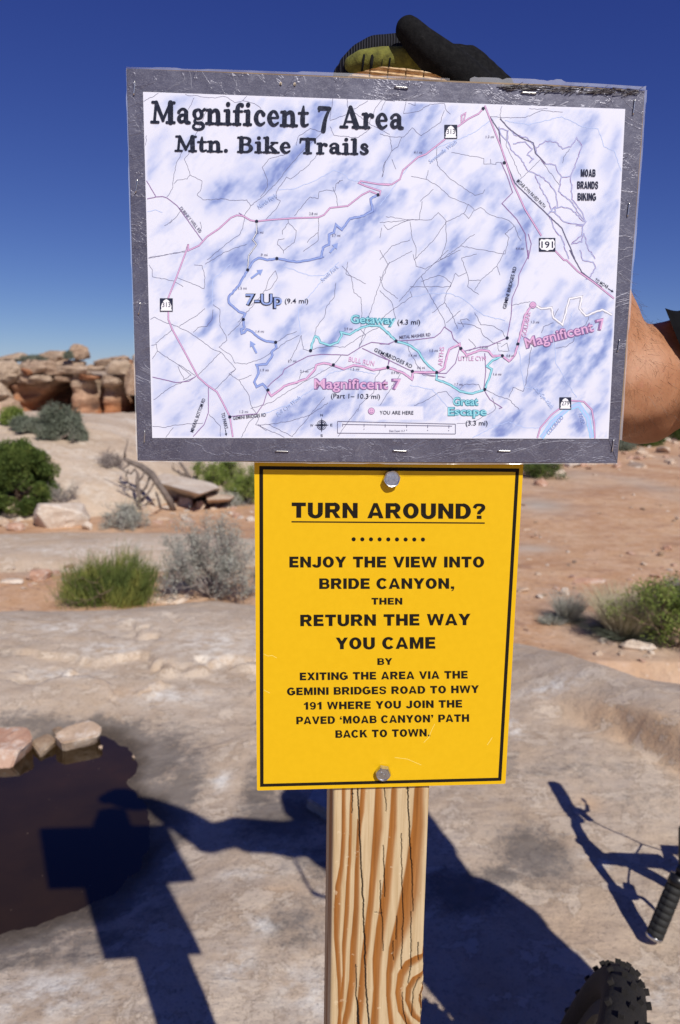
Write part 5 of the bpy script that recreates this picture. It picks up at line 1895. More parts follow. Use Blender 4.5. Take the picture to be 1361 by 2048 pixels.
thin = [
    Z('A', 120, 210, 195, 168), Z('A', 330, 172, 345, 180, 375, 178, 405, 185, 440, 188, 480, 192, 520, 183, 545, 190, 580, 215), Z('A', 580, 215, 620, 205, 640, 182), Z('A', 620, 205, 680, 220, 712, 245),
    Z('A', 375, 190, 345, 250), Z('A', 440, 240, 420, 300, 385, 370, 320, 455, 285, 520, 270, 600, 265, 650, 238, 690), Z('A', 350, 470, 325, 500, 345, 550, 355, 580, 340, 600, 290, 605, 272, 625),
    Z('A', 355, 580, 415, 610, 410, 650, 390, 680, 420, 705, 520, 700, 560, 708, 640, 705, 660, 735), Z('A', 660, 735, 720, 690, 790, 620, 860, 530, 930, 450, 1000, 385, 1020, 365),
    Z('A', 835, 475, 750, 500, 718, 540, 745, 605, 745, 640, 710, 690), Z('A', 1000, 475, 940, 540, 860, 600, 840, 590, 820, 620, 790, 665, 790, 700, 810, 710, 790, 750, 735, 805),
    Z('A', 1125, 605, 1090, 625, 1085, 660, 1040, 655, 1005, 665, 1000, 700, 960, 690, 880, 785), Z('A', 1075, 640, 1095, 700, 1100, 740), Z('A', 1100, 625, 1110, 605),
    Z('A', 310, 760, 262, 815, 225, 835), Z('A', 262, 805, 252, 825), Z('A', 405, 815, 412, 845, 402, 872), Z('A', 1075, 190, 1070, 235, 1060, 300), Z('A', 1145, 195, 1150, 240, 1270, 330, 1361, 375),
    Z('A', 1250, 205, 1130, 280, 1060, 305), Z('A', 1250, 340, 1290, 240, 1320, 205), Z('A', 1060, 335, 1080, 380, 1200, 392, 1270, 340), Z('A', 1020, 365, 960, 345, 900, 385, 890, 430),
    Z('A', 1345, 505, 1330, 530, 1325, 590), Z('A', 135, 380, 130, 430), Z('A', 660, 735, 630, 780, 620, 850, 600, 885, 560, 910, 440, 1008), Z('A', 145, 1000, 220, 985, 335, 965),
    Z('A', 848, 800, 850, 820, 820, 860, 820, 880), Z('A', 850, 820, 890, 860, 880, 920, 825, 960, 795, 930, 800, 905, 830, 900), Z('A', 825, 960, 825, 975), Z('A', 1003, 795, 1000, 870, 955, 905, 945, 920), Z('A', 1000, 870, 1000, 910, 960, 940, 925, 965),
    Z('C', 145, 40, 240, 22, 330, 5), Z('C', 430, 72, 530, 10, 640, -30), Z('C', 148, 75, 165, 100, 165, 135), Z('C', 375, 75, 415, 78, 430, 140, 425, 195, 290, 140), Z('C', 165, 135, 270, 155, 320, 185),
    Z('C', 430, 295, 390, 330, 300, 385), Z('C', 155, 350, 175, 338, 240, 370, 265, 375, 350, 415, 400, 450, 460, 495, 510, 515), Z('C', 265, 400, 180, 470), Z('C', 160, 480, 185, 475, 190, 510, 165, 550), Z('C', 190, 510, 300, 580, 380, 632),
    Z('C', 293, 585, 325, 655), Z('C', 297, 582, 360, 630, 320, 655), Z('C', 510, 515, 395, 632), Z('C', 470, 300, 465, 350, 440, 385, 395, 390, 370, 415), Z('C', 470, 275, 505, 300, 505, 380, 535, 430, 540, 455, 500, 490),
    Z('C', 620, 340, 600, 380, 545, 430), Z('C', 510, 515, 585, 600, 475, 708), Z('C', 585, 600, 550, 625, 600, 655, 665, 630), Z('C', 500, 490, 560, 530, 580, 570, 640, 575, 720, 545, 790, 500, 840, 460, 905, 430),
    Z('C', 600, 655, 650, 730, 660, 780, 690, 830, 700, 850, 685, 880, 740, 910), Z('C', 690, 835, 650, 870, 612, 945), Z('C', 450, 828, 508, 888, 508, 940), Z('C', 165, 888, 230, 895, 280, 882, 420, 872), Z('C', 270, 895, 232, 945),
    Z('C', 170, 755, 260, 690, 380, 640), Z('C', 793, 462, 850, 425, 892, 410), Z('C', 660, 280, 705, 240, 735, 200, 750, 150, 785, 105, 795, 140, 760, 195, 735, 205), Z('C', 595, 365, 680, 270),
    Z('C', 850, 570, 890, 500, 915, 430), Z('C', 970, 500, 1050, 485, 1135, 490, 1205, 440, 1361, 360), Z('C', 1205, 495, 1240, 430, 1215, 400, 1220, 330, 1215, 240, 1180, 215, 1165, 130, 1120, 80), Z('C', 1150, 60, 1140, 120, 1240, 170), Z('C', 1205, 495, 1300, 200, 1361, 60),
    Z('C', 1090, 165, 1080, 240, 1045, 280, 1030, 340, 990, 390, 985, 430), Z('C', 660, 800, 760, 770, 870, 700, 1080, 580), Z('C', 695, 880, 830, 945), Z('C', 1050, 770, 960, 830, 870, 860, 750, 880, 695, 880), Z('C', 750, 880, 870, 940), Z('C', 870, 940, 1035, 740),
    Z('C', 1200, 815, 1210, 780, 1280, 720, 1290, 640, 1320, 600), Z('C', 1100, 940, 1200, 800), Z('C', 1117, 530, 1080, 580), Z('C', 905, 650, 915, 620, 985, 590), Z('C', 915, 430, 925, 500, 965, 510),
    Z('B', 5, 250, 30, 200, 75, 205), Z('B', 130, 205, 118, 265, 190, 255, 250, 218, 320, 215, 330, 250, 350, 268), Z('B', 320, 250, 300, 310, 205, 375, 160, 335, 120, 380, 50, 380, 0, 365), Z('B', 50, 375, 60, 450, 30, 500, 10, 580),
    Z('B', 110, 380, 90, 430, 60, 450), Z('B', 60, 490, 80, 540), Z('B', 140, 215, 175, 225, 175, 208), Z('B', 605, 228, 595, 270, 600, 290, 640, 340), Z('B', 545, 280, 600, 285, 720, 285, 800, 250, 905, 258), Z('B', 740, 240, 780, 245, 830, 240),
    Z('B', 355, 458, 515, 487, 515, 515, 575, 517, 575, 508, 615, 508), Z('B', 548, 490, 550, 515), Z('B', 280, 430, 285, 520, 350, 590, 470, 670, 510, 660, 520, 640), Z('B', 210, 700, 195, 790, 0, 805), Z('B', 240, 545, 230, 590, 290, 625, 350, 680, 440, 715),
    Z('B', 155, 575, 230, 590), Z('B', 265, 640, 200, 700), Z('B', 440, 715, 470, 745, 500, 730, 545, 765, 640, 795, 665, 820), Z('B', 440, 715, 415, 760, 440, 785, 465, 745), Z('B', 415, 760, 330, 800, 290, 755, 255, 790, 140, 790, 30, 775), Z('B', 330, 800, 275, 880, 260, 900, 170, 990),
    Z('B', 665, 820, 620, 860, 640, 880, 620, 960), Z('B', 665, 820, 690, 880, 700, 895), Z('B', 150, 800, 160, 880, 180, 930, 180, 985), Z('B', 20, 815, 40, 840, 140, 790), Z('B', 325, 800, 330, 900, 300, 990), Z('B', 400, 920, 440, 880, 470, 862), Z('B', 300, 990, 400, 920, 620, 960),
    Z('B', 10, 830, 0, 880), Z('B', 0, 990, 60, 920, 150, 890), Z('B', 630, 350, 625, 420, 700, 580), Z('B', 800, 490, 700, 585, 670, 615), Z('B', 800, 500, 890, 620), Z('B', 940, 440, 910, 480, 905, 510),
    Z('D', 0, 150, 40, 70, 160, 5), Z('D', 0, 130, 20, 190, 90, 240), Z('D', 0, 200, 60, 260, 80, 340), Z('D', 95, 255, 205, 130, 340, 0), Z('D', 40, 70, 0, 0), Z('D', 165, 20, 180, 80, 225, 95, 280, 60, 400, 0), Z('D', 205, 130, 230, 190, 320, 350, 325, 380),
    Z('D', 205, 155, 290, 125, 320, 135, 355, 165, 350, 182, 150, 182), Z('D', 355, 165, 330, 210, 320, 260, 260, 310), Z('D', 320, 260, 360, 320, 385, 390), Z('D', 150, 205, 160, 230, 30, 320, 0, 350), Z('D', 355, 165, 375, 115, 390, 130, 430, 110, 405, 40, 480, 20),
    Z('D', 430, 110, 440, 150, 500, 150, 580, 80, 595, 125), Z('D', 440, 150, 435, 180, 490, 220), Z('D', 580, 80, 620, 0), Z('D', 500, 150, 470, 200), Z('D', 385, 360, 470, 375, 500, 390, 510, 420), Z('D', 415, 380, 400, 345, 430, 340, 445, 350), Z('D', 470, 310, 500, 370, 560, 375, 610, 405, 620, 430),
    Z('D', 510, 420, 560, 460, 600, 460), Z('D', 440, 440, 475, 480, 440, 500), Z('D', 580, 460, 590, 500, 640, 500, 630, 460, 600, 480), Z('D', 135, 450, 145, 500, 215, 620), Z('D', 215, 620, 325, 630), Z('D', 520, 690, 580, 720, 640, 740, 690, 790), Z('D', 640, 730, 660, 680, 710, 700, 725, 650, 740, 560, 750, 480),
    Z('D', 170, 770, 240, 740, 290, 705, 330, 700, 370, 750), Z('D', 395, 690, 420, 665, 490, 665, 500, 690), Z('D', 555, 730, 575, 780, 560, 800, 520, 820, 470, 850, 380, 860), Z('D', 110, 600, 0, 770), Z('D', 650, 275, 745, 255), Z('D', 885, 290, 860, 340), Z('D', 800, 410, 810, 380, 860, 360),
    Z('D', 1035, 330, 1020, 370, 960, 410, 960, 450, 920, 480, 870, 485), Z('D', 400, 300, 330, 360),
]
lines('thin_line', P_GREY, .85, thin, 1.0)
wash = [Z('A', 140, 765, 180, 755, 215, 768), Z('A', 800, 655, 880, 650, 980, 610, 1080, 555, 1140, 580, 1150, 600, 1230, 620), Z('B', 560, 290, 480, 350, 400, 390, 270, 440, 160, 500, 60, 640, 0, 720), Z('B', 620, 300, 740, 320, 900, 280, 1000, 330, 1080, 340, 1110, 430, 1160, 450, 1195, 550),
        Z('C', 560, 70, 470, 150, 465, 280), Z('C', 820, 80, 960, 130, 1030, 130, 1105, 60), Z('C', 1030, 140, 900, 300, 910, 420), Z('C', 715, 830, 850, 780, 960, 710, 1060, 620, 1150, 600, 1290, 625), Z('D', 720, 680, 780, 690, 850, 790), Z('D', 865, 440, 870, 560, 930, 660, 975, 730),
        Z('D', 460, 930, 570, 870, 640, 850, 720, 880, 790, 880), Z('D', 950, 310, 930, 420), Z('D', 160, 235, 240, 215, 340, 215, 400, 235, 520, 325, 620, 350), Z('D', 150, 670, 260, 690, 340, 780), Z('D', 690, 500, 700, 600, 720, 690)]
lines('wash_line', P_RIV, 1.2, wash, 1.0)
lines('river', P_SKYB, 9, [Z('D', 800, 930, 850, 855, 930, 785, 985, 765, 1030, 830, 1050, 930)], .6)
lines('river_core', P_RIV, 5, [Z('D', 800, 930, 850, 855, 930, 785, 985, 765, 1030, 830, 1050, 930)], .6)

# grey double-lined trails of the north-east
ne = [Z('B', 640, 335, 665, 370, 730, 385, 765, 425, 780, 470, 820, 515, 870, 520, 885, 560, 900, 580, 945, 575, 960, 540, 985, 480, 1000, 430, 975, 385, 945, 430, 905, 440, 870, 405, 820, 400, 775, 435),
      Z('B', 590, 330, 600, 370, 630, 400, 655, 450, 700, 490, 735, 550, 790, 570, 840, 610, 870, 655, 880, 730), Z('B', 660, 415, 720, 405, 755, 440, 730, 470, 760, 490, 740, 510), Z('B', 595, 340, 635, 350, 630, 400),
      Z('B', 900, 580, 885, 650, 945, 700, 985, 760, 1020, 800, 1010, 815, 960, 810, 910, 800, 880, 770, 860, 750), Z('B', 945, 580, 950, 640, 950, 690, 1005, 760, 1015, 800), Z('B', 770, 570, 800, 640, 840, 710, 850, 740, 900, 725, 950, 740, 1010, 800),
      Z('B', 840, 770, 860, 830, 900, 880, 935, 985), Z('B', 970, 820, 1005, 820, 1000, 900, 950, 910, 1010, 860, 1030, 930, 1065, 985), Z('C', 0, 0, 0, 0)[:1] * 0 or Z('D', 990, 0, 1005, 50, 1055, 60, 1068, 90, 1035, 140, 1020, 145), Z('B', 830, 765, 870, 725, 870, 750, 840, 750)]
lines('trail_outline', P_PURP, 2.2, ne, 1.1)
lines('trail_core', P_RIV, 1.1, ne, 0)
dark = [Z('B', 595, 290, 640, 340, 700, 385, 760, 410, 770, 460, 820, 512), Z('B', 545, 280, 590, 350, 600, 430, 640, 540, 670, 610, 740, 680, 830, 765, 900, 830, 940, 920, 965, 985), Z('D', 940, 0, 1000, 110, 1045, 145, 1100, 185)]
lines('path_line', P_GREY, 2.2, dark, .4)
lines('grey_trail', P_LGREY, 4.6, [Z('D', 770, 275, 800, 290, 850, 285, 860, 335, 905, 370, 940, 240, 1000, 230, 990, 290, 1020, 325, 1100, 295, 1150, 320)], .9)
lines('grey_trail_core', P_WHITE, 2.4, [Z('D', 770, 275, 800, 290, 850, 285, 860, 335, 905, 370, 940, 240, 1000, 230, 990, 290, 1020, 325, 1100, 295, 1150, 320)], .9)

# purple roads
purp = [Z('A', 135, 608, 183, 690), Z('A', 138, 700, 183, 690, 215, 688, 238, 695, 290, 735, 330, 790, 420, 915), Z('C', 165, 640, 230, 655, 285, 668, 350, 660, 385, 635), Z('C', 447, 690, 447, 820, 425, 880, 370, 940),
        Z('C', 555, 840, 620, 832, 690, 825, 725, 775, 745, 710), Z('C', 745, 690, 770, 665, 820, 625, 830, 600, 900, 560, 950, 535, 1020, 525, 1150, 530, 1190, 505, 1222, 485, 1270, 465, 1361, 475), Z('C', 1222, 495, 1340, 550, 1361, 555), Z('C', 1361, 555, 1350, 590),
        Z('D', 0, 465, 40, 465, 80, 450, 170, 445, 270, 432, 300, 410, 320, 380, 355, 405, 365, 440, 400, 470, 375, 560, 330, 610, 240, 610, 160, 600), Z('D', 0, 515, 45, 545, 160, 600), Z('D', 45, 545, 40, 580), Z('D', 165, 605, 320, 630), Z('D', 420, 500, 500, 480, 540, 475, 630, 435, 650, 330, 655, 240, 685, 170, 690, 120, 735, 30, 735, 0),
        Z('B', 600, 505, 630, 570, 658, 655, 605, 710, 680, 790, 720, 860, 735, 985), Z('B', 735, 985, 750, 910, 735, 860), Z('D', 520, 510, 525, 600, 515, 690, 545, 740, 605, 780, 590, 785), Z('A', 600, 770, 640, 795)]
lines('road_line', P_PURP, 1.5, purp, .25)
# highways
hwy = [Z('C', 570, 942, 555, 840, 520, 770, 490, 715, 440, 680, 395, 640, 320, 500, 265, 400, 245, 350, 245, 240, 285, 140, 335, 5, 345, -30) + Z('A', 345, 960, 400, 935, 440, 890, 500, 850, 560, 795, 590, 782, 620, 785, 660, 808, 690, 813, 760, 805, 870, 797, 1000, 793, 1030, 780, 1060, 745, 1150, 735, 1220, 680, 1260, 660, 1310, 680, 1315, 660, 1240, 635, 1205, 620, 1215, 610, 1300, 625, 1361, 630),
       Z('B', 0, 613, 60, 615, 100, 590, 115, 545, 190, 480, 230, 465, 325, 390), Z('B', 385, 330, 440, 290, 490, 265, 512, 240), Z('B', 405, 310, 405, 275, 425, 262, 415, 305),
       Z('B', 520, 225, 600, 430, 660, 610, 720, 740, 800, 870), Z('B', 865, 940, 912, 990) + Z('D', 925, 50, 980, 105, 1060, 160, 1160, 240),
       Z('D', 780, 930, 795, 880, 850, 815, 890, 785), Z('D', 948, 745, 1010, 750, 1050, 790, 1062, 860, 1065, 932)]
lines('highway_outline', P_PURP, 3.2, hwy, 0)
lines('highway_core', P_PINK, 1.9, hwy, 0)

# marked trails: dark outline, bright core
sev = [Z('A', 1300, 680, 1265, 700, 1275, 760, 1230, 785, 1160, 800, 1120, 855, 1090, 830, 1080, 870, 1055, 880, 1055, 930, 1025, 945, 1015, 990) + Z('C', 1020, 35, 960, 50, 890, 60, 792, 42, 745, 50, 700, 40, 675, 55, 645, 100, 600, 180, 550, 235, 550, 265, 600, 310, 632, 322, 622, 350, 628, 395),
       Z('C', 628, 395, 612, 400, 615, 420, 630, 415, 640, 400, 665, 410, 700, 440, 740, 460, 785, 465, 790, 490, 765, 515, 770, 530, 740, 575, 690, 580, 700, 620, 678, 665, 690, 690, 720, 675, 745, 705)]
lines('seven_trail_outline', P_BLUE, 4.6, sev, .8)
lines('seven_trail_core', P_BLUE2, 3.1, sev, 0)
arrows = []
cy = [Z('C', 962, 507, 970, 470, 985, 435, 1000, 440, 1010, 465, 1060, 480, 1100, 465, 1120, 430, 1115, 415, 1160, 425, 1210, 395, 1260, 380, 1310, 382, 1361, 425), Z('D', 0, 370, 80, 450, 145, 470, 190, 500, 215, 540, 240, 570, 282, 605, 280, 640, 345, 665, 400, 700, 460, 710, 520, 690, 540, 640, 555, 590, 530, 575, 560, 545, 607, 523)]
lines('cyan_trail_outline', P_TEAL, 4.4, cy, .8)
lines('cyan_trail_core', P_CYAN, 3.0, cy, 0)
pk = [Z('C', 745, 706, 765, 735, 800, 710, 830, 685, 880, 670, 940, 650, 985, 600, 990, 580, 1030, 570, 1077, 579, 1130, 600, 1180, 580, 1220, 585, 1280, 605, 1350, 592), Z('D', 40, 580, 120, 610, 160, 640, 165, 605, 282, 605, 320, 585, 330, 540, 345, 490, 395, 465, 402, 487, 430, 520, 500, 495, 540, 500, 560, 525, 607, 523, 640, 550, 668, 520, 685, 465, 720, 320, 745, 285, 758, 272)]
lines('pink_trail_outline', P_PURP, 4.4, pk, .8)
lines('pink_trail_core', P_PINK, 3.1, pk, 0)
lines('link_trail', P_DARK, 2.4, [Z('A', 690, 815, 690, 870, 670, 905, 690, 930, 650, 985) + Z('C', 645, 100)], .5)
lines('link_trail_core', P_WHITE, 1.2, [Z('A', 690, 815, 690, 870, 670, 905, 690, 930, 650, 985) + Z('C', 645, 100)], 0)

# junction dots
V = []; F = []
for q in (Z('A', 1302, 679) + Z('A', 690, 813) + Z('A', 792, 1000) + Z('C', 645, 100, 623, 350, 786, 465, 747, 706, 555, 841, 962, 507, 1077, 579, 1352, 592)
          + Z('B', 512, 240, 617, 508) + Z('D', 81, 450, 40, 580, 162, 600, 282, 606, 402, 487, 520, 690, 607, 523, 684, 465, 631, 435)):
    V = []; F = []
    disc(q, 3.3, _lay[0], V, F, 12)
    sub_of(board, link('junction_dot', mesh_py('junction_dot', V, F), P_DARK))
_lay[0] += .000012
V = []; F = []
for a, b in ((Z('C', 662, 142)[0], Z('C', 722, 98)[0]), (Z('C', 690, 520)[0], Z('C', 658, 458)[0]), (Z('A', 1060, 970)[0], Z('A', 1100, 922)[0])):
    a = np.array(a); b = np.array(b); d = (b - a) / np.hypot(*(b - a)); n_ = np.array([-d[1], d[0]]); m = b - d * 11
    V = []; F = []; b0 = 0
    for q in (a + n_ * 2, m + n_ * 2, m + n_ * 6.5, b, m - n_ * 6.5, m - n_ * 2, a - n_ * 2): V.append(PL(*q, _lay[0]))
    F.append(list(range(b0, b0 + 7)))
    sub_of(board, link('direction_arrow', mesh_py('direction_arrow', V, F), P_BLUE2))
V = []; F = []
for a, b in ((Z('C', 533, 905)[0], Z('C', 538, 937)[0]), (Z('D', 1130, 190)[0], Z('D', 1158, 208)[0])):
    a = np.array(a); b = np.array(b); d = (b - a) / np.hypot(*(b - a)); n_ = np.array([-d[1], d[0]]); m = b - d * 5
    V = []; F = []; b0 = 0
    for q in (a + n_ * .6, m + n_ * .6, m + n_ * 2.4, b, m - n_ * 2.4, m - n_ * .6, a - n_ * .6): V.append(PL(*q, _lay[0]))
    F.append(list(range(b0, b0 + 7)))
    sub_of(board, link('small_arrow', mesh_py('small_arrow', V, F), P_DARK))
_lay[0] += .000012

# route shields
V = []; F = []; V2 = []; F2 = []
for (x0, y0, x1, y1, t) in ((889.3, 249.5, 915, 277.5, '313'), (320.2, 596.5, 346, 623.2, '313'), (1119.5, 794.5, 1143, 819, '279')):
    V = []; F = []; V2 = []; F2 = []; b0 = 0
    for q in ((x0, y0), (x1, y0), (x1, y1), (x0, y1)): V.append(PL(*q, _lay[0]))
    F.append([b0, b0 + 1, b0 + 2, b0 + 3])
    w, h = x1 - x0, y1 - y0
    b0 = len(V2)
    pp = [(.07, .93), (.07, .84), (.12, .82), (.10, .60), (.18, .36), (.32, .16), (.5, .06), (.68, .16), (.82, .36), (.90, .60), (.88, .82), (.93, .84), (.93, .93)]
    for a, b in pp: V2.append(PL(x0 + a * w, y0 + b * h, _lay[0] + .000012))
    F2.append(list(range(b0, b0 + len(pp))))
    sub_of(board, link('shield_plate', mesh_py('shield_plate', V, F), P_DARK))
    sub_of(board, link('shield_face', mesh_py('shield_face', V2, F2), P_WHITE))
    sub_of(board, link('shield_number', text_mesh(t, (x0 + w * .18, y0 + h * .66), (x0 + w * .82, y0 + h * .66), h * .36, _lay[0] + .000024, .01, name='shield_number'), P_DARK))
x0, y0, x1, y1 = 1078.5, 475.8, 1111.3, 503
V = []; F = []; V2 = []; F2 = []
b0 = len(V)
for q in ((x0, y0), (x1, y0), (x1, y1), (x0, y1)): V.append(PL(*q, _lay[0]))
F.append([b0, b0 + 1, b0 + 2, b0 + 3])
w, h = x1 - x0, y1 - y0
b0 = len(V2)
pp = [(.14, .08), (.3, .13), (.5, .07), (.7, .13), (.86, .08), (.96, .26), (.93, .45), (.97, .68), (.84, .86), (.62, .88), (.5, .96), (.38, .88), (.16, .86), (.03, .68), (.07, .45), (.04, .26)]
for a, b in pp: V2.append(PL(x0 + a * w, y0 + b * h, _lay[0] + .000012))
F2.append(list(range(b0, b0 + len(pp))))
sub_of(board, link('shield_number', text_mesh('191', (x0 + w * .14, y0 + h * .73), (x0 + w * .86, y0 + h * .73), h * .48, _lay[0] + .000024, .02, name='shield_number'), P_DARK))
sub_of(board, link('shield_plate', mesh_py('shield_plate', V, F), P_DARK))
sub_of(board, link('shield_face', mesh_py('shield_face', V2, F2), P_WHITE))
_lay[0] += .00004


def lab(s, a, b, h, mat=P_DARK, bold=.006, shear=0, sp=1.0, outline=None):
    if outline is not None:
        sub_of(board, link('lettering', text_mesh(s, a, b, h + 1.2, _lay[0], bold + .055, shear, spacing=sp), outline))
    sub_of(board, link('lettering', text_mesh(s, a, b, h, _lay[0] + .000024, bold, shear, spacing=sp), mat))


for s, k_, x0, y0, x1, y1 in (('2.8 mi', 'A', 955, 780, 997, 780), ('1.2 mi', 'A', 682, 874, 724, 874), ('3.7 mi', 'A', 1070, 890, 1112, 890), ('.9 mi', 'C', 708, 30, 745, 30), ('1.5 mi', 'C', 598, 198, 640, 198),
                              ('1.4 mi', 'C', 686, 416, 727, 416), ('1.9 mi', 'C', 710, 611, 751, 611), ('1.7 mi', 'C', 850, 565, 890, 565), ('2.1 mi', 'C', 910, 617, 951, 617), ('1.2 mi', 'C', 605, 821, 647, 821), ('2.9 mi', 'C', 1132, 403, 1173, 403),
                              ('1.5 mi', 'C', 1165, 606, 1207, 606), ('1.3 mi', 'B', 526, 385, 566, 385), ('4.1 mi', 'B', 170, 462, 210, 462), ('4.4 mi', 'B', 674, 938, 713, 938), ('1.3 mi', 'D', 750, 362, 789, 362), ('1.5 mi', 'D', 248, 503, 288, 503),
                              ('1.4 mi', 'D', 145, 527, 183, 527), ('0.6 mi', 'D', 186, 588, 224, 588), ('0.9 mi', 'D', 58, 613, 97, 613), ('1.7 mi', 'D', 372, 670, 410, 670), ('1.6 mi', 'D', 563, 620, 602, 620), ('0.8 mi', 'D', 628, 529, 666, 529), ('1.4 mi', 'D', 497, 487, 535, 487)):
    a, b = Z(k_, x0, y0, x1, y1)
    lab(s, a, b, 5.0, P_GREY, .0)
T = lambda k_, *q: tuple(Z(k_, *q))
for s, (a, b), h, m, bo, sh in (
        ('DUBINKY WELL RD', T('A', 300, 748, 402, 872), 6.6, P_GREY, .0, 0), ('North Fork', T('A', 703, 752, 795, 688), 9, P_RIV, .005, .2), ('Sevenmile Wash', T('B', 250, 512, 385, 408), 8, P_RIV, .005, .2),
        ('South Fork', T('C', 1022, 162, 1106, 88), 8, P_RIV, .005, .2), ('Bull Cyn Wash', T('C', 797, 838, 914, 748), 8, P_RIV, .005, .2), ('Little Cyn Wash', T('D', 760, 682, 850, 785), 8, P_RIV, .0, .2),
        ('COLORADO', T('D', 838, 915, 912, 830), 8, P_BLUE2, .0, .2), ('RIVER', T('D', 985, 810, 1000, 862), 7, P_BLUE2, .0, .2), ('(9.4 mi)', T('C', 832, 268, 950, 268), 9.4, P_DARK, .005, 0),
        ('(4.3 mi)', T('D', 88, 368, 200, 368), 9.8, P_DARK, .005, 0), ('GEMINI', T('C', 1281, 508, 1361, 548), 7.2, P_DARK, .004, 0), ('BRIDGES RD', T('D', 28, 523, 156, 585), 7.2, P_DARK, .004, 0),
        ('METAL MASHER RD', T('D', 99, 440, 252, 425), 6.4, P_GREY, .004, 0), ('GEMINI BRIDGES RD', T('D', 625, 292, 678, 85), 7, P_DARK, .004, 0), ('ARTHS', T('D', 310, 575, 320, 480), 9, P_PINK, .008, 0),
        ('LITTLE CYN', T('D', 390, 547, 526, 547), 9, P_PINK, .008, 0), ('GOLDBAR', T('D', 724, 432, 748, 308), 9, P_PINK, .008, 0), ('BULL RUN', T('C', 1153, 560, 1281, 584), 9.4, P_PINK, .008, 0),
        ('(Part 1\u2013 10.3 mi)', T('C', 1065, 746, 1312, 750), 9.4, P_DARK, .004, 0), ('(3.3 mi)', T('D', 426, 868, 534, 868), 9.8, P_DARK, .005, 0), ('YOU ARE HERE', ((760, 828.6), (827.5, 829)), 7.2, P_DARK, .002, 0),
        ('MINERAL BOTTOM RD', T('C', 371, 920, 433, 752), 7, P_DARK, .002, 0), ('TO PARKS', T('C', 511, 822, 530, 902), 7, P_DARK, .002, 0), ('GEMINI BRIDGES RD', T('C', 572, 856, 738, 838), 6.6, P_DARK, .003, 0),
        ('MOAB CYN PAVED PATH', T('B', 676, 600, 812, 733), 7, P_DARK, .003, 0), ('TO MOAB', T('D', 1063, 152, 1126, 190), 6.4, P_DARK, .003, 0),
        ('N', T('C', 1012, 838, 1024, 838), 5, P_DARK, 0, 0), ('S', T('C', 1012, 941, 1024, 941), 5, P_DARK, 0, 0), ('W', T('C', 960, 890, 976, 890), 5, P_DARK, 0, 0), ('E', T('C', 1062, 888, 1073, 888), 5, P_DARK, 0, 0),
        ('Data Zoom 11-7', T('D', 48, 900, 125, 900), 4, P_GREY, 0, 0)):
    lab(s, a, b, h, m, bo, sh)
for s, a, b in (('MOAB', (995, 577), (1068, 578)), ('BRANDS', (977, 637), (1081, 638)), ('BIKING', (979, 695), (1071, 696))):
    block_text(s, Z('B', *a)[0], Z('B', *b)[0], 15.0, _lay[0], P_DARK, board)
for s, (a, b), h, m, ol in (('7-Up', T('C', 634, 275, 818, 275), 21, P_BLUE2, P_DARK), ('Getaway', ((701.5, 645.5), (791.5, 648)), 15.5, P_CYAN, P_TEAL),
                            ('Magnificent 7', T('C', 980, 698, 1361, 692)[:1] + (Z('D', 105, 687)[0],), 19.5, P_PINK, P_PURP), ('Magnificent 7', T('D', 725, 485, 1120, 386), 20, P_PINK, P_PURP),
                            ('Great', T('D', 362, 768, 489, 768), 15.5, P_CYAN, P_TEAL), ('Escape', T('D', 337, 818, 530, 818), 15.5, P_CYAN, P_TEAL)):
    lab(s, a, b, h, m, .006, 0, outline=ol)

# legend box, scale bar, compass, smileys
V = []; F = []
lo = _lay[0]
bx = [(675.6, 842.5), (911.5, 848), (911.5, 867.8), (675.6, 866)]
for i in range(4): ribbon([bx[i], bx[(i + 1) % 4]], .9, lo, V, F)
ribbon([(686, 848.5), (905, 852)], .9, lo, V, F)
for x in (686, 728.8, 771, 814, 856, 898.5): ribbon([(x, 847 + (x - 686) * .016), (x, 853 + (x - 686) * .016)], .9, lo, V, F)
for q in ((728.8, 861), (814, 863), (856, 863.5), (898, 864)): disc((q[0], q[1] - 3), .9, lo, V, F, 6)
sub_of(board, link('scale_bar', mesh_py('scale_bar', V, F), P_GREY))
V = []; F = []
cx, cy_ = 644, 850
for r in (9.3, 6.5):
    ribbon([(cx + r * math.cos(a * math.pi / 12), cy_ + r * math.sin(a * math.pi / 12)) for a in range(25)], 1.0, lo, V, F)
for a in range(4):
    d = np.array([math.cos(a * math.pi / 2), math.sin(a * math.pi / 2)]); n_ = np.array([-d[1], d[0]])
    b0 = len(V)
    for q in (d * 15, n_ * 2.4, -n_ * 2.4): V.append(PL(cx + q[0], cy_ + q[1], lo + .000012))
    F.append([b0, b0 + 1, b0 + 2])
sub_of(board, link('compass_rose', mesh_py('compass_rose', V, F), P_DARK))
for (x, y, r) in ((743.4, 822, 6.8), (1066.5, 609.8, 6.8)):
    V = []; F = []; disc((x, y), r, lo, V, F, 20)
    sub_of(board, link('marker_rim', mesh_py('marker_rim', V, F), P_PURP))
    V = []; F = []; disc((x, y), r - 1.0, lo + .000012, V, F, 20)
    sub_of(board, link('marker_face', mesh_py('marker_face', V, F), P_PINK))
    V = []; F = []
    disc((x - 2, y - 1.6), .9, lo + .000024, V, F, 8); disc((x + 2, y - 1.6), .9, lo + .000024, V, F, 8)
    ribbon([(x + 3.4 * math.cos(a), y + .6 + 3 * math.sin(a)) for a in np.linspace(.25, math.pi - .25, 9)], 1.0, lo + .000024, V, F)
    sub_of(board, link('marker_smile', mesh_py('marker_smile', V, F), P_PURP))

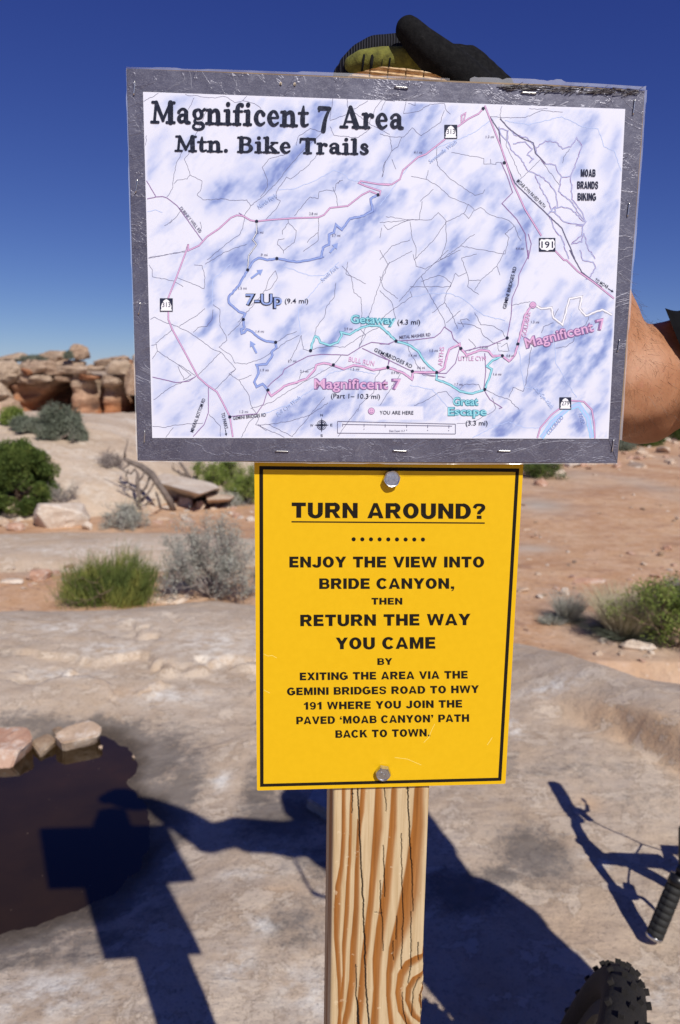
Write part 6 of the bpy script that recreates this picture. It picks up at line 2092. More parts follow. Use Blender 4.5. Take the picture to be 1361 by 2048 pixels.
# heavy serif title drawn stroke by stroke
SB = [(.04, .06, .13), (.40, .06, .13)]
GL = {
    'M': (1.27, [[(.20, .08, .15), (.26, .92, .15)], [(.26, .93, .20), (.64, .16, .17)], [(.62, .14, .14), (.98, .93, .14)], [(1.02, .08, .27), (.99, .92, .27)], [(.04, .06, .13), (.40, .06, .13)], [(.82, .06, .13), (1.22, .06, .13)], [(.07, .94, .13), (.3, .94, .13)], [(.95, .94, .13), (1.19, .94, .13)]]),
    'a': (.80, [[(.44, .42, .11), (.26, .38, .16), (.17, .24, .21), (.27, .10, .16), (.44, .14, .13)], [(.53, .54, .22), (.54, .14, .24), (.72, .07, .14)], [(.15, .53, .17), (.28, .66, .12), (.44, .66, .13), (.53, .55, .2)]]),
    'g': (.72, [[(.33, .67, .11), (.17, .58, .19), (.15, .44, .20), (.24, .29, .13), (.36, .26, .11), (.50, .35, .19), (.52, .50, .20), (.42, .64, .13), (.33, .67, .11)], [(.54, .60, .1), (.66, .68, .15)], [(.24, .26, .1), (.16, .15, .13), (.3, .07, .14), (.52, .06, .17), (.63, -.07, .17), (.5, -.2, .13), (.24, -.21, .12), (.1, -.1, .13), (.2, .03, .1)]]),
    'n': (.90, [[(.22, .62, .24), (.22, .08, .24)], SB, [(.05, .65, .12), (.22, .66, .13)], [(.30, .54, .12), (.46, .65, .17), (.62, .55, .23), (.65, .08, .24)], [(.50, .06, .13), (.86, .06, .13)]]),
    'i': (.48, [[(.23, .93, .23), (.235, .93, .23)], [(.24, .62, .24), (.24, .08, .24)], SB, [(.06, .65, .12), (.22, .66, .13)]]),
    'f': (.54, [[(.24, .08, .24), (.24, .74, .24), (.34, .94, .15), (.47, .90, .20)], [(.05, .63, .11), (.48, .63, .11)], SB]),
    'c': (.68, [[(.55, .52, .21), (.42, .66, .14), (.26, .60, .18), (.17, .38, .24), (.24, .15, .20), (.42, .06, .14), (.60, .16, .1)]]),
    'e': (.72, [[(.2, .38, .09), (.60, .39, .09)], [(.60, .42, .15), (.50, .62, .14), (.34, .67, .13), (.2, .52, .21), (.17, .34, .24), (.27, .13, .19), (.44, .06, .14), (.62, .17, .1)]]),
    't': (.56, [[(.27, .92, .1), (.25, .62, .22), (.25, .18, .24), (.36, .07, .15), (.52, .13, .1)], [(.04, .62, .12), (.50, .63, .12)]]),
    '7': (.74, [[(.09, .76, .12), (.11, .90, .13)], [(.1, .87, .20), (.62, .86, .18)], [(.62, .84, .13), (.42, .40, .19), (.33, -.12, .25)]]),
    'A': (1.1, [[(.2, .06, .12), (.5, .95, .14)], [(.52, .92, .22), (.86, .08, .28)], [(.32, .30, .1), (.72, .30, .1)], [(.04, .06, .13), (.38, .06, .13)], [(.66, .06, .13), (1.06, .06, .13)]]),
    'r': (.66, [[(.22, .62, .24), (.22, .08, .24)], SB, [(.05, .65, .12), (.22, .66, .13)], [(.30, .50, .11), (.42, .63, .15), (.54, .57, .22)]]),
    '.': (.40, [[(.18, .11, .24), (.185, .11, .24)]]),
    'B': (1.0, [[(.24, .08, .26), (.24, .92, .26)], [(.05, .06, .13), (.6, .06, .13)], [(.05, .94, .13), (.5, .94, .13)], [(.5, .94, .13), (.68, .86, .18), (.70, .70, .2), (.56, .55, .12), (.3, .53, .1)], [(.3, .53, .1), (.66, .50, .14), (.79, .28, .26), (.62, .08, .15), (.3, .06, .13)]]),
    'k': (.90, [[(.22, .08, .24), (.22, .94, .24)], SB, [(.05, .95, .12), (.22, .95, .12)], [(.3, .32, .12), (.62, .62, .12)], [(.46, .66, .11), (.82, .66, .11)], [(.42, .42, .16), (.70, .10, .26)], [(.52, .06, .13), (.90, .06, .13)]]),
    'T': (1.0, [[(.5, .08, .26), (.5, .9, .26)], [(.1, .92, .15), (.9, .92, .15)], [(.11, .9, .14), (.07, .70, .1)], [(.89, .9, .14), (.93, .70, .1)], [(.3, .06, .13), (.7, .06, .13)]]),
    'l': (.48, [[(.24, .92, .24), (.24, .08, .24)], SB, [(.06, .95, .12), (.22, .95, .12)]]),
    's': (.62, [[(.48, .52, .13), (.36, .66, .13), (.2, .60, .18), (.2, .46, .2), (.38, .34, .22), (.47, .2, .2), (.34, .07, .14), (.18, .1, .16), (.1, .2, .11)]]),
    ' ': (.42, []),
}


def title(s, a, b, h, off, mat):
    a = np.array(a, float); b = np.array(b, float)
    tot = sum(GL[c][0] for c in s)
    L = np.hypot(*(b - a)); ex = (b - a) / L; ey = np.array([ex[1], -ex[0]])
    sx = L / tot
    V = []; F = []
    x = 0
    kk = 0
    def pt(gx, gy):
        return a + ex * ((x + gx) * sx) + ey * (gy * h)
    for c in s:
        adv, strokes = GL[c]
        for st in strokes:
            kk += 1
            o_ = off + (kk % 7) * .000003
            st = [(p[0], p[1], p[2]) for p in st]
            # smooth curved strokes
            if len(st) > 2:
                q = []
                for i in range(len(st) - 1):
                    p0 = np.array(st[max(i - 1, 0)]); p1 = np.array(st[i]); p2 = np.array(st[i + 1]); p3 = np.array(st[min(i + 2, len(st) - 1)])
                    for t in (0, .25, .5, .75):
                        q.append(tuple(0.5 * (2 * p1 + (p2 - p0) * t + (2 * p0 - 5 * p1 + 4 * p2 - p3) * t * t + (3 * p1 - p0 - 3 * p2 + p3) * t ** 3)))
                q.append(st[-1]); st = q
            n = len(st)
            b0 = len(V)
            for i in range(n):
                p = np.array(st[i][:2]); d = np.array(st[min(i + 1, n - 1)][:2]) - np.array(st[max(i - 1, 0)][:2]); d = d / max(1e-6, np.hypot(*d)); nn = np.array([-d[1], d[0]])
                w = max(.02, st[i][2]) / 2
                V.append(PL(*pt(*(p + nn * w)), o_)); V.append(PL(*pt(*(p - nn * w)), o_))
                if i: F.append([b0 + 2 * i - 2, b0 + 2 * i - 1, b0 + 2 * i + 1, b0 + 2 * i])
            for e in (0, n - 1):
                r = st[e][2] / 2 * (.99)
                b1 = len(V)
                for i in range(12):
                    an = 2 * math.pi * i / 12
                    V.append(PL(*pt(st[e][0] + r * math.cos(an), st[e][1] + r * math.sin(an)), o_ + .000001 * (1 + e % 3)))
                F.append(list(range(b1, b1 + 12)))
        x += adv
    return sub_of(board, link('title_lettering', mesh_py('title_lettering', V, F), mat))


k = Nt('print_title_ink', .55, spec=.12)
k.color(k.ramp(k.noise(500, 3), [(.5, (.012, .015, .032)), (.75, (.045, .052, .085))]))
title('Magnificent 7 Area', (301.5, 246.5), (809, 259.5), 45, _lay[0] + .00003, k.m)
title('Mtn. Bike Trails', (350, 303.2), (740, 310), 32.5, _lay[0] + .00003, k.m)


# ------------------------------------------------------------------ the person holding the post (stands just right of the frame)
def blob_mesh(name, chains, voxel, smooth=6, cut=None, parts=()):
    """one continuous skin grown over chains of (point, radius)"""
    bm = bmesh.new()
    for ch in chains:
        for i in range(len(ch) - 1):
            p0, r0 = Vector(ch[i][0]), ch[i][1]; p1, r1 = Vector(ch[i + 1][0]), ch[i + 1][1]
            n = max(1, int((p1 - p0).length / (min(r0, r1) * 0.35)))
            for k in range(n + (i == len(ch) - 2)):
                t = k / n
                q = p0.lerp(p1, t); r = r0 + (r1 - r0) * t
                bmesh.ops.create_icosphere(bm, subdivisions=2, radius=r, matrix=Matrix.Translation(q))
        if len(ch) == 1:
            bmesh.ops.create_icosphere(bm, subdivisions=3, radius=ch[0][1], matrix=Matrix.Translation(Vector(ch[0][0])))
    me = bm_mesh(bm, name)
    o = bpy.data.objects.new('tmp', me); COL.objects.link(o)
    m = o.modifiers.new('r', 'REMESH'); m.mode = 'VOXEL'; m.voxel_size = voxel; m.use_smooth_shade = True
    s = o.modifiers.new('s', 'SMOOTH'); s.factor = .6; s.iterations = smooth
    dg = bpy.context.evaluated_depsgraph_get(); dg.update()
    out = bpy.data.meshes.new_from_object(o.evaluated_get(dg))
    bpy.data.objects.remove(o)
    out.name = name
    return out


def PR(px, py, depth, rpx):
    return (P(px, py, depth), rpx * depth / FPX)


person = empty('person', (.66, .86, 0.0))
setp(person, 'person in black sleeve and glove whose bare arm reaches behind the map board', 'person')
k = Nt('tanned_skin', 0.55, spec=0.35)
c = k.ramp(k.noise(22, 6, .6), [(.32, (.29, .125, .060)), (.5, (.375, .175, .090)), (.7, (.45, .235, .135))])
c = k.mix(k.ramp(k.noise(260, 3, .6), [(.58, K0), (.72, (.5,) * 3)]), c, (.30, .13, .08))
c = k.mix(k.ramp(k.noise(60, 4, .6), [(.62, K0), (.75, (.35,) * 3)]), c, (.50, .20, .13))
k.color(c)
k.b.inputs['Subsurface Weight'].default_value = .08
k.b.inputs['Subsurface Radius'].default_value = (.012, .005, .003)
k.bump(k.noise(320, 5, .7), .25, .0006)
M_SKIN = k.m
M_SHIRT = simple('black_jersey', (.006, .006, .007), .95, spec=.08, var=.3, scale=60, bump=.3, bscale=400, bd=.001)
M_SHORT = simple('dark_shorts', (.03, .03, .035), .85, bump=.3, bscale=300, bd=.001)

fx = Vector((.43, -.9, 0)).normalized()          # facing
rx_ = Vector((-.9, -.43, 0)).normalized()          # towards the right shoulder
Cn = Vector((.72, .86, 0))
hip = Cn + Vector((.07, -.02, .95)); chest = Cn + Vector((0, 0, 1.27)); neck = Cn + Vector((-.01, 0, 1.50)); head = neck + fx * .03 + Vector((0, 0, .14))
shR = chest + rx_ * .185 + Vector((-.02, 0, .15)); shL = chest - rx_ * .185 + Vector((.02, 0, .15))
elb = P(1218, 772, .800); fore = P(1120, 510, .790); wri = P(1022, 262, .742)
elL = shL + rx_ * .03 + Vector((.0, -.02, -.29)); wrL = elL + fx * .10 + rx_ * .03 + Vector((0, 0, -.24))
kneeR = hip + rx_ * .10 + fx * .06 + Vector((0, 0, -.46)); kneeL = hip - rx_ * .10 + fx * .02 + Vector((0, 0, -.46))
ankR = kneeR - fx * .05 + Vector((.03, 0, -.39)); ankL = kneeL - fx * .06 + Vector((.03, 0, -.39))
px_ = lambda r: r * .8 / FPX
mid_u = elb.lerp(shR, .45)
body_ch = [
    [(hip - rx_ * .08, .12), (hip, .125), (hip + rx_ * .08, .12)], [(hip, .125), (chest - Vector((0, 0, .12)), .115), (chest, .13), (chest + Vector((0, 0, .1)), .115)],
    [(chest + Vector((0, 0, .08)) - rx_ * .09, .10), (chest + Vector((0, 0, .08)) + rx_ * .09, .10)], [(shL, .062), (shR, .062)],
    [(neck - Vector((0, 0, .1)), .065), (neck, .056), (head - Vector((0, 0, .04)), .058)],
    [(head - fx * .015 + Vector((0, 0, .03)), .088), (head + fx * .02 + Vector((0, 0, .02)), .082)], [(head + fx * .035 - Vector((0, 0, .05)), .058), (head + fx * .06 - Vector((0, 0, .075)), .034)],
    [(head + fx * .098 + Vector((0, 0, .015)), .010), (head + fx * .118 - Vector((0, 0, .012)), .013)],
    [(head + rx_ * .084 + Vector((0, 0, .015)), .018), (head + rx_ * .088 - Vector((0, 0, .018)), .013)], [(head - rx_ * .084 + Vector((0, 0, .015)), .018), (head - rx_ * .088 - Vector((0, 0, .018)), .013)],
    # right arm: shoulder, elbow, forearm, wrist
    [(shR, .064), (shR.lerp(elb, .5), .060), (P(1370, 742, .815), .0590), (P(1310, 750, .815), .0555), (P(1285, 800, .825), .050), (P(1262, 765, .805), .0575), (P(1222, 775, .80), .0560), (P(1205, 740, .80), .0530), (P(1178, 668, .795), .0560), (P(1140, 570, .785), .053), (P(1075, 400, .760), .042), (wri, .028), (P(985, 215, .728), .030)],
    [(shL, .060), (elL, .044), (elL.lerp(wrL, .35), .043), (wrL, .028)],
    [(hip + rx_ * .09, .105), (kneeR.lerp(hip, .5) + rx_ * .05, .085), (kneeR, .058), (kneeR.lerp(ankR, .3) - fx * .015, .058), (ankR, .036), (ankR - Vector((0, 0, .05)), .036)],
    [(hip - rx_ * .09, .105), (kneeL.lerp(hip, .5) - rx_ * .05, .085), (kneeL, .058), (kneeL.lerp(ankL, .3) - fx * .015, .058), (ankL, .036), (ankL - Vector((0, 0, .05)), .036)],
]
body = wobj('body', blob_mesh('body', body_ch, .0075, 5), M_SKIN, person)
jer = blob_mesh('jersey', [
    [(hip + Vector((0, 0, .02)) - rx_ * .085, .133), (hip + Vector((0, 0, .02)) + rx_ * .085, .133)], [(hip, .138), (chest - Vector((0, 0, .12)), .129), (chest, .143), (chest + Vector((0, 0, .1)), .128)],
    [(chest + Vector((0, 0, .08)) - rx_ * .09, .113), (chest + Vector((0, 0, .08)) + rx_ * .09, .113)], [(shL, .075), (shR, .075)],
    [(shR, .076), (shR.lerp(P(1370, 742, .815), .35), .072)], [(shL, .072), (shL.lerp(elL, .6), .062)], [(neck - Vector((0, 0, .09)), .072), (neck - Vector((0, 0, .05)), .064)]], .007, 4)
wobj('jersey', jer, M_SHIRT, person)
slv = blob_mesh('sleeve', [[(shR, .074), (P(1370, 742, .815), .0655), (P(1290, 735, .815), .0655)]], .004, 4)
bm = bmesh.new(); bm.from_mesh(slv)
pa, pb = P(1340, 640, .8), P(1425, 850, .8)
n_ = (pb - pa).cross(P(1340, 640, 1.0) - pa).normalized()
if n_.x > 0: n_ = -n_
bmesh.ops.bisect_plane(bm, geom=bm.verts[:] + bm.edges[:] + bm.faces[:], plane_co=pa, plane_no=n_, clear_outer=True)
wobj('sleeve', bm_mesh(bm, 'sleeve', True), M_SHIRT, person)
wobj('shorts', blob_mesh('shorts', [
    [(hip - rx_ * .085, .137), (hip + rx_ * .085, .137)], [(hip + rx_ * .09, .120), (kneeR.lerp(hip, .5) + rx_ * .05, .102), (kneeR.lerp(hip, .15), .085)],
    [(hip - rx_ * .09, .120), (kneeL.lerp(hip, .5) - rx_ * .05, .102), (kneeL.lerp(hip, .15), .085)]], .012, 4), M_SHORT, person)
for a in (ankR, ankL):
    a0 = Vector((a.x, a.y, 0.05))
    wobj('shoe', blob_mesh('shoe', [[(a0 + Vector((0, 0, .045)), .046), (a0 - fx * .03, .046), (a0 + fx * .07, .044), (a0 + fx * .15 - Vector((0, 0, .01)), .036)]], .008, 3), M_SHORT, person)
# helmet with vents
hm = blob_mesh('helmet', [[(head - fx * .03 + Vector((0, 0, .062)), .104), (head + fx * .03 + Vector((0, 0, .060)), .098)], [(head + fx * .11 + Vector((0, 0, .062)), .028), (head + fx * .14 + Vector((0, 0, .055)), .016)]], .008, 3)
bm = bmesh.new(); bm.from_mesh(hm)
bmesh.ops.bisect_plane(bm, geom=bm.verts[:] + bm.edges[:] + bm.faces[:], plane_co=head + Vector((0, 0, .035)), plane_no=(0, 0, 1), clear_inner=True)
wobj('helmet', bm_mesh(bm, 'helmet', True), simple('white_helmet', (.35, .35, .36), .4), person)
for sgn in (-1, 1):
    e = head + fx * .088 + rx_ * .032 * sgn + Vector((0, 0, .012))
    wobj('eye', blob_mesh('eye', [[(e, .012)]], .002, 1), simple('eye_white', (.6, .6, .58), .2), person)
wobj('mouth', tube_mesh('mouth', [[(*(head + fx * .091 + rx_ * t - Vector((0, 0, .052))), .003) for t in (-.022, -.01, 0, .01, .022)]], 8), simple('lips', (.35, .12, .09), .5), person)
# loose strap end hanging from the pack
wobj('strap', tube_mesh('strap', [[(.545, .80, 1.40, .004), (.50, .80, 1.32, .004), (.487, .80, 1.27, .0045), (.480, .80, 1.20, .0045), (.475, .80, 1.15, .005), (.478, .80, 1.135, .009), (.50, .80, 1.12, .006), (.52, .81, 1.115, .004)]], 8), M_SHIRT, person)

# arm hair: fine dark hairs on the skin of the bare forearm
rngh = np.random.RandomState(5)
nv = len(body.data.vertices)
co = np.empty(nv * 3, dtype=np.float32); body.data.vertices.foreach_get('co', co); co = co.reshape(-1, 3).astype(float)
no = np.empty(nv * 3, dtype=np.float32); body.data.vertices.foreach_get('normal', no); no = no.reshape(-1, 3).astype(float)
ea = np.array(elb); axis = unit((np.array(wri) - ea)[None])[0]
dd = np.linalg.norm(co - ea, axis=1)
tt = (co - ea) @ axis
sel = np.where((dd < .28) & (co[:, 0] < .36) & (tt > -.05))[0]
pick = sel[rngh.randint(0, len(sel), 4200)]
hb = co[pick] + rngh.normal(size=(len(pick), 3)) * .002
hd = unit(no[pick] * .5 + unit(-axis[None] + rngh.normal(size=(len(pick), 3)) * .5 + np.array([0, 0, -.2])) * .9)
k = Nt('arm_hair', .5, (.07, .035, .02))
wobj('arm_hair', blades_mesh('arm_hair', hb, hd, rngh.uniform(.006, .014, len(pick)), np.full(len(pick), .00011), rngh, .15), k.m, person, kind='stuff')

# the right glove on the post top
k = Nt('black_glove_suede', .9, (.011, .011, .012), spec=.15)
k.color(k.ramp(k.noise(220, 4, .7), [(.4, (.004, .004, .005)), (.66, (.010, .010, .011)), (.78, (.035, .035, .04))]))
k.bump(k.noise(700, 3), .5, .0006)
M_GLV = k.m
k = Nt('black_glove_knit', .8, spec=.2)
wv = k.n('ShaderNodeTexWave', wave_type='BANDS', bands_direction='X'); wv.inputs['Scale'].default_value = 130; wv.inputs['Distortion'].default_value = 1.2; k.l(k.coord(), wv.inputs['Vector'])
k.color(k.ramp(wv.outputs['Fac'], [(.3, (.006, .006, .008)), (.8, (.026, .027, .036))]))
k.bump(wv.outputs['Fac'], .9, .0012)
M_KNIT = k.m
M_OLIVE = simple('olive_suede', (.125, .125, .022), .95, var=.45, scale=170, bump=.6, bscale=600, bd=.001)
glove = wobj('glove', blob_mesh('glove', [
    [PR(1010, 245, .735, 58), PR(975, 200, .725, 60), PR(930, 152, .716, 56), PR(890, 138, .712, 48)],
    [PR(905, 150, .725, 44), PR(860, 135, .728, 36), PR(800, 132, .73, 30), PR(745, 134, .73, 27), PR(715, 148, .73, 24), PR(705, 175, .73, 22)],
    [PR(900, 165, .740, 40), PR(840, 155, .748, 30), PR(780, 152, .75, 26), PR(730, 160, .75, 24), PR(715, 185, .75, 22)],
    [PR(910, 185, .755, 34), PR(850, 178, .768, 25), PR(800, 178, .77, 23), PR(750, 185, .77, 21), PR(735, 205, .77, 19)],
    # thumb, on the viewer's side
    [PR(985, 215, .715, 50), PR(950, 183, .700, 46), PR(908, 142, .690, 42), PR(872, 113, .684, 38), PR(842, 86, .680, 32.5), PR(822, 64, .678, 28.5), PR(817, 60, .678, 27.5)]], .0022, 5), M_GLV, person)
knit = wobj('knit_finger', blob_mesh('knit_finger', [
    [PR(860, 118, .722, 34), PR(835, 108, .716, 35), PR(800, 104, .712, 35), PR(752, 106, .710, 33), PR(722, 116, .710, 28), PR(700, 134, .712, 24), PR(696, 155, .712, 20)],
    [PR(840, 118, .722, 30), PR(800, 118, .724, 30), PR(740, 120, .726, 27), PR(702, 134, .724, 23), PR(684, 150, .722, 19), PR(682, 170, .722, 16)]], .0022, 5), M_KNIT, person)
wobj('olive_panel', blob_mesh('olive_panel', [
    [PR(870, 128, .699, 24), PR(812, 119, .697, 25), PR(760, 119, .696, 24), PR(726, 122, .698, 21.5), PR(705, 129, .702, 17)]], .0015, 4), M_OLIVE, person)
for (x, y0, y1, w) in ((727, 101, 146, 3.6), (744, 98, 147, 5.4), (765, 97, 147, 1.2), (780, 95, 148, 3.2)):
    ym = (y0 + y1) / 2; R_ = (y1 - y0) / 2
    ch = []
    for a in np.linspace(-1.25, 1.25, 9):
        q = P(x - 3 * math.sin(a), ym + R_ * math.sin(a) * .98, .697 - .0098 * math.cos(a) + .0)
        ch.append((*q, w * .7 / FPX * .62))
    wobj('seam', tube_mesh('seam', [ch], 6), M_GLV, person)
# small unseen pack on the back, added to thicken the cast shadow
pk_ = chest - fx * .20
wobj('shadow_pack', blob_mesh('shadow_pack', [[(pk_ + rx_ * .07 + Vector((0, 0, .14)), .085), (pk_ + rx_ * .07 - Vector((0, 0, .20)), .085)], [(pk_ - rx_ * .07 + Vector((0, 0, .14)), .085), (pk_ - rx_ * .07 - Vector((0, 0, .20)), .085)],
    [(pk_ + Vector((0, 0, .16)), .085), (pk_ - Vector((0, 0, .2)), .09)], [(pk_ + rx_ * .07 + Vector((0, 0, .16)), .05), (pk_ + rx_ * .12 + Vector((0, 0, .20)) + fx * .1, .045)]], .009, 4), M_SHIRT, person)
# the other hand, gloved, hanging at the far side
hl = wrL + Vector((0, 0, -.05))
fing = []
for i, (l, o_) in enumerate(((.075, -.03), (.085, -.01), (.08, .01), (.062, .03))):
    b0_ = hl + rx_ * 0 + fx * o_ + Vector((0, 0, -.035))
    fing.append([(b0_, .0115), (b0_ + Vector((0, 0, -l * .5)) - rx_ * -.006, .0105), (b0_ + Vector((0, 0, -l)) + rx_ * .022, .009)])
fing.append([(hl + fx * .03, .014), (hl + fx * .06 + Vector((0, 0, -.03)), .012), (hl + fx * .065 + Vector((0, 0, -.06)), .010)])
wobj('glove', blob_mesh('glove', [[(wrL, .033), (hl, .036)], [(hl - fx * .025 - Vector((0, 0, .02)), .021), (hl + fx * .02 - Vector((0, 0, .02)), .022)]] + fing, .004, 3), M_GLV, person)


# ------------------------------------------------------------------ the bike lying at the right, one grip on the rock
M_RUB = simple('black_rubber', (.012, .012, .012), .75, bump=.3, bscale=300, bd=.001)
M_BLKM = simple('black_metal', (.015, .015, .017), .35, metal=.3)
M_SILV = simple('silver_metal', (.6, .6, .62), .25, metal=1.0)
M_DUSTR = simple('dusty_tyre', (.009, .007, .0065), .9, var=.5, scale=12, bump=.5, bscale=160, bd=.003)


def grip_mesh(A, B, r):
    """a ribbed rubber grip from A to B"""
    ax = (B - A); L = ax.length; ax.normalize()
    x = ax.cross(Vector((0, 0, 1))).normalized(); y = ax.cross(x)
    bm = bmesh.new(); rings = []
    nseg = 8
    prof = [(0, r * 1.02)]
    for s in range(nseg):
        t0 = s / nseg; t1 = (s + 1) / nseg
        prof += [(t0 + .006, r * .93), (t0 + .012, r * 1.02), (t1 - .012, r * 1.02), (t1 - .006, r * .93)]
    prof += [(1, r * .95)]
    N = 32
    for t, rr_ in prof:
        ring = []
        for k_ in range(N):
            a = 2 * math.pi * k_ / N
            q = rr_ * (1.0 - (.09 if k_ % 8 == 0 else 0))
            ring.append(bm.verts.new(A + ax * (t * L) + (x * math.cos(a) + y * math.sin(a)) * q))
        rings.append(ring)
    for a, b in zip(rings[:-1], rings[1:]):
        for k_ in range(N):
            bm.faces.new((a[k_], a[(k_ + 1) % N], b[(k_ + 1) % N], b[k_]))
    bm.faces.new(rings[0][::-1]); bm.faces.new(rings[-1])
    return bm_mesh(bm, 'grip', True)


def wheel(root, c, ax, R_=.345, knob=True, tr=.027, rimm=None):
    """tyre (with knobs), rim, hub, spokes round centre c with axle direction ax"""
    ax = ax.normalized(); x = ax.cross(Vector((.1, .2, .97))).normalized(); y = ax.cross(x)
    bm = bmesh.new(); N = 120; M_ = 14; rings = []
    for i in range(N):
        a = 2 * math.pi * i / N; d = x * math.cos(a) + y * math.sin(a)
        rings.append([bm.verts.new(c + d * (R_ - tr + tr * math.cos(2 * math.pi * j / M_)) + ax * tr * math.sin(2 * math.pi * j / M_)) for j in range(M_)])
    for i in range(N):
        for j in range(M_):
            bm.faces.new((rings[i][j], rings[i][(j + 1) % M_], rings[(i + 1) % N][(j + 1) % M_], rings[(i + 1) % N][j]))
    bmesh.ops.recalc_face_normals(bm, faces=bm.faces)
    ty = wobj('tyre', bm_mesh(bm, 'tyre', True), M_DUSTR, root)
    bm = bmesh.new()
    for i in range(76):
        a = 2 * math.pi * i / 76; d = x * math.cos(a) + y * math.sin(a); tn = -x * math.sin(a) + y * math.cos(a)
        for th in ((-.35, .35) if i % 2 else (-.95, .95, 0)):
            dn = d * math.cos(th) + ax * math.sin(th); sd = -d * math.sin(th) + ax * math.cos(th)
            p_ = c + d * (R_ - tr) + dn * (tr + .0015)
            m = Matrix((tn * .008, sd * .007, dn * .0085)).transposed().to_4x4(); m.translation = p_
            bmesh.ops.create_cube(bm, size=1.0, matrix=m)
    wobj('tread_knobs', bm_mesh(bm, 'tread_knobs'), M_DUSTR, ty if False else root, kind='stuff')
    bm = bmesh.new()
    ringp = [(R_ - tr * 2 + .002, .012), (R_ - tr * 2 - .018, .009), (R_ - tr * 2 - .018, -.009), (R_ - tr * 2 + .002, -.012)]
    rings = []
    for i in range(N):
        a = 2 * math.pi * i / N; d = x * math.cos(a) + y * math.sin(a)
        rings.append([bm.verts.new(c + d * r_ + ax * w_) for r_, w_ in ringp])
    for i in range(N):
        for j in range(4):
            bm.faces.new((rings[i][j], rings[i][(j + 1) % 4], rings[(i + 1) % N][(j + 1) % 4], rings[(i + 1) % N][j]))
    bmesh.ops.recalc_face_normals(bm, faces=bm.faces)
    wobj('rim', bm_mesh(bm, 'rim'), M_BLKM, root)
    wobj('hub', tube_mesh('hub', [[(*(c - ax * .05), .008), (*(c - ax * .032), .026), (*(c - ax * .02), .014), (*(c + ax * .02), .014), (*(c + ax * .032), .026), (*(c + ax * .05), .008)]], 14), M_BLKM, root)
    for i in range(28):
        a = 2 * math.pi * i / 28; d = x * math.cos(a) + y * math.sin(a); a2 = a + (.5 if i % 4 < 2 else -.5); d2 = x * math.cos(a2) + y * math.sin(a2)
        s_ = .03 * (1 if i % 2 else -1)
        wobj('spoke', tube_mesh('spoke', [[(*(c + ax * s_ + d2 * .022), .0009), (*(c + d * (R_ - tr * 2 - .016)), .0009)]], 5), M_SILV, root)
    return x, y


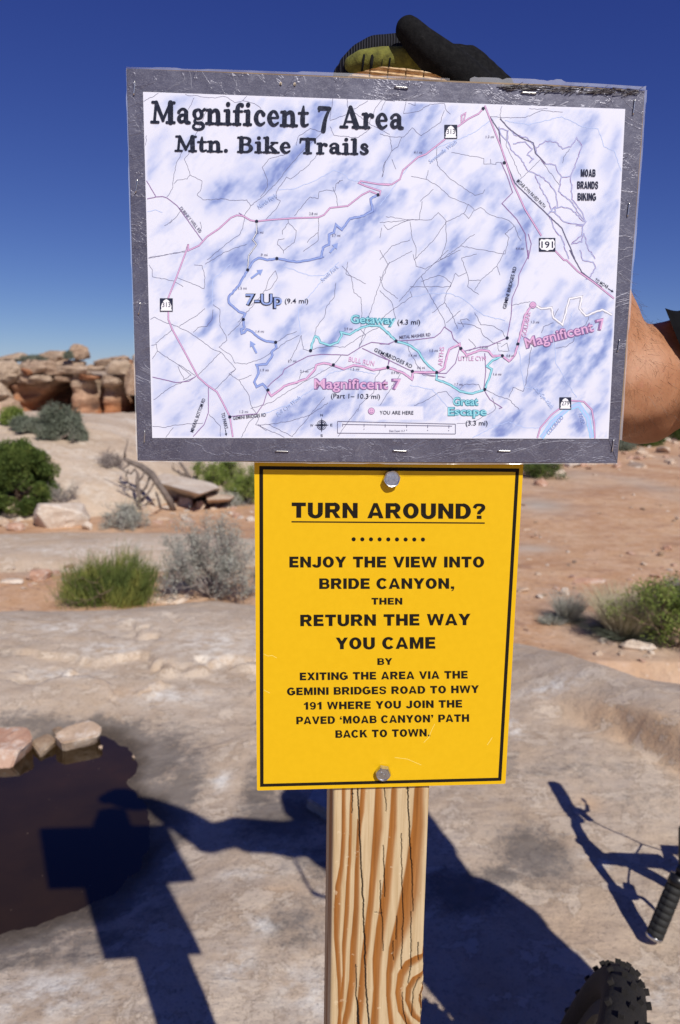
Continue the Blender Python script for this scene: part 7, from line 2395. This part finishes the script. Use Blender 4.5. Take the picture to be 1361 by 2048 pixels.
def build_bike():
    Bg = Vector(hit_z(1307, 1880, 0.018)); Bg.z = float(slab_z(Bg.x, Bg.y)) + .018
    Ag = Vector((1.075, 1.87, .655))
    ax = (Ag - Bg).normalized(); Lb = (Ag - Bg).length
    mid = (Ag + Bg) / 2
    fwd = Vector((.35, -.93, 0)); fwd = (fwd - ax * fwd.dot(ax)).normalized()      # from the bar back along the frame
    steer = ax.cross(fwd).normalized()
    if steer.x < 0: steer = -steer                                             # fork points this way
    root = empty('mountain_bike', (mid.x + .3, mid.y, 0))
    setp(root, 'mountain bike lying at the right photo edge with one ribbed black grip on the rock', 'bicycle')
    sweep = fwd * .035
    p1 = mid - ax * .05; p2 = mid + ax * .05
    bar = [(*(Bg + ax * .01), .011), (*(Bg.lerp(mid, .55)), .011), (*(Bg.lerp(mid, .78) - sweep), .014), (*(p1 - sweep), .0158), (*(p2 - sweep), .0158), (*(Ag.lerp(mid, .78) - sweep), .014), (*(Ag.lerp(mid, .55)), .011), (*(Ag - ax * .01), .011)]
    wobj('handlebar', tube_mesh('handlebar', [bar], 14), M_BLKM, root)
    for (E_, d_) in ((Bg, ax), (Ag, -ax)):
        wobj('grip', grip_mesh(E_ + d_ * .006, E_ + d_ * .140, .0205), M_RUB, root)
        wobj('bar_end_cap', tube_mesh('bar_end_cap', [[(*(E_ - d_ * .002), .014), (*(E_), .0198), (*(E_ + d_ * .005), .0208), (*(E_ + d_ * .009), .0208)]], 24), M_SILV, root)
        cl = E_ + d_ * .155
        wobj('lever_clamp', tube_mesh('lever_clamp', [[(*(cl - d_ * .012), .021), (*(cl + d_ * .014), .021)], [(*cl, .013), (*(cl + steer * .028 - fwd * .004), .015), (*(cl + steer * .040 + d_ * .05), .011)]], 14), M_BLKM, root)
        lv = cl + steer * .034 + d_ * .006
        wobj('brake_lever', tube_mesh('brake_lever', [[(*lv, .007), (*(lv + steer * .018 - d_ * .01), .0065), (*(lv + steer * .030 - d_ * .04), .0055), (*(lv + steer * .030 - d_ * .07), .006), (*(lv + steer * .028 - d_ * .08), .004)]], 9), M_SILV, root)
        wobj('shifter', tube_mesh('shifter', [[(*(cl + d_ * .03), .02), (*(cl + d_ * .03 + fwd * .03), .015), (*(cl + d_ * .02 + fwd * .04), .008), (*(cl + d_ * .01 + fwd * .045), .006)]], 10), M_BLKM, root)
        wobj('cable', tube_mesh('cable', [[(*(cl + steer * .04 + d_ * .05), .0026), (*(cl + steer * .09 - fwd * .03 + d_ * .12), .0026), (*(mid - fwd * .05 + steer * .16), .0026), (*(mid + steer * .22), .0026), (*(mid + fwd * .10 + steer * .22), .0026)]], 6), M_BLKM, root)
    st = mid - sweep; hd_ = st + fwd * .085
    wobj('stem', tube_mesh('stem', [[(*(st - fwd * .01), .022), (*(st + fwd * .02), .019), (*(hd_ - fwd * .02), .019), (*hd_, .024)], [(*(hd_ - steer * .03), .021), (*(hd_ + steer * .03), .021)]], 16), M_BLKM, root)
    ht0 = hd_ + steer * .03; ht1 = hd_ + steer * .16
    wobj('head_tube', tube_mesh('head_tube', [[(*ht0, .025), (*ht1, .028)]], 16), simple('frame_blue_black', (.02, .025, .035), .3), root)
    cr = ht1 + steer * .02
    hubf = cr + steer * .49 - fwd * .045
    if hubf.z < .2:
        pass
    for sg in (-1, 1):
        wobj('fork_leg', tube_mesh('fork_leg', [[(*cr, .02), (*(cr + ax * .06 * sg + steer * .01), .018), (*(cr + ax * .062 * sg + steer * .22), .017), (*(cr + ax * .062 * sg + steer * .23), .023), (*(hubf + ax * .062 * sg), .018)]], 12), M_BLKM, root)
    wheel(root, hubf, ax)
    # frame: steer axis leads down to the wheel, the frame runs off to the right
    bb = ht1 + fwd * .62 + steer * .26; stt = ht0 + fwd * .50 + steer * .14; sd_ = stt - steer * .07 + fwd * .04; rh = bb + fwd * .42 - steer * .02
    FM = simple('frame_paint', (.03, .04, .06), .3)
    for nm, a, b, r_ in (('top_tube', ht0 + steer * .02, stt, .019), ('down_tube', ht1 - steer * .02, bb, .027), ('seat_tube', stt, bb, .018), ('seat_post', stt, sd_, .015)):
        wobj(nm, tube_mesh(nm, [[(*a, r_), (*b, r_)]], 14), FM if nm != 'seat_post' else M_BLKM, root)
    for sg in (-1, 1):
        wobj('chain_stay', tube_mesh('chain_stay', [[(*(bb + ax * .03 * sg), .012), (*(rh + ax * .065 * sg), .010)]], 10), FM, root)
        wobj('seat_stay', tube_mesh('seat_stay', [[(*(stt + ax * .02 * sg), .010), (*(rh + ax * .065 * sg), .009)]], 10), FM, root)
        wobj('crank', tube_mesh('crank', [[(*(bb + ax * .06 * sg), .015), (*(bb + ax * .075 * sg + fwd * .17 * sg), .010)], [(*(bb + ax * .075 * sg + fwd * .17 * sg), .012), (*(bb + ax * .15 * sg + fwd * .17 * sg), .03)]], 10), M_BLKM, root)
    wobj('saddle', blob_mesh('saddle', [[(sd_ - steer * .02 - fwd * .13, .018), (sd_ - steer * .02, .024), (sd_ - steer * .02 + fwd * .10, .034)], [(sd_ - steer * .02 + fwd * .10 - ax * .04, .03), (sd_ - steer * .02 + fwd * .10 + ax * .04, .03)]], .006, 3), M_RUB, root)
    wheel(root, rh, ax)
    return root


build_bike()

# the knobby front wheel propped against the person's shin, its top just in the picture
wr = empty('bicycle_wheel', (.50, .98, 0))
setp(wr, 'dusty black knobby tyre rising into the bottom of the photo right of the post', 'wheel')
top = P(1236, 2160, .94)
axw = Vector((.85, -.44, -.31)).normalized()
upw = (Vector((0, 0, 1)) - axw * axw.z).normalized()
cw = top - upw * .30
cw.z = max(cw.z, .32 * upw.z + .02)
wheel(wr, cw, axw, .32, tr=.029)
print('bike wheel low', cw)
